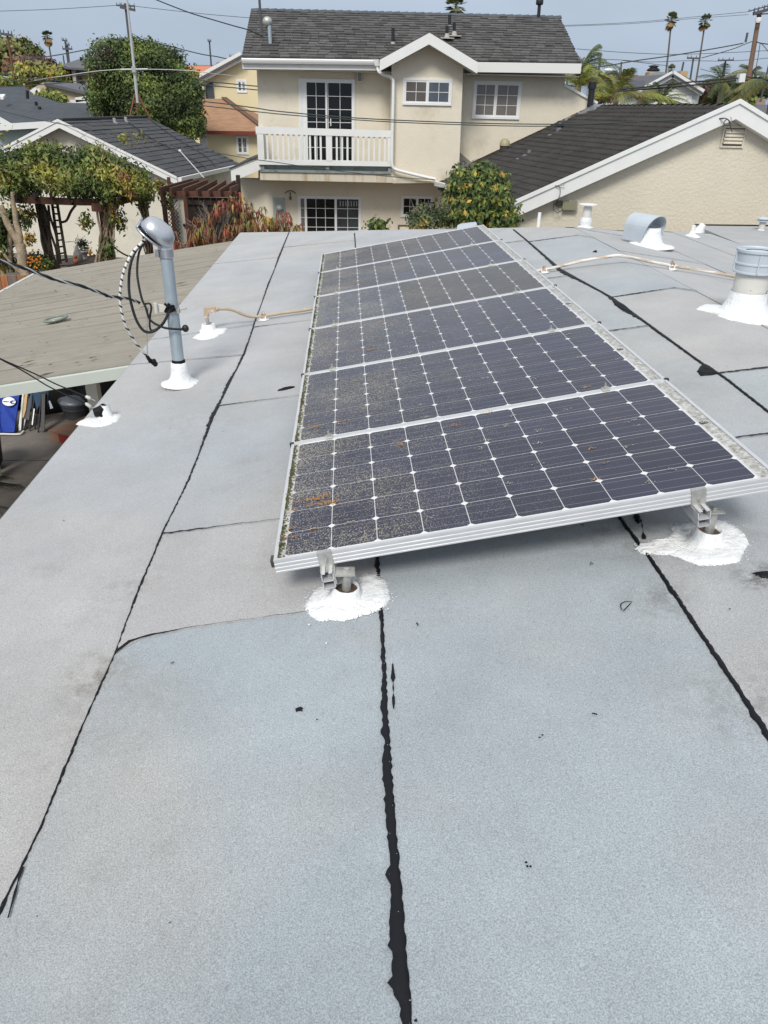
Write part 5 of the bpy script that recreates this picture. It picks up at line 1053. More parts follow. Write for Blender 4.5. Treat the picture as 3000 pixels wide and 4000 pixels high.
# low left roof of the lower storey
P0, P1 = onY((901, 664), 22.9), onY((1013, 617), 22.9)
mb = MB(); dz = Vector((0, 0, -.30)); k_ = Vector((0, .04, 0)); mb.hexa([P0 + dz, P1 + dz, P1 + dz + k_, P0 + dz + k_, P0, P1, P1 + k_, P0 + k_]); mb.build('side_rake_board', WHITE, hb_)
slabq('side_roof', hb_, [P0 + Vector((-.03, -.03, .05)), P1 + Vector((0, -.03, .05)), P1 + Vector((0, 5, .05)), P0 + Vector((-.03, 5, .05))], .045, GROOF)
# sloping parapet trim at the right
p0, p1 = onY((2204, 332), YW - .02), onY((2333, 402), YW - .02); mb = MB(); mb.bar(p0, p1, .06, .06); mb.build('parapet_trim', WHITE, hb_)
# roof pipes of the house
def pipe_thing(name, label, cat, p0, p1, Y, r, mat, extra=None, group=None):
    a, b = onY(p0, Y), onY(p1, Y); t = thing(name, label, cat, tuple(a), group=group); mb = MB(); mb.tube([a, b], r, 10); mb.build('pipe', mat, t); return t, a, b
def zroof(Y): return (Y - 23.0) / 3.6
t, a, b = pipe_thing('roof_mast', 'tall thin dark mast strapped beside the left end of the house ridge', 'mast', px(2, 204, 245), px(2, 186, -30), 24.7, .035, POLED)
for p in ((205, 270),): q_ = onY(px(2, *p), 24.6); mb = MB(); mb.box(q_.x - .25, q_.x + .25, 24.45, 24.8, q_.z - .02, q_.z + .01); mb.build('foot_flashing', GALV, t)
t, a, b = pipe_thing('service_mast', 'short galvanised weatherhead mast on the left of the charcoal shingle roof', 'mast', px(2, 262, 340), px(2, 252, 160), 23.9, .05, GALV)
mb = MB(); q_ = onY(px(2, 240, 140), 23.9); mb.ball(q_, (.13, .09, .12), 10, 7); mb.build('weatherhead', ALUD, t); mb = MB(); q_ = onY(px(2, 262, 338), 23.9); mb.lathe(q_, [(.17, -.03), (.15, .02), (.07, .06), (.06, .14)], 12); mb.build('flashing', ALUD, t)
for (x, y0, y1, Y, lab) in ((1053, 310, 180, 24.1, 'black vent pipe standing left of the small front gable'), (1403, 255, 168, 24.4, 'black vent pipe just right of the gable peak'), (1420, 200, 95, 25.6, 'black vent pipe highest up the roof behind the gable'), (1450, 240, 148, 24.6, 'black vent pipe right of its two neighbours, on a pale flashing')):
    t, a, b = pipe_thing('vent_pipe', lab, 'vent pipe', px(2, x, y0), px(2, x + 1, y1), Y, .045, BLACKM, group='black vent pipes on the shingle roof')
    mb = MB(); q_ = onY(px(2, x, y0 - 5), Y); mb.tube([q_, q_ + Vector((0, 0, .12))], [.08, .055], 10); mb.box(q_.x - .18, q_.x + .18, Y - .15, Y + .2, q_.z - .01, q_.z + .015); mb.build('flashing', pbr('flash%d' % x, (.42, .40, .36), .7), t)
t, a, b = pipe_thing('flue_pipe', 'black flue pipe with a round cap at the right end of the ridge', 'flue pipe', px(3, 902, 175), px(3, 912, 40), 26.5, .05, BLACKM); mb = MB(); mb.lathe(b + Vector((0, 0, -.02)), [(.05, 0), (.10, .0), (.11, .03), (.11, .12), (.08, .18), (0, .2)], 12); mb.build('cap', BLACKM, t)
# ---------------------------------------------------------------- the wing with the dark tile roof
YG = 15.0
wg = thing('single_storey_wing', 'cream stucco single storey wing with a dark tile roof and a wide white rake board', 'house', (7, 19, 0))
WR1, WR2 = onY((2885, 397), YG), onY((2331, 404), YW - .05); WE1, WE2 = onY((1993, 797), YG), onY((1712, 706), 22.6)
WR2 = Vector((WR1.x, YW - .05, WR1.z)); slope = (WR1.z - WE1.z) / (WR1.x - WE1.x)
WE2.z = WR1.z - slope * (WR1.x - WE2.x); 
slabq('roof', wg, [WE1, WR1, WR2, WE2], .08, SLATE, .13)
# u runs along the eave; build rows from eave to ridge
WE2b = WE1 + (WE2 - WE1)
DRP = Vector((0, 0, -.10))
courses(wg, WE1 + DRP, WE2 + DRP, WR1 + DRP, WR2 + DRP, 22, 17, (SLATE, SLATEI), 'tile', 300, .040, ribs=6, jit=.8, wvar=0, seed=9)
XR = WR1.x * 2 - WE1.x
slabq('roof', wg, [WR1, (XR, YG, WE1.z), (XR, YW + 2, WE1.z), WR2 + Vector((0, 2, 0))], .08, SLATE, .09)
mb = MB(); mb.box(WR1.x - .2, WR1.x + .2, YG + .1, YW + .5, WR1.z - .20, WR1.z - .15); mb.build('ridge_board', SLATE, wg)
n = 26; L_ = (WR2.y - WR1.y) / n; mb0 = MB(); k = 7; V = []
for yy, rr in ((0, .105), (L_ * 1.12, .085)):
    for i in range(k): a = math.pi * i / (k - 1); V.append((-rr * 1.25 * math.cos(a), yy, rr * math.sin(a) + (.012 if yy == 0 else -.008) - .02))
mb0.add(V, [(i, i + 1, k + i + 1, k + i) for i in range(k - 1)]); rcm = mb0.mesh('ridge_tile', SLATE)
for i in range(n): link('ridge_tile', rcm, wg, WR1 + Vector((0, L_ * i, 0)) - Vector((7, 19, .115)))
dz = Vector((0, 0, -.285)); bk = Vector((0, .04, 0))
for P, Q in ((WE1, WR1), (WR1, Vector((XR, YG, WE1.z)))):
    f_ = Vector((0, -.045, .01)); mb = MB(); mb.hexa([P + dz + f_, Q + dz + f_, Q + dz + bk, P + dz + bk, P + f_, Q + f_, Q + bk, P + bk]); mb.build('rake_board', WHITE, wg)
    f2 = Vector((0, -.075, .045)); mb = MB(); d2 = Vector((0, 0, -.075)); mb.hexa([P + d2 + f2, Q + d2 + f2, Q + d2 + Vector((0, -.046, .045)), P + d2 + Vector((0, -.046, .045)), P + f2, Q + f2, Q + Vector((0, -.046, .045)), P + Vector((0, -.046, .045))]); mb.build('rake_trim', WHITE, wg)
    mb = MB(); mb.hexa([P + dz + Vector((0, .041, -.0)), Q + dz + Vector((0, .041, 0)), Q + dz + Vector((0, .17, 0)), P + dz + Vector((0, .17, 0))] + [p + Vector((0, 0, .02)) for p in (P + dz + Vector((0, .041, 0)), Q + dz + Vector((0, .041, 0)), Q + dz + Vector((0, .17, 0)), P + dz + Vector((0, .17, 0)))]); mb.build('soffit', WHITE, wg)
yg = YG + .18; mb = MB(); s_ = .03; xa, xb = WE1.x + .25, XR - .25
mb.poly([(xa, yg, 0), (xb, yg, 0), (xb, yg, WE1.z + .25 * slope - .1), (WR1.x, yg, WR1.z - .11), (xa, yg, WE1.z + .25 * slope - .1)], .25, (0, 1, 0)); mb.build('gable_wall', STUCCO2, wg)
mb = MB(); mb.hexa([(xa, yg + .26, 0), (xa + .2, yg + .26, 0), (WE2.x + .6, YW - .3, 0), (WE2.x + .4, YW - .3, 0)] + [(xa, yg + .26, WE1.z - .05), (xa + .2, yg + .26, WE1.z - .05), (WE2.x + .6, YW - .3, WE2.z - .05), (WE2.x + .4, YW - .3, WE2.z - .05)]); mb.build('side_wall', STUCCO2, wg)
gp = [WE1 + Vector((-.06, 1.2, -.05)), WE2 + Vector((-.06, 0, -.05))]; mb = MB(); mb.bar(gp[0], gp[1], .11, .11); mb.build('gutter', WHITE2, wg)
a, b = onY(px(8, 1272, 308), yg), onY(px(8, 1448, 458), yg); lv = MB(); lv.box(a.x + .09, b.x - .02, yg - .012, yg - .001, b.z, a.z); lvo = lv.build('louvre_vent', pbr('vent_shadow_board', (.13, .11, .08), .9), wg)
for i in range(4):
    z = a.z - .03 - (a.z - b.z - .06) * (i + .45) / 4; mb = MB(); mb.hexa([(a.x + .10, yg - .05, z - .03), (b.x - .03, yg - .05, z - .03), (b.x - .03, yg - .012, z + .02), (a.x + .10, yg - .012, z + .02), (a.x + .10, yg - .05, z - .015), (b.x - .03, yg - .05, z - .015), (b.x - .03, yg - .012, z + .035), (a.x + .10, yg - .012, z + .035)]); mb.build('slat', STUCCO2, lvo)
mb = MB(); w_ = .028
for (x0, x1, z0, z1) in ((a.x + .06, b.x + .01, a.z - .0, a.z + w_), (a.x + .06, b.x + .01, b.z - w_, b.z), (a.x + .06, a.x + .088, b.z, a.z), (b.x - .018, b.x + .01, b.z, a.z)): mb.box(x0, x1, yg - .03, yg - .001, z0, z1)
mb.build('vent_frame', STUCCO2, lvo)
# cricket flashing between bay and wing
mb = MB(); mb.poly([onY((1793, 594), YW - .02), onY((1841, 633), YW - .02), onY((1858, 640), 23.0), onY((1800, 682), 22.6), onY((1790, 684), 22.7)], .03); mb.build('saddle_flashing', pbr('flashing_grey', (.17, .17, .16), .8, noise=(3, .15)), wg)
# boxes and wires on the wing
a, b = onY(px(7, 1238, 797), yg), onY(px(7, 1334, 864), yg); jb = thing('junction_box', 'olive grey utility box on the wing wall under the white rake board', 'utility box', ((a.x + b.x) / 2, yg - .06, b.z)); OLIVE = pbr('olive_box', (.25, .24, .16), .6, noise=(4, .06))
mb = MB(); mb.box(a.x, b.x, yg - .09, yg - .002, b.z, a.z); mb.build('housing', OLIVE, jb); mb = MB(); mb.box(a.x - .015, b.x + .01, yg - .105, yg - .091, b.z - .008, a.z + .008); mb.build('lid', OLIVE, jb)
mb = MB(); mb.box((a.x + b.x) / 2 - .02, (a.x + b.x) / 2 + .02, yg - .11, yg - .09, a.z, a.z + .03); mb.box(b.x + .01, b.x + .03, yg - .1, yg - .06, a.z - .12, a.z - .04); mb.build('latch', ALUD, jb)
a, b = onY(px(7, 1190, 793), yg), onY(px(7, 1222, 835), yg); mb = MB(); mb.box(a.x, b.x, yg - .05, yg - .002, b.z, a.z); mb.solo('small_box', pbr('brown_grey_box', (.16, .14, .12), .6), ((a.x + b.x) / 2, yg - .02, b.z), 'small brown grey box left of the olive utility box', 'utility box')
for pts, lab in (([(1180, 672), (1215, 690), (1220, 730), (1205, 780), (1180, 820), (1165, 850), (1175, 880), (1200, 893), (1225, 880), (1240, 862)], 'thin brown wire looping from the rake board down to the olive box'), ([(1170, 790), (1165, 830), (1168, 855)], 'short wire stub left of the small brown box'), ([(1205, 835), (1203, 870), (1225, 885)], 'short wire between the small box and the olive box')):
    mb = MB(); P = bez([onY(px(7, *p), yg - .12 if p[1] > 780 else YG - .08) for p in pts], 5); mb.tube(P, .006, 5); mb.solo('wall_wire', WIREG, tuple(P[-1]), lab, 'wire')
# vents on the wing roof
nW = (Vector((WR1.x - WE1.x, 0, WR1.z - WE1.z))).cross(Vector((0, 1, 0))); nW = nW if nW.z > 0 else -nW
def onW(p): return onP(p, WR1 + Vector((0, 0, -.08)), nW)
q_ = onW(px(4, 212, 905)); qt = onY(px(4, 240, 665), q_.y); t = thing('flue_pipe', 'thick black flue pipe rising from the dark tile roof beside the house wall', 'flue pipe', tuple(q_)); mb = MB(); mb.tube([q_ - Vector((0, 0, .1)), qt], .085, 14); mb.build('pipe', BLACKM, t); mb = MB(); mb.tube([qt - Vector((0, 0, .16)), qt], .115, 14); mb.build('cap', BLACKM, t)
FLS = pbr('crumpled_lead', (.24, .25, .28), .5, .4, noise=(8, .2)); mb = MB(); u2 = Vector((WR1.x - WE1.x, 0, WR1.z - WE1.z)).normalized()
rn = random.Random(5); ring = [q_ + u2 * (.34 * math.cos(a) * rn.uniform(.8, 1.2)) + Vector((0, .42 * math.sin(a) * rn.uniform(.8, 1.2), 0)) + Vector((0, 0, .05)) for a in np.linspace(0, 5.8, 12)]
mb.add(ring + [q_ + Vector((0, 0, .16))], [(i, (i + 1) % 12, 12) for i in range(12)], False); mb.build('lead_flashing', FLS, t)
for (bx_, by_, tx_, ty_, r_, lab, dome) in ((768, 398, 770, 345, .13, 'cream domed vent at the edge of the dark tile roof', 1), (1212, 240, 1218, 180, .085, 'black pipe with crumpled lead flashing high on the dark tile roof', 2), (968, 425, 972, 385, .05, 'small lead sleeve vent in the middle of the dark tile roof', 0)):
    q_ = onW(px(7, bx_, by_)); qt = onY(px(7, tx_, ty_), q_.y); t = thing('roof_vent', lab, 'roof vent', tuple(q_)); mb = MB(); mb.tube([q_ - Vector((0, 0, .1)), qt], r_, 14); mb.build('sleeve', SLATE if dome == 1 else FLS, t)
    if dome == 1: mb = MB(); mb.lathe(qt, [(r_ * 1.15, -.02), (r_ * 1.15, .01), (r_ * 1.0, .09), (r_ * .6, .15), (0, .17)], 16); mb.build('dome_cap', pbr('cream_dome', (.38, .34, .20), .5), t)
    elif dome == 2: mb = MB(); mb.ball(qt, (.12, .12, .10), 10, 6); mb.build('cap', BLACKM, t)
    if dome != 1: mb = MB(); p = q_ - u2 * .35 + Vector((0, -.05, .03)); mb.hexa([p + Vector((0, -.15, 0)), p + u2 * .25 + Vector((0, -.15, 0)), p + u2 * .25 + Vector((0, .15, 0)), p + Vector((0, .15, 0))] + [p + Vector((0, -.15, .02)), p + u2 * .25 + Vector((0, -.15, .02)), p + u2 * .25 + Vector((0, .15, .02)), p + Vector((0, .15, .02))]); mb.build('apron', FLS, t)
# ---------------------------------------------------------------- the garage
GE1, GE2 = Vector((-4.903, 24.32, 2.4)), Vector((-3.878, 30.653, 2.4)); gd = (GE2 - GE1).normalized(); gp_ = Vector((-gd.y, gd.x, 0)); HW = 3.37
GR1, GR2 = GE1 + gp_ * HW + Vector((0, 0, 1.42)), GE2 + gp_ * HW + Vector((0, 0, 1.46)); GL1, GL2 = GE1 + gp_ * HW * 2, GE2 + gp_ * HW * 2
gar = thing('garage', 'cream stucco garage with a slate grey shingle roof and white rake boards behind the vine', 'garage', (-8, 27, 0))
slabq('roof', gar, [GE1, GE2, GR2, GR1], .07, GROOF, .02); slabq('roof', gar, [GR1, GR2, GL2, GL1], .07, GROOF, .0)
courses(gar, GE1, GE2, GR1, GR2, 15, 7, (GROOF, GROOF), 'shingle', 300, .026, jit=.9, seed=12)
for P, Q in ((GE1, GR1), (GR1, GL1)):
    o_ = -gd * .05; dz = Vector((0, 0, -.20)); mb = MB(); mb.hexa([P + dz + o_, Q + dz + o_, Q + dz, P + dz, P + o_ + Vector((0, 0, .01)), Q + o_ + Vector((0, 0, .01)), Q + Vector((0, 0, .01)), P + Vector((0, 0, .01))]); mb.build('rake_board', WHITE, gar)
    o2 = -gd * .075; d2 = Vector((0, 0, -.07)); u_ = Vector((0, 0, .03)); mb = MB(); mb.hexa([P + d2 + o2 + u_, Q + d2 + o2 + u_, Q + d2 + o_ * 1.05 + u_, P + d2 + o_ * 1.05 + u_, P + o2 + u_, Q + o2 + u_, Q + o_ * 1.05 + u_, P + o_ * 1.05 + u_]); mb.build('rake_trim', WHITE, gar)
mb = MB(); mb.bar(GE1 - gp_ * .06 + Vector((0, 0, -.06)), GE2 - gp_ * .06 + Vector((0, 0, -.06)), .12, .12); mb.build('gutter', WHITE2, gar)
mb = MB(); mb.bar(GR1 + Vector((0, 0, .02)), GR2 + Vector((0, 0, .02)), .22, .05); mb.build('ridge_cap', GROOF, gar)
wo = gd * .35; ins = .30; zf_ = ins * 1.42 / HW
W = [GE1 + wo + gp_ * ins, GE1 + wo + gp_ * (2 * HW - ins)]
mb = MB(); mb.poly([(W[0].x, W[0].y, 0), (W[0].x, W[0].y, 2.4 + zf_ - .09), tuple(GR1 + wo + Vector((0, 0, -.09))), (W[1].x, W[1].y, 2.4 + zf_ - .09), (W[1].x, W[1].y, 0)], .2, gd); mb.build('gable_wall', STUCCOG, gar)
S0, S1 = GE1 + wo * 1.6 + gp_ * ins, GE2 + gp_ * ins
mb = MB(); t_ = gp_ * .2; mb.hexa([(S0.x, S0.y, 0), (S1.x, S1.y, 0), (S1 + t_).to_tuple()[:2] + (0,), (S0 + t_).to_tuple()[:2] + (0,), (S0.x, S0.y, 2.45), (S1.x, S1.y, 2.45), (S1 + t_).to_tuple()[:2] + (2.45,), (S0 + t_).to_tuple()[:2] + (2.45,)]); mb.build('side_wall', STUCCOG, gar)
for (a, b, Yq) in (((744, 800), (744, 822), 0), ((817, 792), (830, 815), 0)):
    n0 = (GE2 - GE1).cross(GR1 - GE1); q_ = onP(px(1, *a), GE1, n0); mb = MB(); mb.tube([q_, q_ + Vector((.0, 0, .16))], [.06, .05], 8); mb.box(q_.x - .1, q_.x + .1, q_.y - .1, q_.y + .1, q_.z - .01, q_.z + .03); mb.build('vent_cap', ALUD, gar)
# ---------------------------------------------------------------- houses beyond
def Pz(z, L_): return [onY(px(z, x, y), Y) for x, y, Y in L_]
def block(parent, z, x0, x1, ytop, Y, depth, mat, zb=0, name='wall'):
    a, b = onY(px(z, x0, ytop), Y), onY(px(z, x1, ytop), Y); mb = MB(); mb.box(a.x, b.x, Y, Y + depth, zb, a.z); return mb.build(name, mat, parent)
def wallp(parent, z, pts, Y, mat, name='wall', t=.3, floor=True):
    P = [onY(px(z, *p), Y) for p in pts]
    if floor: P += [Vector((P[-1].x, Y, 0)), Vector((P[0].x, Y, 0))]
    mb = MB(); mb.poly(P, t, (0, 1, 0)); return mb.build(name, mat, parent)
def roofp(parent, z, pts, mat, t=.12, name='roof'): mb = MB(); mb.poly(Pz(z, pts), t); return mb.build(name, mat, parent)
def barp(parent, z, a, b, Y, w_, h_, mat, name, off=0): mb = MB(); mb.bar(onY(px(z, *a), Y - off), onY(px(z, *b), Y - off), w_, h_); return mb.build(name, mat, parent)
BLUEG = pbr('blue_grey_shingle', (.060, .070, .084), .95, noise=(2.5, .2), bump=(12, .4, .03))
MINT = pbr('pale_mint_wall', (.40, .47, .45), .9, noise=(.6, .05))
h = thing('house', 'neighbouring house with a blue grey shingle roof and pale mint wall at the left edge', 'house', (-17, 38, 0))
roofp(h, 1, [(-70, 820, 36), (75, 812, 36), (200, 806, 36), (215, 605, 43), (150, 557, 44.5), (-70, 567, 44.5)], BLUEG); roofp(h, 1, [(200, 806, 36), (660, 775, 36), (640, 755, 37), (575, 668, 41), (330, 665, 41.5), (215, 605, 43)], BLUEG)
wallp(h, 1, [(-70, 825), (420, 800)], 36.5, MINT); barp(h, 1, (-70, 828), (330, 805), 36, .06, .24, WHITE, 'fascia', .05)
mb = MB(); p = Pz(1, [(0, 610, 40), (35, 610, 40), (20, 628, 39.5), (0, 628, 39.5)]); mb.poly(p, .1); mb.build('skylight', WHITE2, h)
barp(h, 1, (-20, 765), (80, 822), 35.2, .05, .2, WHITE, 'porch_rake_board')
for x, y0, y1 in ((178, 640, 585), (235, 685, 658), (258, 712, 690), (280, 755, 712)):
    a, b = onY(px(1, x, y0), 39), onY(px(1, x - 2, y1), 39); mb = MB(); mb.tube([a, b], .07, 8); mb.solo('vent_pipe', BLACKM, tuple(a), {178: 'tallest dark vent on the blue grey roof at left', 235: 'short dark vent, second from left on the blue grey roof', 258: 'short dark vent, third from left on the blue grey roof', 280: 'dark vent nearest the garage on the blue grey roof'}[x], 'vent pipe', 'dark vents on the blue grey roof')
BEIGE = pbr('beige_wall', (.47, .39, .27), .9, noise=(.5, .05)); DKROOF = pbr('dark_grey_flat_roof', (.10, .105, .12), .8, noise=(1, .2))
h = thing('house', 'beige building with a dark grey low roof behind the blue grey house', 'house', (-17, 54, 0))
wallp(h, 1, [(205, 575), (283, 532), (600, 608)], 50, BEIGE, t=.3); roofp(h, 1, [(283, 531, 49.7), (600, 606, 49.7), (600, 560, 55), (560, 543, 55), (300, 531, 55)], DKROOF, .15)
barp(h, 1, (200, 602), (240, 580), 46, .05, .22, WHITE, 'rake_board'); barp(h, 1, (240, 580), (285, 632), 46, .05, .22, WHITE, 'rake_board'); barp(h, 1, (440, 662), (620, 664), 46, .1, .22, WHITE, 'awning'); barp(h, 1, (490, 648), (600, 632), 46, .1, .22, WHITE, 'awning')
h = thing('house', 'grey hip roofed house with a pale column beside the big green tree', 'house', (-22, 66, 0)); GREYR = pbr('grey_hip_roof', (.115, .12, .13), .95, noise=(1.4, .15))
roofp(h, 1, [(362, 432, 62), (640, 448, 62), (640, 385, 69), (520, 380, 69)], GREYR); wallp(h, 1, [(400, 448), (640, 450)], 63, pbr('grey_tan_wall', (.26, .24, .21), .9)); block(h, 1, 462, 482, 448, 62.4, .5, pbr('pale_column', (.50, .48, .42), .8), name='column')
mb = MB(); a, b = onY(px(1, 487, 455), 62.9), onY(px(1, 505, 490), 62.9); mb.box(a.x, b.x, 62.85, 62.95, b.z, a.z); mb.build('window', GLASS, h); block(h, 1, 535, 562, 485, 62.6, .3, pbr('orange_panel', (.42, .17, .06), .8), name='panel')
SALM = pbr('salmon_stucco', (.50, .25, .18), .9, noise=(1, .08))
h = thing('house', 'white trimmed salmon house with a chimney at the far left', 'house', (-36, 70, 0)); block(h, 1, 72, 126, 458, 70, 1.5, SALM, name='chimney'); block(h, 1, -60, 175, 526, 69, 5, SALM)
roofp(h, 1, [(-60, 492, 68), (0, 490, 68), (75, 515, 68), (160, 512, 68), (160, 500, 72), (40, 494, 72), (-60, 480, 72)], pbr('white_gravel_roof', (.55, .56, .57), .8), .5)
# yellow house
h = thing('yellow_house', 'large pale yellow house with brown hip roof, left of the two storey house', 'house', (-3, 50, 0)); RED = pbr('dark_red_trim', (.20, .04, .03), .7)
wallp(h, 1, [(1262, 545), (1568, 375), (1800, 480)], 48, YELLOW, t=.4)
barp(h, 1, (1248, 534), (1568, 362), 47.6, .06, .42, WHITE, 'rake_board'); A_, B_ = onY(px(1, 1248, 526), 47.4), onY(px(1, 1570, 352), 47.4); slabq('roof', h, [A_, B_, B_ + Vector((0, 8, 0)), A_ + Vector((0, 8, 0))], .1, pbr('yellow_house_roof', (.12, .10, .09), .9))
BROWNR = pbr('tan_brown_shingle', (.33, .19, .11), .95, noise=(4, .28), stretch=(.5, 1, 3), bump=(10, .3, .03))
roofp(h, 1, [(1270, 852, 42), (1700, 858, 42), (1700, 830, 42.9), (1450, 640, 47), (1270, 640, 47)], BROWNR); roofp(h, 1, [(1452, 639, 47.02), (1700, 828, 42.92), (1700, 752, 47)], pbr('tan_brown_hip', (.31, .18, .105), .95, noise=(3, .2)), .1)
barp(h, 1, (1452, 640), (1700, 828), 44.9, .01, .01, BROWNR, 'hip_line'); mb = MB(); a, b = onY(px(1, 1270, 857), 41.95), onY(px(1, 1700, 864), 41.95); mb.bar(a, b, .06, .16); mb.build('fascia', RED, h)
P = Pz(1, [(1452, 640, 47), (1700, 828, 42.9)]); mb = MB(); mb.bar(P[0] + Vector((0, 0, .06)), P[1] + Vector((0, 0, .06)), .30, .05); mb.build('hip_cap', pbr('hip_cap', (.13, .075, .05), .9), h)
block(h, 1, 1290, 1700, 868, 42.4, 5, YELLOW)
window(h, 42.4, px(1, 1527, 878), px(1, 1614, 1002), fr=.065, split=.5, cols=(1, 2), rows=3, glass=(SCREEN, SCREEN)); window(h, 42.4, px(1, 1300, 868), px(1, 1347, 945), fr=.065, split=.5, cols=(1, 1), rows=2, glass=(GLASSB, GLASSB))
window(h, 48, px(1, 1531, 516), px(1, 1602, 602), fr=.065, split=.5, cols=(1, 2), rows=3, glass=(GLASSB, GLASSC)); wallp(h, 1, [(1335, 545), (1378, 528), (1388, 640), (1335, 640)], 47.9, pbr('recess_shade', (.06, .075, .09), .8), 'shaded_recess', .05, False)  # flat dark sheet painted for the shade inside a recess
block(h, 1, 1305, 1318, 560, 47.5, .3, WHITE, name='porch_post')
h = thing('house', 'house with an orange tile roof behind the yellow house', 'house', (-6, 78, 0)); roofp(h, 1, [(1190, 512, 74), (1500, 512, 74), (1500, 428, 80), (1190, 430, 80)], pbr('orange_clay_tile', (.56, .20, .10), .85, noise=(3, .22), bump=(6, .6, .05))); block(h, 1, 1200, 1490, 514, 75, 4, YELLOW)
h = thing('house', 'distant mauve brown roof peeking over the orange tile roof', 'house', (-2, 95, 0)); roofp(h, 1, [(1385, 430, 92), (1520, 430, 92), (1500, 400, 97), (1408, 402, 97)], pbr('mauve_roof', (.24, .14, .115), .9)); block(h, 1, 1390, 1500, 430, 93, 3, BEIGE)
roofp(h, 1, [(1255, 430, 96), (1400, 430, 96), (1400, 421, 98), (1260, 421, 98)], MATS['mauve_roof'], .1)
# right hand side
h = thing('white_siding_house', 'white clapboard gable house with a round vent behind the palms at right', 'house', (22, 62, 0)); SID = pbr('white_siding', (.70, .72, .70), .7)
P = [px(4, *p) for p in ((618, 762), (890, 612), (1108, 752))]; Q = [onY(p, 60) for p in P]; floorz = 0
mb = MB(); mb.poly([Q[0], Q[1], Q[2], Vector((Q[2].x, 60, 0)), Vector((Q[0].x, 60, 0))], .4, (0, 1, 0)); mb.build('wall', SID, h)
z = Q[0].z - 3.2; zt = Q[1].z; i = 0
while z < zt - .25:       # clapboards, one by one
    if z > Q[0].z: f_ = (z - Q[0].z) / (zt - Q[0].z); xa_ = Q[0].x + (Q[1].x - Q[0].x) * f_; xb_ = Q[2].x + (Q[1].x - Q[2].x) * max(0, (z - Q[2].z) / (zt - Q[2].z))
    else: xa_, xb_ = Q[0].x, Q[2].x
    mb = MB(); mb.hexa([(xa_ + .15, 59.94, z), (xb_ - .15, 59.94, z), (xb_ - .15, 59.999, z), (xa_ + .15, 59.999, z), (xa_ + .15, 59.985, z + .21), (xb_ - .15, 59.985, z + .21), (xb_ - .15, 59.999, z + .21), (xa_ + .15, 59.999, z + .21)]); mb.build('clapboard', SID, h); z += .215
for a, b in (((612, 752), (890, 600)), ((890, 600), (1132, 752))): barp(h, 4, a, b, 59.5, .08, .42, WHITE, 'rake_board')
for a_, b_2 in (((604, 752), (890, 594)), ((890, 594), (1138, 750))):
    A_, B_ = onY(px(4, *a_), 59.3), onY(px(4, *b_2), 59.3); d_ = Vector((0, 9, 0)); slabq('roof', h, [A_, B_, B_ + d_, A_ + d_], .1, DKROOF)
a = onY(px(4, 884, 641), 59.9); mb = MB(); mb.lathe(a, [(.0, .05), (.36, .05), (.36, 0)], 18, (0, -1, 0), False); mb.build('round_vent', pbr('vent_grey', (.52, .53, .52), .7), h)
window(h, 59.93, px(4, 942, 770), px(4, 1034, 835), fr=.12, split=.46, cols=(1, 1), rows=1, glass=(GLASSB, pbr('pale_blind', (.40, .42, .40), .5)))
roofp(h, 4, [(295, 735, 58), (640, 738, 58), (884, 606, 61.5), (700, 652, 63), (300, 648, 63)], pbr('charcoal_far_roof', (.075, .08, .092), .95, noise=(2, .2))); block(h, 4, 300, 640, 742, 58.4, 3, SID); barp(h, 4, (290, 742), (640, 744), 57.9, .1, .25, WHITE, 'fascia')
roofp(h, 4, [(275, 700, 57.5), (300, 650, 57.5), (318, 735, 57.5)], WHITE, .2, 'gable_end')
h = thing('house', 'house with a brown tile roof and two tan chimneys behind the white gable', 'house', (20, 76, 0)); BT = pbr('brown_tile', (.17, .10, .075), .9, noise=(2, .25)); TANC = pbr('tan_chimney', (.50, .36, .20), .9, noise=(1, .1))
roofp(h, 4, [(460, 660, 73), (720, 660, 73), (700, 612, 78), (470, 610, 78)], BT); block(h, 4, 470, 1110, 672, 76, 3, BEIGE); block(h, 4, 703, 749, 583, 75, 1.2, TANC, name='chimney'); block(h, 4, 713, 742, 571, 75.2, .8, BLACKM, zb=8, name='chimney_cap') if False else None
a = onY(px(4, 728, 578), 75.5); mb = MB(); mb.lathe(a, [(.5, 0), (.6, .1), (.3, .3), (.5, .4), (0, .5)], 12); mb.build('chimney_cap', BLACKM, h)
block(h, 4, 955, 1014, 575, 72, 1.4, TANC, name='chimney'); roofp(h, 4, [(905, 612, 66), (1125, 700, 66), (1128, 688, 70), (960, 604, 72), (908, 600, 72)], pbr('brown_shake', (.13, .09, .07), .9, noise=(2, .25)), .2)
mb = MB(); q_ = onY(px(4, 770, 640), 66); mb.lathe(q_, [(1.3, -.9), (1.25, -.3), (.9, .2), (.4, .45), (0, .5)], 16); mb.solo('turbine_vent', pbr('dull_roof_dome', (.16, .17, .18), .5), tuple(q_), 'dull rounded roof vent left of the white gable peak', 'roof vent')
mb = MB(); q_ = onY(px(4, 690, 645), 67); mb.lathe(q_, [(1.2, -.9), (1.1, -.3), (.7, .1), (0, .25)], 16); mb.solo('turbine_vent', MATS['dull_roof_dome'], tuple(q_), 'dull low roof dome below the capped tan chimney', 'roof vent')
PEACH = pbr('peach_stucco', (.50, .30, .19), .9, noise=(1, .06))
h = thing('house', 'small peach house with a white rake board below the dark hedge trees', 'house', (33, 76, 0)); wallp(h, 4, [(1105, 765), (1145, 778), (1225, 755), (1380, 812)], 75, PEACH)
barp(h, 4, (1143, 776), (1228, 750), 74.6, .1, .5, WHITE, 'rake_board'); barp(h, 4, (1228, 750), (1388, 806), 74.6, .1, .5, WHITE, 'rake_board'); roofp(h, 4, [(1105, 770, 76), (1145, 760, 76), (1225, 742, 80), (1105, 745, 80)], BLUEG)
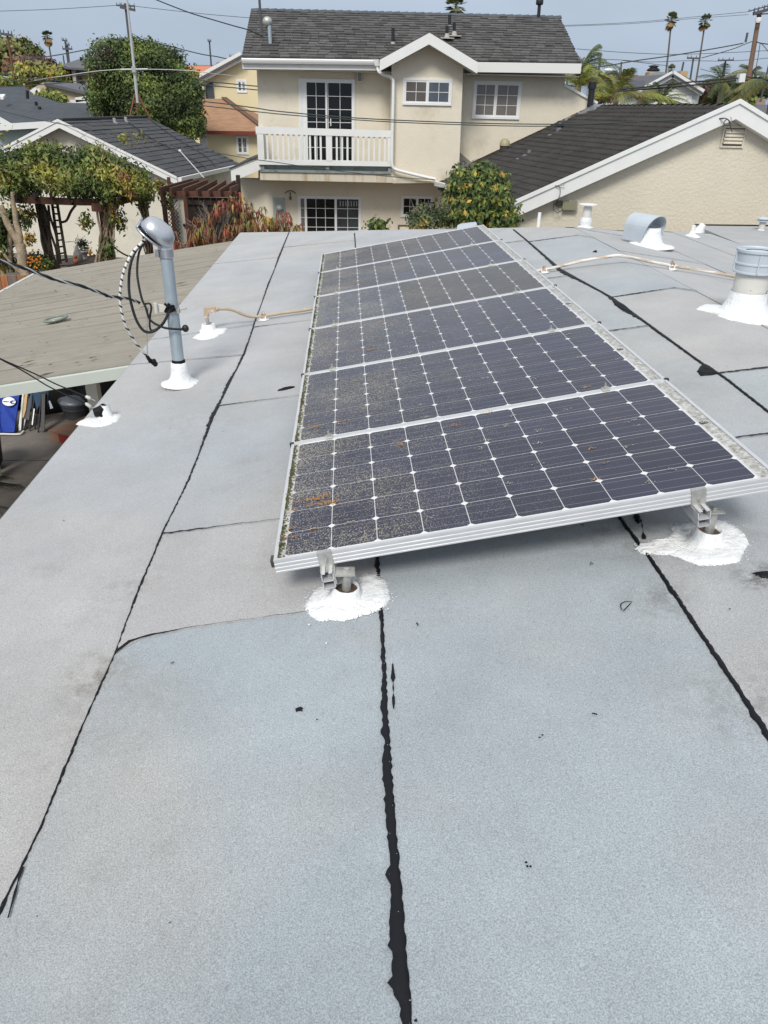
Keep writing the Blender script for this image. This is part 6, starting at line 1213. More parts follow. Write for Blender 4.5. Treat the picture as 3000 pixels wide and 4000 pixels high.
a, b = onY(px(4, 1230, 785), 74.9), onY(px(4, 1243, 800), 74.9); mb = MB(); mb.box(a.x, b.x, 74.85, 74.98, b.z, a.z); mb.build('attic_vent', GLASSB, h)
h = thing('house', 'pinkish brown roof beyond the wooden pole at the right edge', 'house', (36, 62, 0)); roofp(h, 4, [(1505, 850, 58), (1640, 850, 58), (1640, 800, 62), (1515, 798, 62)], pbr('pink_brown_roof', (.24, .15, .125), .9)); block(h, 4, 1510, 1640, 852, 59, 3, BEIGE)
h = thing('house', 'grey shingle roof low behind the wing ridge at the right edge', 'house', (27, 38, 0)); roofp(h, 4, [(1470, 960, 33), (1760, 1060, 33), (1760, 850, 40), (1490, 845, 40)], pbr('grey_shingle_far', (.105, .115, .13), .95, noise=(2, .2))); block(h, 4, 1500, 1740, 960, 34, 4, BEIGE)
# distant hills, blue grey haze painted into their colour
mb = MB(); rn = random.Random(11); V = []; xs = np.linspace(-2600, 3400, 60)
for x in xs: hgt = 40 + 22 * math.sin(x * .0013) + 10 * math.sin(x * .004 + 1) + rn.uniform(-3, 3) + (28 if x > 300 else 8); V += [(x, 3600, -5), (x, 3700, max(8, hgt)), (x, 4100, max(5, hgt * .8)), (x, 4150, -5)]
mb.add(V, [(i * 4 + j, i * 4 + j + 1, i * 4 + 5 + j, i * 4 + 4 + j) for i in range(59) for j in range(3)], True); tag(mb.build('hills', pbr('haze_painted_hill', (.22, .30, .42), .95)), kind='structure')
# ================================================================ PLANTS
def leafmat(name, col, rnd=.35, rough=.6): return pbr(name, col, rough, rnd=rnd, island=True, spec=.35)
LD = leafmat('leaf_dark', (.040, .062, .018)); LM = leafmat('leaf_mid', (.085, .125, .032)); LG = leafmat('leaf_green', (.14, .185, .042)); LY = leafmat('leaf_yellow_green', (.29, .29, .055))
LO = leafmat('leaf_ochre', (.42, .27, .06)); LR = leafmat('leaf_red', (.24, .065, .042)); LRB = leafmat('leaf_red_brown', (.21, .10, .05)); LP = leafmat('leaf_purple', (.12, .075, .075)); LGR = leafmat('leaf_grey_green', (.085, .10, .055))
LOL = leafmat('leaf_olive', (.19, .18, .06)); LDEAD = leafmat('palm_dead', (.22, .14, .055)); LPALM = leafmat('palm_green', (.09, .12, .05)); LPALY = leafmat('palm_yellow_green', (.22, .24, .045))
def pr(z, cx, cy, rx, ry, Y, rd=None):
    c = onY(px(z, cx, cy), Y); a = onY(px(z, cx + rx, cy), Y); b = onY(px(z, cx, cy - ry), Y); rx_ = (a - c).length; return (c, rx_, rd or rx_ * .8, (b - c).length)
def leaves(blobs, n, L_, W_, mats, wts, seed=1, droop=.3, clump=1.2, shell=.75, nobj=0, parent=None, name='foliage', lname='leaf', fold=True, upb=.4):
    """leaf faces spread through ellipsoids; colour chosen by clumps. nobj leaves become objects of their own"""
    r_ = np.random.RandomState(seed); vol = np.array([b[1] * b[2] * b[3] for b in blobs]) ** .67; cnt = r_.multinomial(n, vol / vol.sum()); P = []; Nn = []
    for (c, rx, ry, rz), k in zip(blobs, cnt):
        d = r_.normal(size=(k, 3)); d /= np.linalg.norm(d, axis=1, keepdims=True); rr = shell + (1.04 - shell) * r_.rand(k, 1) ** .8
        lump = 1 + .13 * np.sin(d[:, :1] * 5 + c[0]) * np.cos(d[:, 1:2] * 6 + c[2]) + .10 * np.sin(d[:, 2:] * 9 + c[1])
        P.append(np.array(c) + d * rr * lump * np.array([rx, ry, rz])); Nn.append(d)
    P = np.concatenate(P); Nn = np.concatenate(Nn); k = len(P); P += r_.normal(size=P.shape) * L_ * .6
    ph = np.sin(P[:, 0] * clump * 3.1 + 1.3 * np.sin(P[:, 2] * clump * 2.7)) + np.sin(P[:, 2] * clump * 3.7 + P[:, 1] * 2) + r_.normal(size=k) * .55
    rk = np.argsort(np.argsort(ph)) / k; cw = np.cumsum(wts) / np.sum(wts); mi = np.searchsorted(cw, rk); mi = np.clip(mi, 0, len(mats) - 1)
    nn = Nn * .7 + r_.normal(size=(k, 3)) * .6 + np.array([0, -.15, upb]); nn /= np.linalg.norm(nn, axis=1, keepdims=True)
    t = r_.normal(size=(k, 3)); t[:, 2] -= droop * 2; t -= nn * (t * nn).sum(1, keepdims=True); t /= np.linalg.norm(t, axis=1, keepdims=True); b = np.cross(nn, t)
    s = (L_ * (.65 + .7 * r_.rand(k, 1))); w = s * W_ / L_
    order = np.argsort(P[:, 1] + r_.rand(k) * .4) if nobj else np.arange(k)
    A = P - t * s * .5; Bp = P + b * w * .5 + nn * w * .12; Cp = P + t * s * .5 - nn * s * .12; D = P - b * w * .5 + nn * w * .12
    Q = np.stack([A, Bp, Cp, D], 1)
    if nobj:
        base = world_of(parent).translation
        for i in order[:nobj]:
            me = bpy.data.meshes.new(lname); me.from_pydata([Vector(v) - Vector(P[i]) for v in Q[i]], [], [(0, 1, 2), (0, 2, 3)]); me.materials.append(mats[mi[i]]); link(lname, me, parent, Vector(P[i]) - base)
        Q = Q[order[nobj:]]; mi = mi[order[nobj:]]
    k = len(Q); me = bpy.data.meshes.new(name); off = np.array(world_of(parent).translation) if parent else 0
    V = (Q - off).reshape(-1, 3).astype(np.float32); me.vertices.add(4 * k); me.vertices.foreach_set('co', V.ravel()); me.loops.add(4 * k); me.loops.foreach_set('vertex_index', np.arange(4 * k, dtype=np.int32))
    me.polygons.add(k); me.polygons.foreach_set('loop_start', np.arange(0, 4 * k, 4, dtype=np.int32)); me.polygons.foreach_set('material_index', mi.astype(np.int32))
    for m in mats: me.materials.append(m)
    me.update(calc_edges=True); o = link(name, me, parent); o['kind'] = 'stuff'; return o
def trunk(parent, pts, r, mat, name='trunk', n=9): mb = MB(); P = bez(pts, 5); mb.tube(P, list(np.linspace(r[0], r[1], len(P))), n); return mb.build(name, mat, parent)
def tree(label, blobs, n, L_, W_, mats, wts, base, r, seed, cat='tree', name='tree', bark=BARKD, **kw):
    t = thing(name, label, cat, base); c = blobs[0][0]; trunk(t, [base, ((base[0] + c.x) / 2 + .1, (base[1] + c.y) / 2, (base[2] + c.z) / 2), tuple(c)], r, bark)
    rn = random.Random(seed)
    for q_ in range(4): b_ = rn.choice(blobs); trunk(t, [Vector(base).lerp(c, .45), Vector(base).lerp(b_[0], .75) + Vector((rn.uniform(-.2, .2), 0, 0)), b_[0] + Vector((rn.uniform(-.5, .5) * b_[1], 0, rn.uniform(0, .5) * b_[3]))], (r[1] * .8, r[1] * .25), bark, 'limb', 6)
    leaves(blobs, n, L_, W_, mats, wts, seed, parent=t, name='crown', **kw); return t
Yt = 39.0
tree('big round dark green tree behind the garage ridge', [pr(1, 930, 560, 300, 290, Yt, 3.0), pr(1, 720, 440, 130, 170, Yt - 1, 2), pr(1, 860, 330, 140, 75, Yt, 1.8), pr(1, 1050, 430, 130, 120, Yt, 2), pr(1, 1190, 620, 120, 190, Yt - .5, 2), pr(1, 700, 640, 110, 120, Yt - 1, 2), pr(1, 1220, 800, 100, 110, Yt - 1, 1.8), pr(1, 1000, 700, 220, 150, Yt - 1.5, 2)],
     46000, .135, .07, [LD, LM, LG], [.34, .42, .24], (-8.2, Yt, 0), (.35, .18), 5, clump=.9, shell=.70, droop=.5)
leaves([pr(1, 690, 400, 75, 130, Yt - 2.6, .5), pr(1, 640, 500, 60, 70, Yt - 2.6, .5)], 400, .13, .06, [LP, LD], [.6, .4], 8, parent=[o for o in COL.objects if o.get('label', '').startswith('big round dark')][0], name='purplish_leaves', shell=.1)
tree('broad olive green tree at the far left edge', [pr(1, 90, 400, 125, 110, 80, 6), pr(1, 20, 330, 90, 60, 80, 5), pr(1, 150, 350, 60, 80, 80, 4), pr(1, 40, 470, 120, 60, 79, 5)], 9000, .42, .24, [LD, LM, LOL], [.35, .35, .3], (onY(px(1, 70, 500), 80).x, 80, 0), (.6, .3), 6, clump=.35)
tree('loose purple brown tree behind the yellow green hedge tree', [pr(1, 210, 430, 85, 45, 74, 4), pr(1, 140, 455, 50, 45, 74, 3), pr(1, 290, 430, 40, 35, 76, 3)], 4200, .32, .18, [LP, LRB, LOL], [.6, .25, .15], (onY(px(1, 200, 480), 74).x, 74, 0), (.4, .2), 7, clump=.5)
tree('rounded yellow green tree right of the salmon chimney', [pr(1, 300, 490, 110, 50, 62, 4), pr(1, 210, 490, 45, 55, 62, 3), pr(1, 390, 500, 50, 45, 62, 3)], 6500, .28, .17, [LOL, LY, LO, LG], [.3, .45, .1, .15], (onY(px(1, 300, 530), 62).x, 62, 0), (.4, .2), 8, clump=.7)
tree('bright green bush at the left edge above the blue grey roof', [pr(1, 30, 545, 65, 16, 52, 2)], 1200, .22, .14, [LY, LG], [.6, .4], (onY(px(1, 30, 550), 52).x, 52, 0), (.2, .1), 9, cat='bush', name='bush')
tree('small bright green bush against the beige wall', [pr(1, 335, 638, 50, 22, 44, 1.5), pr(1, 360, 650, 35, 18, 43.5, 1)], 1600, .18, .12, [LG, LY, LM], [.5, .25, .25], (onY(px(1, 335, 650), 44).x, 44, 0), (.2, .1), 10, cat='bush', name='bush')
tree('dense dark green trees behind the wooden pole', [pr(4, 1340, 740, 100, 70, 70, 5), pr(4, 1260, 745, 60, 60, 70, 4), pr(4, 1440, 740, 60, 65, 70, 4), pr(4, 1400, 690, 60, 30, 71, 4), pr(4, 1580, 720, 80, 60, 71, 5)], 9000, .34, .20, [LD, leafmat('leaf_very_dark', (.016, .028, .010)), LM], [.5, .4, .1], (onY(px(4, 1340, 800), 70).x, 70, 0), (.5, .3), 11, clump=.4)
tree('dark tree line left of the charcoal roof near the street lamp', [pr(4, 420, 640, 60, 22, 82, 4), pr(4, 350, 655, 30, 16, 82, 3)], 1800, .36, .22, [LD, LM], [.6, .4], (onY(px(4, 410, 650), 82).x, 82, 0), (.4, .2), 12)
tree('bare purplish shrub right of the white gable house', [pr(4, 1130, 735, 35, 25, 71, 1.5)], 600, .30, .1, [LP, LRB], [.8, .2], (onY(px(4, 1130, 750), 71).x, 71, 0), (.2, .1), 13, cat='shrub', name='shrub')
# bush in front of the wing
cb_ = [pr(7, 560, 720, 200, 190, 13.2, .9), pr(7, 430, 850, 190, 190, 13.2, .9), pr(7, 680, 880, 170, 170, 13.2, .9), pr(7, 600, 560, 90, 40, 13.2, .5), pr(7, 740, 650, 45, 70, 13.2, .4), pr(7, 400, 630, 60, 90, 13.1, .4), pr(7, 790, 960, 80, 90, 13.1, .4)]
t = thing('camellia_bush', 'dense green bush with ochre and yellow leaves rising behind the solar panels', 'bush', (1.9, 13.2, 0))
trunk(t, [(1.9, 13.2, 0), (1.85, 13.2, 1), tuple(cb_[0][0])], (.06, .03), BARKD)
rn = random.Random(3)
for i in range(14): b_ = rn.choice(cb_); trunk(t, [(1.9, 13.2, .6 + rn.random()), Vector((1.9, 13.2, 1.6)).lerp(b_[0], .7), b_[0] + Vector((rn.uniform(-.6, .6) * b_[1], -.1, rn.uniform(.2, .95) * b_[3]))], (.02, .006), TWIG, 'limb', 5)
leaves(cb_, 7600, .085, .042, [LD, LM, LG, LY, LO], [.26, .36, .26, .07, .05], 14, parent=t, name='crown', clump=9, shell=.45, nobj=300, droop=.45)
lb = [pr(7, 130, 930, 130, 90, 12.9, .6), pr(7, 250, 900, 90, 70, 12.9, .5), pr(7, 40, 960, 60, 60, 12.9, .5)]
t = thing('twiggy_bush', 'low twiggy grey green bush at the left foot of the ochre leaved bush', 'bush', (tuple(lb[0][0])[0], 12.9, 0)); trunk(t, [(lb[0][0].x, 12.9, 0), (lb[0][0].x, 12.9, 1), tuple(lb[0][0])], (.05, .03), BARKD)
leaves(lb, 2600, .055, .026, [LD, LGR, LM, LOL, LO], [.3, .35, .2, .1, .05], 15, parent=t, name='crown', clump=4, shell=.4)
for i in range(26): b_ = rn.choice(lb); p = b_[0] + Vector((rn.uniform(-.8, .8) * b_[1], -.2, rn.uniform(0, .8) * b_[3])); mb = MB() if i == 0 else mb; mb.tube([p, p + Vector((rn.uniform(-.08, .08), 0, rn.uniform(.1, .25)))], [.005, .002], 4)
o = mb.build('twigs', TWIG, t); o['kind'] = 'stuff'
b_ = [pr(5, 1195, 700, 75, 32, 14.5, .4)]; t = thing('small_shrub', 'small green shrub tip showing above the roof edge below the lower wall', 'shrub', (b_[0][0].x, 14.5, 0)); trunk(t, [(b_[0][0].x, 14.5, 0), (b_[0][0].x, 14.5, 1), tuple(b_[0][0])], (.03, .015), BARKD); leaves(b_, 330, .09, .05, [LM, LG, LD], [.4, .3, .3], 16, parent=t, name='crown', shell=.1)
# red leaved shrub: drooping clumps and grey twigs
t = thing('red_leaved_shrub', 'shrub with drooping red leaves and bare grey twigs before the dark gate', 'shrub', (-3.3, 15.2, 0)); SYR = 15.2
cl_ = []
for z, L_ in (('g1', [(900, 1560), (960, 1600), (920, 1700), (870, 1750), (1000, 1640), (1180, 1480), (1230, 1560), (1290, 1650), (1250, 1700), (1330, 1640), (640, 1830), (700, 1850), (590, 1900), (560, 1980), (650, 1990), (740, 1930), (620, 2060), (540, 2080), (700, 2080), (780, 2030), (1300, 1760), (1380, 1780), (1430, 1850), (1340, 1880), (1400, 1930), (1230, 1850), (1150, 1900), (1050, 1960), (1200, 1960), (960, 2020), (880, 2060), (290, 1990), (330, 2050), (260, 2100), (310, 2130), (1000, 1900), (1090, 2010)]),
              (5, [(230, 590), (180, 640), (280, 640), (330, 680), (260, 690), (120, 640), (60, 650), (90, 560), (40, 500), (110, 480), (20, 700), (150, 700), (440, 630), (470, 650), (430, 680), (380, 690), (350, 640), (300, 620), (210, 680), (70, 720), (400, 715), (460, 715), (340, 715), (240, 720), (530, 715), (560, 712)])):
    for x, y in L_: cl_.append(onY(px(z, x, y), SYR + rn.uniform(-.3, .5)))
mb = MB(); M3 = [LR, LRB, LO, LOL]; big = MB(); nl = 0
for ci, c in enumerate(cl_):
    for s in range(3):
        cc = c + Vector((rn.uniform(-.12, .12), rn.uniform(-.1, .1), rn.uniform(-.10, .08)))
        tone = rn.choices([0, 1, 2, 3], [.45 if c.z > 1.2 else .3, .3, .08, .2])[0]
        for k in range(rn.randint(7, 11)):
            a = rn.uniform(0, 6.28); ln = rn.uniform(.11, .20); w_ = rn.uniform(.009, .015); d = Vector((math.cos(a), math.sin(a) * .7, 0)); s_ = Vector((-d.y, d.x, 0)).normalized(); up_ = rn.uniform(.02, .07)
            pts = [cc, cc + d * ln * .35 + Vector((0, 0, up_)), cc + d * ln * .6 + Vector((0, 0, up_ - ln * .4)), cc + d * ln * .72 + Vector((0, 0, up_ - ln * 1.0))]
            V = [pts[0], pts[1] - s_ * w_, pts[1] + s_ * w_, pts[2] - s_ * w_, pts[2] + s_ * w_, pts[3]]; F = [(0, 1, 2), (1, 3, 4, 2), (3, 5, 4)]
            tt = tone if rn.random() < .8 else rn.randrange(4)
            if nl < 300 and s == 0: m1 = MB(); m1.add(V, F); m1.build('leaf', M3[tt], t); nl += 1
            else: big.m = tt; big.add(V, F)
o = big.build('foliage', M3, t); o['kind'] = 'stuff'
base_ = onY(px('g1', 920, 2120), SYR); root = Vector((base_.x, SYR, 0))
def twig(p, d, ln, r, depth):
    q = p + d * ln; mid = p + d * ln * .5 + Vector((rn.uniform(-1, 1), rn.uniform(-1, 1), rn.uniform(-1, 1))) * ln * .08; mt.tube([p, mid, q], [r, r * .85, r * .6], 5)
    if depth:
        for _ in range(rn.randint(2, 3)): twig(p + d * ln * rn.uniform(.45, 1), (d + Vector((rn.uniform(-.8, .8), rn.uniform(-.4, .4), rn.uniform(-.15, .6)))).normalized(), ln * rn.uniform(.5, .8), r * .6, depth - 1)
mt = MB()
for d in ((-.55, 0, .8), (-.3, .1, .95), (.2, 0, .95), (.55, 0, .8), (.8, .1, .55), (-.1, -.1, 1)): twig(base_ + Vector((rn.uniform(-.05, .05), 0, -.1)), Vector(d).normalized(), .42, .018, 3)
o = mt.build('bare_twigs', TWIG, t); trunk(t, [root, root + Vector((.05, 0, .6)), base_ + Vector((0, 0, -.05))], (.06, .03), TWIG)
# ---- vine on the pergola
PY = 18.6; pg = thing('garden_pergola', 'dark redwood garden pergola buried under the vine at left', 'pergola', (-8.0, PY, 0))
def pbeam(name, z, a, b, w_, h_, mat, par, Y0, Y1=None): mb = MB(); mb.bar(onY(px(z, *a), Y0), onY(px(z, *b), Y1 if Y1 is not None else Y0), w_, h_); return mb.build(name, mat, par)
def vpost(name, z, top, bot, w_, mat, par, Y, zb=None):
    a, b = onY(px(z, *top), Y), onY(px(z, *bot), Y); mb = MB(); x = (a.x + b.x) / 2; mb.box(x - w_ / 2, x + w_ / 2, Y - w_ / 2, Y + w_ / 2, 0 if zb is None else zb, a.z); return mb.build(name, mat, par)
pbeam('beam', 6, (70, 462), (480, 478), .09, .14, REDBROWN, pg, PY - .5); pbeam('beam', 6, (470, 478), (760, 482), .09, .14, REDBROWN, pg, PY - .5); pbeam('beam', 6, (600, 515), (648, 515), .14, .16, REDBROWN, pg, PY - .9, PY - .8); pbeam('beam', 6, (740, 482), (900, 445), .09, .14, REDBROWN, pg, PY - .4, PY + .8)
vpost('post', 6, (690, 490), (690, 860), .16, REDBROWN, pg, PY - .3); vpost('post', 6, (935, 440), (965, 820), .15, REDBROWN, pg, PY + .9); vpost('post', 6, (290, 485), (300, 900), .17, DARKWOOD, pg, PY + .4)
for i in range(7): pbeam('rafter', 6, (110 + i * 110, 440), (150 + i * 118, 400), .06, .12, DARKWOOD, pg, PY - .7, PY + 1.6)
# ladder leaning inside
ld = thing('garden_ladder', 'dark weathered ladder leaning under the pergola', 'ladder', tuple(onY(px(6, 410, 870), PY + .2)))
for a, b in (((338, 490), (392, 880)), ((372, 495), (432, 870))): mb = MB(); mb.bar(onY(px(6, *a), PY + .3), onY(px(6, *b), PY + .1), .05, .05); mb.build('rail', DARKWOOD, ld)
for i in range(9): t_ = (i + .5) / 9; a = onY(px(6, 338 + 54 * t_, 490 + 390 * t_), PY + .25); b = onY(px(6, 372 + 60 * t_, 495 + 375 * t_), PY + .25); mb = MB(); mb.bar(a, b, .035, .035); mb.build('rung', DARKWOOD, ld)
vn = thing('climbing_vine', 'large climbing vine with green and yellowing leaves covering the pergola', 'vine', (-8.0, PY, 0))
vb_ = [pr(6, 60, 300, 110, 110, PY, .9), pr(6, 40, 200, 70, 60, PY, .6), pr(6, 230, 250, 120, 110, PY, 1.0), pr(6, 380, 290, 130, 130, PY, 1.1), pr(6, 520, 330, 120, 120, PY - .2, 1.0), pr(6, 640, 320, 120, 140, PY - .2, 1.0), pr(6, 760, 330, 110, 120, PY, .9), pr(6, 880, 360, 95, 100, PY + .2, .8), pr(6, 120, 400, 110, 70, PY - .2, .7), pr(6, 300, 150, 90, 45, PY, .6), pr(6, 600, 170, 90, 45, PY, .5), pr(6, 560, 220, 200, 60, PY, .8), pr(6, 940, 420, 45, 60, PY + .5, .4), pr(6, 700, 420, 80, 60, PY - .6, .4), pr(6, 190, 190, 60, 50, PY, .5)]
leaves(vb_, 15000, .105, .045, [LD, LM, LG, LOL, LY, LO], [.15, .24, .29, .12, .19, .01], 21, parent=vn, name='foliage', clump=1.5, shell=.55, nobj=300, droop=.7)
leaves([pr(6, 770, 600, 32, 90, PY + .6, .2), pr(6, 1030, 390, 30, 60, 20.2, .2), pr(6, 1090, 470, 28, 60, 20.0, .15), pr(6, 560, 600, 35, 55, PY - .4, .15), pr(6, 700, 790, 35, 60, PY - .6, .2), pr(6, 180, 560, 40, 60, PY, .2), pr(6, 20, 700, 30, 120, PY - .8, .3), pr(6, 720, 560, 30, 90, PY - .5, .15), pr(6, 60, 880, 50, 40, PY - .8, .3), pr(6, 925, 500, 18, 70, PY + .8, .15), pr(6, 190, 720, 30, 40, PY + 1, .2)], 1500, .11, .05, [LM, LG, LY, LO], [.35, .3, .22, .13], 22, parent=vn, name='hanging_leaves', shell=.1, droop=.9)
leaves([pr(6, 820, 330, 22, 60, PY - .95, .1), pr(6, 845, 430, 25, 45, PY - .8, .1), pr(6, 780, 300, 20, 40, PY - .9, .1)], 130, .08, .035, [LRB, LO], [.7, .3], 23, parent=vn, name='withered_leaves', shell=.1, droop=.9)
mb = MB()                                        # wispy shoots above the vine
for i in range(46):
    x = rn.uniform(10, 960); p = onY(px(6, x, rn.uniform(110, 240)), PY + rn.uniform(-.4, .4)); d = Vector((rn.uniform(-.4, .4), 0, rn.uniform(.15, .45))); mb.tube([p, p + d * .5, p + d + Vector((d.x * .3, 0, -.05))], [.006, .004, .002], 4)
for a, b in (((790, 260), (830, 190)), ((760, 250), (860, 180)), ((700, 170), (620, 110))): mb.tube([onY(px(6, *a), PY), onY(px(6, *b), PY)], [.008, .003], 4)
o = mb.build('shoots', VINEST, vn); o['kind'] = 'stuff'
leaves([pr(6, 800, 70, 40, 14, PY, .1), pr(6, 900, 60, 30, 10, PY, .1), pr(6, 15, 40, 30, 12, PY - 1, .1), pr(6, 5, 60, 25, 16, PY - 1, .1)], 130, .10, .035, [LY, LOL], [.6, .4], 24, parent=vn, name='shoot_leaves', shell=.1)
for i in range(22):                              # twisted stems on the middle post
    x0 = rn.uniform(625, 745); x1 = rn.uniform(640, 740); P = [onY(px(6, x0 + (x1 - x0) * s + 16 * math.sin(s * 7 + i * 1.7), 880 - 400 * s), PY - .42 + .13 * math.sin(s * 6 + i)) for s in np.linspace(0, 1, 8)]
    mb = MB(); mb.tube(bez(P, 3), rn.uniform(.011, .026), 6); mb.build('stem', VINEST, vn)
for i in range(7):
    x0 = rn.uniform(945, 985); x1 = rn.uniform(900, 950); P = [onY(px(6, x0 + (x1 - x0) * s + 14 * math.sin(s * 9 + i * 1.7), 830 - 390 * s), PY + .78 + .1 * math.sin(s * 6 + i)) for s in np.linspace(0, 1, 8)]; mb = MB(); mb.tube(bez(P, 3), rn.uniform(.010, .02), 6); mb.build('stem', VINEST, vn)
for i in range(6):
    x0 = 240 + i * 16; P = [onY(px(6, x0 + 70 * s + 10 * math.sin(s * 8 + i * 2), 500 + 400 * s), PY + .2) for s in np.linspace(0, 1, 8)]; mb = MB(); mb.tube(bez(P, 3), .028, 6); mb.build('stem', BARKD, vn)
P = [onY(px(6, *p), PY + .2) for p in ((388, 612), (430, 600), (460, 540), (490, 500))]; mb = MB(); mb.tube(bez(P, 4), .03, 6); mb.build('stem', BARKD, vn)
P = [onY(px(6, *p), PY + .9) for p in ((700, 700), (740, 770), (790, 810), (840, 835))]; mb = MB(); mb.tube(bez(P, 4), .02, 6); mb.build('stem', BARKD, vn)
# pale forked trunk at far left
PT = PY - 1.3; tt = thing('pale_forked_tree', 'pale barked forked trunk standing left of the pergola', 'tree', tuple(onY(px(6, 150, 980), PT)))
def tp(L_, r, Y=PT): P = [onY(px('g2', *p), Y) for p in L_]; trunk(tt, P, r, BARK, 'trunk' if r[0] > .1 else 'limb')
tp([(400, 1500), (350, 1300), (340, 1150), (310, 1000)], (.105, .10)); tp([(320, 1060), (230, 880), (120, 690), (60, 520), (10, 400)], (.085, .055)); tp([(310, 1020), (300, 850), (250, 680), (230, 520), (200, 330), (190, 200)], (.075, .035)); tp([(140, 1350), (150, 1100), (150, 900), (160, 760)], (.07, .05), PT + .4)
tp([(60, 1480), (40, 1300), (0, 1200)], (.05, .03), PT + .3); tp([(350, 1480), (200, 1330), (60, 1150)], (.04, .03), PT + .2)
leaves([pr('g2', 60, 700, 80, 160, PT + .5, .4), pr('g2', 60, 950, 70, 160, PT + .5, .4), pr('g2', 200, 560, 60, 120, PT + .3, .3), pr('g2', 60, 1250, 80, 120, PT + .4, .3), pr('g2', 380, 650, 40, 90, PT + .2, .2)], 1500, .10, .045, [LD, LM, LGR, LO], [.4, .3, .2, .1], 25, parent=tt, name='leaves', shell=.1, droop=.8)
# flowers, table, ornaments
fl = [pr('g2', 540, 1270, 130, 110, PY - .9, .4), pr('g2', 680, 1310, 80, 90, PY - .9, .3)]; t = thing('marigold_bush', 'dark bush dotted with orange flowers beside the pale trunk', 'flowers', (fl[0][0].x, PY - .9, .2))
leaves(fl, 1300, .07, .04, [LD, LM, LG], [.5, .3, .2], 26, parent=t, name='foliage', shell=.3)
ORF = pbr('orange_petal', (.50, .17, .02), .7, rnd=.3)
for i in range(30):
    q_ = onY(px('g2', 540 + rn.gauss(0, 75), 1255 + rn.gauss(0, 65)), PY - 1.35); mb = MB(); mb.lathe(q_, [(.0, .0), (.020, .008), (.023, .014), (0, .017)], 7, (rn.uniform(-.3, .3), -1, .5), wob=.1, seed=i); mb.build('flower', ORF, t)
tb = thing('garden_table', 'low dark plank table with pots under the pergola', 'table', (0, 0, 0)); zt_ = .55
c4 = [onZ(px('g2', *p), zt_) for p in ((800, 1320), (1010, 1250), (1600, 1130), (1640, 1260), (1480, 1300))]
c4 = [onZ(px('g2', *p), zt_) for p in ((830, 1330), (1030, 1220), (1640, 1150), (1560, 1290))]; tb.location = (sum(p.x for p in c4) / 4, sum(p.y for p in c4) / 4, 0); TBW = pbr('table_wood', (.060, .042, .036), .8, noise=(6, .3), rnd=.2)
for i in range(5):
    s0, s1 = i / 5 + .004, (i + 1) / 5 - .004; a0, a1, b0, b1 = c4[0].lerp(c4[1], s0), c4[0].lerp(c4[1], s1), c4[3].lerp(c4[2], s0), c4[3].lerp(c4[2], s1); dz = Vector((0, 0, -.05)); mb = MB(); mb.hexa([a0 + dz, b0 + dz, b1 + dz, a1 + dz, a0, b0, b1, a1]); mb.build('plank', TBW, tb)
for p in c4: mb = MB(); q_ = p.lerp(Vector(tb.location), .12); mb.box(q_.x - .05, q_.x + .05, q_.y - .05, q_.y + .05, 0, zt_ - .05); mb.build('leg', TBW, tb)
q_ = onZ(px('g2', 1305, 1225), zt_); po = thing('flower_pot', 'white flower pot with a dark leafy plant on the table', 'flower pot', tuple(q_)); mb = MB(); mb.lathe(q_, [(.075, 0), (.10, .17), (.115, .17), (.115, .21), (.095, .21), (.09, .16)], 16); mb.build('pot', pbr('pinkish_white_pot', (.60, .53, .50), .7), po)
leaves([(q_ + Vector((0, 0, .36)), .15, .12, .15)], 260, .08, .035, [leafmat('leaf_blackish', (.02, .012, .012)), LD, LGR], [.6, .25, .15], 27, parent=po, name='plant', shell=.2); mb = MB()
for a in (-2.4, -2.0, 1.2): mb.tube(bez([q_ + Vector((0, 0, .2)), q_ + Vector((-.2 if a < 0 else -.05, 0, .5)), q_ + Vector((-.5 if a < -2.2 else -.1, 0, .52 if a < -2.2 else .7))], 4), [.01] * 8 + [.004], 4) if False else mb.tube(bez([q_ + Vector((0, 0, .2)), q_ + Vector((-.15 * abs(a) / 2, 0, .42)), q_ + Vector((-.25 * abs(a) / 1.2 if a < 0 else -.08, 0, .42 if a < 0 else .62))], 4), .006, 4)
mb.build('long_blade', LGR, po)
q_ = onZ(px('g2', 1385, 1185), zt_); t = thing('flower_ball', 'yellow and orange flower ball right of the white pot', 'flowers', tuple(q_)); rn2 = random.Random(4)
for i in range(16): mb = MB(); mb.ball(q_ + Vector((rn2.gauss(0, .05), rn2.gauss(0, .04), .10 + rn2.gauss(0, .05))), .032, 6, 4); mb.build('flower', ORF if i % 2 else pbr('yellow_petal%d' % i, (.70, .42, .03), .7), t)
q_ = onZ(px('g2', 1215, 1270), zt_); mb = MB(); mb.lathe(q_, [(.09, 0), (.12, .08), (.11, .2), (.06, .30), (.03, .38), (0, .42)], 12, wob=.05); mb.solo('stone_ornament', pbr('grey_stone', (.26, .27, .26), .8, noise=(12, .3)), tuple(q_), 'grey stone ornament left of the white pot on the table', 'ornament')
q_ = onZ(px('g2', 1180, 1300), zt_); mb = MB(); mb.ball(q_ + Vector((0, 0, .06)), (.07, .06, .07), 10, 6); mb.ball(q_ + Vector((0, 0, .17)), (.05, .05, .055), 10, 6); mb.solo('clay_figurine', pbr('terracotta', (.40, .15, .07), .8, noise=(14, .3)), tuple(q_), 'small terracotta figurine at the front edge of the table', 'ornament')
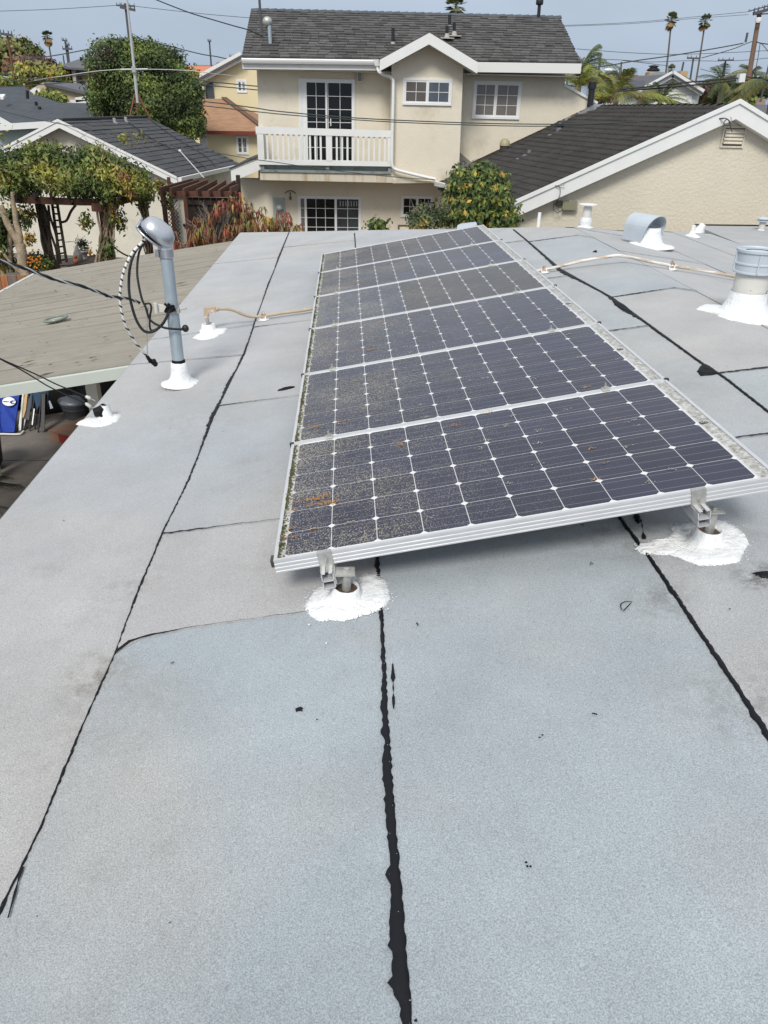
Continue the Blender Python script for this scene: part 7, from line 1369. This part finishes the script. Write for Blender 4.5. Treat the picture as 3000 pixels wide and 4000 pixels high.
# plank fence at the left end of the cover
fn = thing('plank_fence', 'short run of orange and grey weathered fence planks at the left of the patio cover', 'fence', tuple(onZ(px('g2', 200, 1500), 0)))
for i, (a, b, c) in enumerate(((-75, -2, (.30, .13, .06)), (0, 104, (.38, .15, .065)), (106, 255, (.19, .145, .13)), (257, 385, (.30, .13, .06)), (387, 520, (.33, .15, .07)), (522, 600, (.16, .12, .11)))):
    YF_ = 12.3; A_, B_ = onY(px('g2', a, 1484), YF_), onY(px('g2', b, 1480 if i % 2 else 1486), YF_); mb = MB(); mb.box(A_.x, B_.x - .006, YF_, YF_ + .03, .05, A_.z); mb.build('plank', pbr('plank_%d' % i, c, .85, noise=(7, .3), stretch=(3, 1, .4), bump=(20, .4)), fn)
# brown slatted canopy, white door panel, lattice and dark gate
cp = thing('slatted_canopy', 'reddish brown slatted canopy over the dark gate beside the garage', 'canopy', (-4.4, 20.5, 0))
for i, (a, b) in enumerate((((100, 1345), (560, 1215)), ((245, 1352), (645, 1228)), ((432, 1362), (776, 1226)), ((622, 1378), (905, 1230)), ((790, 1392), (1035, 1236)), ((946, 1380), (1166, 1242)), ((1108, 1345), (1212, 1296)))): pbeam('slat', 'g1', a, b, .05, .15, REDBROWN, cp, 19.7, 21.6)
pbeam('beam', 'g1', (250, 1392), (1200, 1398), .08, .12, REDBROWN, cp, 20.0); pbeam('beam', 'g1', (560, 1250), (1210, 1330), .06, .10, REDBROWN, cp, 21.4)
vpost('post', 'g1', (135, 1360), (190, 1900), .10, REDBROWN, cp, 19.9); vpost('post', 'g1', (470, 1400), (505, 2150), .09, REDBROWN, cp, 19.95); vpost('post', 'g1', (1215, 1120), (1250, 1700), .10, DARKWOOD, cp, 21.8); vpost('post', 'g1', (205, 1150), (250, 1400), .08, REDBROWN, cp, 22.6)
lt = thing('lattice_panel', 'narrow dark diamond lattice panel left of the white door', 'lattice', tuple(onY(px('g1', 250, 2050), 19.9)))
A_, B_ = onY(px('g1', 195, 1560), 19.9), onY(px('g1', 305, 2080), 19.9); H_ = A_.z - B_.z; Wd = max(.25, B_.x - A_.x)
for i in range(9):
    z0 = B_.z + H_ * i / 9 - .1
    for sg in (0, 1): mb = MB(); a = Vector((A_.x + (Wd if sg else 0), 19.9 + .012 * sg, z0)); b = Vector((A_.x + (0 if sg else Wd), 19.9 + .012 * sg, z0 + Wd * 1.3)); mb.bar(a, b, .012, .028, up=(0, 1, 0)); mb.build('slat', DARKWOOD, lt)
dr = thing('white_door_panel', 'narrow white door panel with a dark knob under the slatted canopy', 'door', tuple(onY(px('g1', 400, 2150), 20.05))); A_, B_ = onY(px('g1', 262, 1378), 20.05), onY(px('g1', 452, 1380), 20.05)
mb = MB(); mb.box(A_.x, B_.x, 20.05, 20.12, 0, A_.z); mb.build('frame', pbr('ivory_frame', (.58, .54, .46), .7), dr); mb = MB(); mb.box(A_.x + .14, B_.x - .16, 20.035, 20.049, .05, A_.z - .03); mb.build('leaf_panel', pbr('cool_white_panel', (.60, .62, .64), .5, noise=(2, .05)), dr)
q_ = onY(px('g1', 440, 1840), 20.0); mb = MB(); mb.ball(q_, .035, 8, 6); mb.build('knob', BLACK, dr)
gt = thing('dark_gate', 'dark brown plank gate behind the red leaved shrub', 'gate', tuple(onY(px('g1', 850, 2100), 21))); A_, B_ = onY(px('g1', 478, 1440), 21), onY(px('g1', 1235, 1450), 21); n = 9
for i in range(n): mb = MB(); w_ = (B_.x - A_.x) / n; mb.box(A_.x + w_ * i + .004, A_.x + w_ * (i + 1) - .004, 21.0, 21.03, .05, A_.z); mb.build('plank', DARKWOOD, gt)
for zz in (A_.z - .12, A_.z - .55): mb = MB(); mb.box(A_.x, B_.x, 20.95, 20.999, zz - .05, zz + .05); mb.build('crossbar', DARKWOOD, gt)
mb = MB(); C0, C1 = onY(px('g1', 470, 1392), 20.9), onY(px('g1', 1120, 1440), 20.9); mb.box(C0.x, C1.x, 20.9, 20.94, C1.z, C0.z); mb.build('lintel', STUCCOG, gt)
b_ = [pr('g1', 1165, 1215, 40, 80, 34, .6)]; t = thing('bush', 'slip of bright green bush in the gap beside the house corner', 'bush', (b_[0][0].x, 34, 0)); leaves(b_, 500, .15, .09, [LG, LY], [.6, .4], 31, parent=t, name='foliage', shell=.1)
# palm fronds on the patio
def frond(p0, d, ln, sag, wl, n, mat, parent, seed=0, name='frond', rmat=None, flat=.2):
    """feather frond: curved rib with leaflets on both sides"""
    rr = random.Random(seed); d = Vector(d).normalized(); P = [Vector(p0) + d * ln * t + Vector((0, 0, -sag * ln * t * t)) for t in np.linspace(0, 1, 9)]; mb = MB(); mb.tube(P, list(np.linspace(.016, .003, 9) * ln), 4, False)
    for i in range(n):
        t = .12 + .86 * i / (n - 1); k = min(7, int(t * 8)); f_ = t * 8 - k; p = P[k].lerp(P[k + 1], f_); tg = (P[k + 1] - P[k]).normalized(); s_ = tg.cross(Vector((0, 0, 1))).normalized(); L2 = wl * ln * (math.sin(math.pi * min(1, t * .8 + .15)) ** .7) * rr.uniform(.85, 1.1)
        for sg in (-1, 1):
            q_ = (s_ * sg + tg * .75 + Vector((0, 0, rr.uniform(-.35, .05) - flat))).normalized(); e_ = p + q_ * L2 + Vector((0, 0, -L2 * .2)); w2 = tg * (ln * .24 / n)
            mb.add([p - w2, p + w2, p.lerp(e_, .6) + w2 * .8, e_, p.lerp(e_, .6) - w2 * .5], [(0, 1, 2, 4), (4, 2, 3)])
    return mb.build(name, mat, parent)
t = thing('patio_palm', 'potted palm whose dark fronds reach in from the left over the concrete', 'palm', tuple(hz5(-260, 1700)))
for i, (a, b) in enumerate((((-330, 1560), (330, 1610)), ((-300, 1650), (290, 1560)), ((-330, 1900), (150, 1930)), ((-280, 1780), (60, 2060)), ((-300, 1500), (180, 1480)))):
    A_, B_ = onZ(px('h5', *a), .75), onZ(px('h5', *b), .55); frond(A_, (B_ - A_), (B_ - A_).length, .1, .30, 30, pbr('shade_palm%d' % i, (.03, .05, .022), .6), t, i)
A_ = hz5(-260, 1700); mb = MB(); mb.tube([A_, A_ + Vector((0, 0, .8))], [.08, .05], 8); mb.build('trunk', BARKD, t)
# ---- palms in the distance
def fanpalm(label, basep, crownp, r_px, Y, z, seed, lean=0, group='tall fan palms against the sky'):
    c = onY(px(z, *crownp), Y); a = onY(px(z, *basep), Y); r_ = (onY(px(z, crownp[0] + r_px * 1.3, crownp[1]), Y) - c).length; b0 = Vector((a.x + (a.x - c.x) * .15, Y, 0)); t = thing('fan_palm', label, 'palm', tuple(b0), group=group)
    trunk(t, [b0, a, c], (r_ * .13, r_ * .085), pbr('palm_trunk%d' % seed, (.13, .11, .09), .9)); rr = random.Random(seed)
    for i in range(46):
        el = rr.uniform(-1.35, 1.3) if i > 8 else rr.uniform(.5, 1.5); az = rr.uniform(0, 6.283); d = Vector((math.cos(az) * math.cos(el), math.sin(az) * math.cos(el), math.sin(el))); dead = el < -.65; ln = r_ * (rr.uniform(.75, 1.05) if not dead else rr.uniform(.8, 1.25)); s_ = d.cross(Vector((0, 0, 1))).normalized(); u_ = s_.cross(d); h_ = c + d * ln * .45; mb = MB(); mb.tube([c, h_], ln * .012, 3, False)
        for k in range(9):
            an = (k - 4) * .30; q_ = (d * math.cos(an) + s_ * math.sin(an)).normalized(); e_ = h_ + q_ * ln * .55 * (1 - abs(k - 4) * .05) + Vector((0, 0, -ln * .10)); w_ = (s_ * math.cos(an) - d * math.sin(an)) * ln * .085; m_ = h_.lerp(e_, .6); mb.add([h_, m_ - w_, e_, m_ + w_], [(0, 1, 2, 3)])
        mb.build('frond', LDEAD if dead and rr.random() < .8 else (LPALM if rr.random() < .75 else LOL), t)
    return t
fanpalm('tall fan palm left of the big green tree', (850, 660), (768, 175), 95, 92, 'h3', 1); fanpalm('left one of two tall thin fan palms above the white gable house', (830, 600), (878, 158), 54, 115, 4, 2); fanpalm('right one of two tall thin fan palms, nearer the wooden pole', (1075, 660), (1152, 168), 52, 115, 4, 3)
fanpalm('fan palm crown rising behind the ridge of the charcoal roof', (78, 240), (80, 60), 108, 72, 3, 4, group=None); fanpalm('short fan palm just above the white gable roof', (872, 650), (876, 562), 36, 88, 4, 5, group=None)
def featherpalm(label, trunkp, crownp, z, Y, ln, nf, seed, mat, azr=(0, 6.283), elr=(-.1, 1.1), wl=.28, ntr=40, r=.13, sag=.45):
    c = onY(px(z, *crownp), Y); a = onY(px(z, *trunkp), Y); t = thing('feather_palm', label, 'palm', (a.x, Y, 0)); trunk(t, [(a.x, Y, 0), a, c], (r, r * .7), pbr('fp_trunk%d' % seed, (.17, .13, .09), .9)); rr = random.Random(seed)
    for i in range(nf): az = rr.uniform(*azr); el = rr.uniform(*elr); frond(c, (math.cos(az) * math.cos(el), math.sin(az) * math.cos(el), math.sin(el)), ln * rr.uniform(.8, 1.1), sag, wl, ntr, mat if rr.random() < .75 else (LOL if mat is not LOL else LPALM), t, seed * 50 + i)
    return t
featherpalm('dark green feather palm right of the main roof corner', (240, 620), (290, 480), 'h1', 44, 2.1, 20, 11, LPALM, wl=.26, elr=(-.2, 1.2)); featherpalm('yellow green clumping palm below the dark feather palm', (240, 900), (250, 800), 'h1', 36, 1.7, 20, 12, LPALY, elr=(.3, 1.45), wl=.25)
featherpalm('yellow green palm frond plume in front of the charcoal far roof', (850, 1050), (845, 960), 'h1', 34, 1.9, 13, 13, LPALY, elr=(.2, 1.5), wl=.25); featherpalm('light green palm with arching fronds against white siding', (1240, 1080), (1180, 960), 'h1', 38, 1.9, 11, 14, LPALY, elr=(-.1, 1.0))
featherpalm('rounded bright green palm in front of the white siding house', (1560, 1080), (1580, 1010), 'h1', 40, 1.6, 24, 15, LG, elr=(.0, 1.3), wl=.22)
featherpalm('small queen palm with a ringed trunk before the dark hedge trees', (880, 960), (900, 690), 'h2', 56, 2.2, 22, 16, LPALM, elr=(-.5, 1.2), wl=.25, r=.18); featherpalm('feather palm behind the top of the brown pole', (1370, 700), (1380, 590), 'h2', 60, 1.5, 12, 17, LPALM, elr=(.1, 1.2))
featherpalm('yellowing palm arching in from the right edge over the grey roof', (1700, 1150), (1690, 800), 'h2', 26, 1.5, 11, 18, LOL, azr=(1.9, 4.4), elr=(-.3, .9), sag=.7)
t = thing('bush', 'patch of orange and green shrubs left of the palm plume', 'bush', tuple(onY(px('h1', 620, 980), 37))); leaves([pr('h1', 560, 930, 90, 60, 37, .6), pr('h1', 640, 980, 160, 50, 36, .6), pr('h1', 780, 900, 90, 70, 37, .5)], 1500, .14, .05, [LRB, LG, LY, LOL], [.25, .25, .3, .2], 33, parent=t, name='foliage', shell=.1)
t = thing('bush', 'leafy green plants at the foot of the brown pole', 'bush', tuple(onY(px('h2', 1330, 1040), 30))); leaves([pr('h2', 1320, 1010, 50, 50, 30, .4)], 200, .22, .08, [LG, LM], [.5, .5], 34, parent=t, name='foliage', shell=.1)
# ================================================================ POLES, ANTENNA AND WIRES
def upole(label, z, top, bot, Y, r, mat, arms=(), group=None, cat='utility pole', ins=True, name='utility_pole'):
    r *= .58; a, b = onY(px(z, *top), Y), onY(px(z, *bot), Y); d = (b - a) / max(.1, a.z - b.z); g = b + d * b.z; t = thing(name, label, cat, tuple(g), group=group)
    mb = MB(); mb.tube([g, a], [r * 1.25, r * .8], 10); mb.build('shaft', mat, t)
    for p, q_, h_ in arms:
        A_, B_ = onY(px(z, *p), Y - r * 1.3), onY(px(z, *q_), Y - r * 1.3); mb = MB(); mb.bar(A_, B_, h_, h_); mb.build('crossarm', POLED, t)
        if ins:
            for s in (.03, .3, .7, .97): c = A_.lerp(B_, s); mb = MB(); mb.tube([c, c + Vector((0, 0, h_ * 1.7))], [h_ * .3, h_ * .2], 6); mb.build('insulator', POLED, t)
    return t
t = upole('large brown wooden utility pole at the right edge, tilted in view', 4, (1592, 95), (1470, 825), 32, .17, POLE, (((1540, 112), (1660, 78), .10), ((1500, 92), (1660, 48), .04), ((1560, 118), (1720, 105), .04)))
q_ = onY(px(4, 1578, 180), 31.8); mb = MB(); mb.lathe(q_, [(.10, 0), (.11, .02), (.11, .12), (.10, .14)], 10, smooth=False); mb.build('white_band', WHITE, t); q_ = onY(px(4, 1477, 343), 31.8); mb = MB(); mb.bar(q_, q_ + Vector((0, 0, .3)), .06, .06); mb.build('bracket', POLED, t)
t = thing('splice_case', 'white cable splice case hanging on the wires left of the brown pole', 'splice case', tuple(onY(px(4, 1440, 632), 31.5))); A_, B_ = onY(px(4, 1416, 634), 31.5), onY(px(4, 1463, 630), 31.5); mb = MB(); mb.bar(A_, B_, .25, .28); mb.build('case', WHITE, t)
upole('grey wooden pole right of the feather palm', 4, (305, 425), (275, 690), 66, .17, POLEG, group=None, ins=False)
t = upole('pale pole with a street lamp arm behind the palm plume', 4, (473, 500), (455, 665), 78, .17, POLEG, (), ins=False); P = bez([onY(px(4, *p), 77.8) for p in ((448, 612), (438, 590), (415, 575), (385, 572))], 4); mb = MB(); mb.tube(P, .05, 6); mb.build('lamp_arm', POLED, t); q_ = onY(px(4, 368, 568), 77.8); mb = MB(); mb.ball(q_, (.45, .25, .16), 10, 6); mb.build('lamp_head', WHITE, t)
upole('dark pole with a crossarm just left of the right fan palm', 4, (1055, 470), (1028, 650), 96, .2, POLED, (((1004, 470), (1108, 474), .16),)); upole('dark pole with a crossarm above the small queen palm', 4, (1316, 485), (1298, 640), 96, .2, POLED, (((1254, 490), (1380, 487), .16),))
upole('short dark pole between the capped chimney and the tan chimney', 4, (976, 502), (955, 600), 90, .2, POLED, ins=False); upole('dark pole seen under the main roof corner', 4, (40, 575), (32, 660), 60, .14, POLED, ins=False); upole('thin dark pole at the extreme right edge', 4, (1668, 520), (1640, 640), 60, .14, POLED, ins=False)
upole('reddish brown pole in front of the olive tree at far left', 1, (45, 215), (100, 556), 58, .15, pbr('red_brown_pole', (.17, .075, .05), .9), (((3, 218), (80, 229), .14),))
upole('left one of two close distant poles right of the left palm', 1, (421, 262), (440, 400), 135, .24, POLED, (((402, 260), (436, 266), .2), ((406, 317), (468, 318), .22)), group='pair of distant poles'); upole('right one of two close distant poles right of the left palm', 1, (436, 288), (448, 400), 135, .24, POLED, (((424, 290), (450, 292), .2),), group='pair of distant poles')
upole('stub of a distant pole left of the distant pair', 1, (409, 358), (414, 395), 130, .2, POLED, ins=False); upole('tall dark pole with double crossarm behind the antenna mast', 1, (811, 22), (842, 300), 66, .17, POLED, (((754, 34), (874, 40), .10), ((778, 46), (876, 66), .16)))
upole('dark pole above the orange tile roof', 1, (1357, 268), (1369, 428), 92, .17, POLED, (((1346, 266), (1368, 268), .12),)); upole('distant pole top beside the big tree crown', 1, (1115, 326), (1118, 350), 92, .14, POLED, (((1094, 326), (1134, 332), .10),)); upole('small distant pole at the yellow house rake', 1, (1506, 366), (1508, 390), 80, .12, POLED, (((1488, 368), (1522, 370), .12),)); upole('thin distant pole left of the orange roof', 1, (1256, 405), (1258, 440), 130, .12, POLED, ins=False)
# antenna
AY = 31.0; t = thing('rooftop_antenna', 'tall silver antenna mast with long crosspiece on a rusty tripod at the garage ridge', 'antenna', tuple(onY(px(1, 905, 750), AY))); RUSTR = pbr('rusty_tripod', (.20, .075, .045), .8, noise=(20, .2))
mb = MB(); mb.tube([onY(px(1, 892, 668), AY), onY(px(1, 868, 430), AY), onY(px(1, 843, 190), AY), onY(px(1, 818, -40), AY)], [.055, .05, .042, .036], 10); mb.build('mast', pbr('pale_mast', (.55, .57, .58), .4, .4), t)
for a, b, dY in (((872, 612), (842, 756), -.6), ((886, 640), (893, 752), .2), ((893, 610), (978, 778), .1)): mb = MB(); mb.tube([onY(px(1, *a), AY), onY(px(1, *b), AY + dY * .3)], .03, 7); mb.build('leg', RUSTR, t)
mb = MB(); mb.tube([onY(px(1, 862, 678), AY), onY(px(1, 890, 660), AY), onY(px(1, 905, 650), AY)], .02, 6); mb.build('brace', RUSTR, t)
SILV = pbr('grey_silver_tube', (.42, .44, .42), .4, .3); mb = MB(); mb.tube(bez([onY(px(1, *p), AY - .1) for p in ((220, 522), (300, 508), (410, 493), (530, 474), (650, 459), (780, 450))], 5), [.008] * 8 + [.015] * 18, 6); mb.build('left_element', SILV, t)
mb = MB(); mb.tube(bez([onY(px(1, *p), AY - .1) for p in ((960, 449), (1080, 451), (1250, 460), (1400, 479), (1500, 490), (1580, 502))], 5), [.014] * 14 + [.007] * 12, 6); mb.build('right_element', SILV, t)
mb = MB(); mb.tube([onY(px(1, 782, 451), AY - .1), onY(px(1, 958, 449), AY - .1)], .030, 8); mb.build('centre_tube', SILV, t); mb = MB(); q_ = onY(px(1, 868, 450), AY - .08); mb.box(q_.x - .06, q_.x + .06, AY - .14, AY + .02, q_.z - .09, q_.z + .09); mb.build('bracket', ALUD, t)
# wires
def wire(label, z, pts, Y0, Y1, pxw, mat=WIREG, cat='wire', k=5, grp=None):
    n = len(pts) - 1; X = np.cumsum([0] + [math.dist(a, b) for a, b in zip(pts[:-1], pts[1:])]); X = X / X[-1]; P = [onY(px(z, *p), Y0 + (Y1 - Y0) * s) for p, s in zip(pts, X)]; P = bez(P, k); r = [pxw * p.y / FPX / 2 for p in P]
    mb = MB(); mb.tube(P, r, 5); return mb.solo('overhead_wire', mat, tuple(P[0]), label, cat, grp)
ZM['p'] = (0, 0, 1)
wire('upper of the pair of wires crossing the two storey house to the wing', 'p', [(778, 395), (874, 405), (1000, 422), (1081, 434), (1322, 456), (1563, 470), (1900, 482), (2179, 485), (2400, 480), (2538, 473), (2730, 466), (2826, 462)], 22.3, 14.9, 3.6, grp='wires crossing in front of the house')
wire('lower of the pair of wires crossing the two storey house to the wing', 'p', [(778, 411), (900, 425), (1000, 436), (1165, 452), (1503, 475), (1900, 490), (2179, 492), (2441, 478), (2620, 470), (2826, 464)], 22.3, 14.9, 3.2, grp='wires crossing in front of the house')
mb = MB(); P = [onY(px(8, *p), YG - .12) for p in ((1290, 232), (1320, 235), (1352, 262), (1350, 285), (1325, 293), (1303, 280), (1305, 258), (1330, 240), (1345, 262), (1355, 300), (1368, 345))]; mb.tube(bez(P, 4), .009, 5); mb.solo('wire_loop', WIREG, tuple(P[0]), 'black wire loop hanging at the wing gable above the louvre vent', 'wire')
mb = MB(); P = [onY(px(8, *p), YG - .1) for p in ((1358, 222), (1362, 250), (1358, 272))]; mb.tube(P, .008, 5); mb.tube([onY(px(8, 1380, 230), YG + .2), onY(px(8, 1384, 320), YG + .2)], .007, 5); mb.solo('wire_hook', ALUD, tuple(P[0]), 'small metal hook screwed to the white rake board near its peak', 'hook')
q_ = onY(px(7, 1245, 672), YG - .1); mb = MB(); mb.tube([q_ + Vector((-.12, .05, 0)), q_, q_ + Vector((.02, -.01, .03))], .008, 5); mb.solo('wire_hook', ALUD, tuple(q_), 'small metal hook on the white rake board above the olive box', 'hook')
wire('upper of two wires in front of the yellow house', 1, [(1215, 505), (1300, 520), (1400, 533), (1540, 547), (1700, 562)], 40, 40, 3.6, grp='wires in front of the yellow house'); wire('lower of two wires in front of the yellow house', 1, [(1240, 540), (1300, 546), (1400, 558), (1540, 571), (1700, 586)], 40, 40, 3.4, grp='wires in front of the yellow house')
wire('wire sagging past the garage roof and balcony to the house bay', 'p', [(-60, 414), (0, 431), (120, 461), (241, 485), (362, 512), (542, 543), (693, 573), (844, 597), (988, 622), (1080, 634), (1200, 652), (1382, 675), (1560, 693), (1700, 702)], 21, 22.4, 2.5)
wire('thick dark drop wire reaching the house mast from upper left', 'p', [(560, -20), (612, 0), (680, 27), (753, 54), (844, 81), (916, 102), (964, 115), (1000, 130), (1026, 142)], 17, 24.3, 3.6, WIRE)
wire('wire on the left ending at the big tree crown', 1, [(140, 388), (245, 375), (400, 352), (580, 318)], 60, 60, 3.2); wire('wire right of the big tree above the orange roof', 1, [(842, 232), (960, 265), (1100, 300), (1300, 350), (1400, 366), (1480, 384)], 60, 62, 3.2)
wire('faint high wire left of the antenna mast', 1, [(-60, 74), (0, 72), (300, 62), (520, 50), (755, 35)], 66, 66, 1.6, grp='faint high wires at left'); wire('faint high wire right of the antenna mast', 1, [(876, 40), (1000, 55), (1300, 88), (1500, 106), (1650, 118)], 66, 66, 1.6, grp='faint high wires at left')
for i, (pts, lab) in enumerate((([(0, 782), (180, 800), (300, 826), (520, 860), (820, 850), (1100, 820), (1450, 790)], 'uppermost wire before the yellow green tree'), ([(-40, 880), (150, 878), (420, 915), (700, 880), (1000, 890)], 'middle wire before the yellow green tree'), ([(-40, 990), (250, 985), (500, 968), (900, 935), (1450, 888)], 'lowest wire before the yellow green tree'))): wire(lab, 'h3', pts, 34, 34, 3.0, grp='wires at left before the trees')
wire('thick wire rising right to the brown pole', 4, [(225, 548), (400, 525), (600, 490), (850, 455), (1115, 412), (1300, 380), (1460, 350)], 34, 32, 3.6); wire('thinner wire rising right to the brown pole', 4, [(1120, 470), (1200, 448), (1300, 420), (1400, 388), (1480, 355), (1535, 335)], 34, 32, 2.6)
wire('wire leaving the brown pole at the right edge', 4, [(1560, 335), (1600, 350), (1680, 360)], 32, 31, 3.4); wire('stay wire crossing the right edge', 4, [(1605, 352), (1635, 385), (1680, 440)], 32, 30, 2.4); wire('thin guy wire right of the brown pole', 4, [(1595, 352), (1588, 400), (1575, 480), (1560, 560), (1552, 612)], 34, 34, 2.4)
wire('upper faint wire running left from the brown pole top', 4, [(0, 206), (300, 195), (600, 178), (900, 152), (1150, 128), (1500, 95)], 40, 32, 1.4, POLED, grp='faint wires from the pole top'); wire('lower faint wire running left from the brown pole top', 4, [(0, 213), (300, 203), (600, 188), (900, 163), (1150, 143), (1500, 118)], 40, 32, 1.3, POLED, grp='faint wires from the pole top')
for i, pts in enumerate(([(110, 396), (500, 425), (900, 440), (1300, 428), (1680, 408)], [(320, 478), (500, 488), (700, 502), (1000, 492), (1250, 495)], [(480, 490), (700, 515), (900, 540)], [(1110, 558), (1250, 590), (1480, 600), (1680, 588)], [(1380, 492), (1500, 485), (1680, 468)], [(250, 598), (400, 605), (600, 612)])):
    wire('%s faint distant wire over the right hand roofs' % ['highest', 'second highest', 'short sagging', 'lowest right', 'rightmost', 'lowest left'][i], 4, pts, 70, 70, 1.8, POLED, grp='faint distant wires at right')
wire('upper thick cable bundle across the white siding house', 4, [(460, 722), (600, 712), (720, 698), (900, 678), (1060, 662), (1160, 656), (1230, 646), (1330, 638), (1416, 634)], 33, 31.5, 5.0, WIRE, grp='thick cables to the brown pole'); wire('lower thick cable bundle across the white siding house', 4, [(440, 738), (600, 728), (900, 703), (1200, 674), (1380, 652), (1480, 648), (1580, 655), (1680, 668)], 33, 31.5, 5.0, WIRE, grp='thick cables to the brown pole')
wire('black cable drooping right of the brown pole', 4, [(1490, 622), (1530, 632), (1560, 625), (1600, 640), (1680, 650)], 31.6, 31, 4.0, WIRE)
# things lying on the garage roof
ng = (GE2 - GE1).cross(GR1 - GE1); ng.normalize(); ng = ng if ng.z > 0 else -ng
def onG(p): return onP(p, GE1 + ng * .07, ng)
for pts, lab in (([(830, 790), (930, 860), (1030, 925), (1165, 988), (1260, 1040), (1325, 1080)], 'black wire lying down the garage roof, left one'), ([(975, 775), (1060, 840), (1150, 900), (1250, 960), (1330, 1010), (1385, 1062)], 'black wire lying down the garage roof, right one')):
    P = [onG(px(1, *p)) for p in pts]; P.append(P[-1] + Vector((.12, -.1, -.25))); mb = MB(); mb.tube(bez(P, 4), .013, 5); mb.solo('roof_wire', WIRE, tuple(P[0]), lab, 'wire', 'wires lying on the garage roof')
mb = MB(); P = [onY(px(1, 1166, 978), 23.6), onY(px(1, 1322, 1152), 21.4)]; mb.tube(P, .014, 6); mb.ball(P[0], (.05, .03, .04), 8, 5); mb.solo('thin_rod', ALU, tuple(P[1]), 'thin pale rod slanting from the canopy up over the garage roof', 'rod')
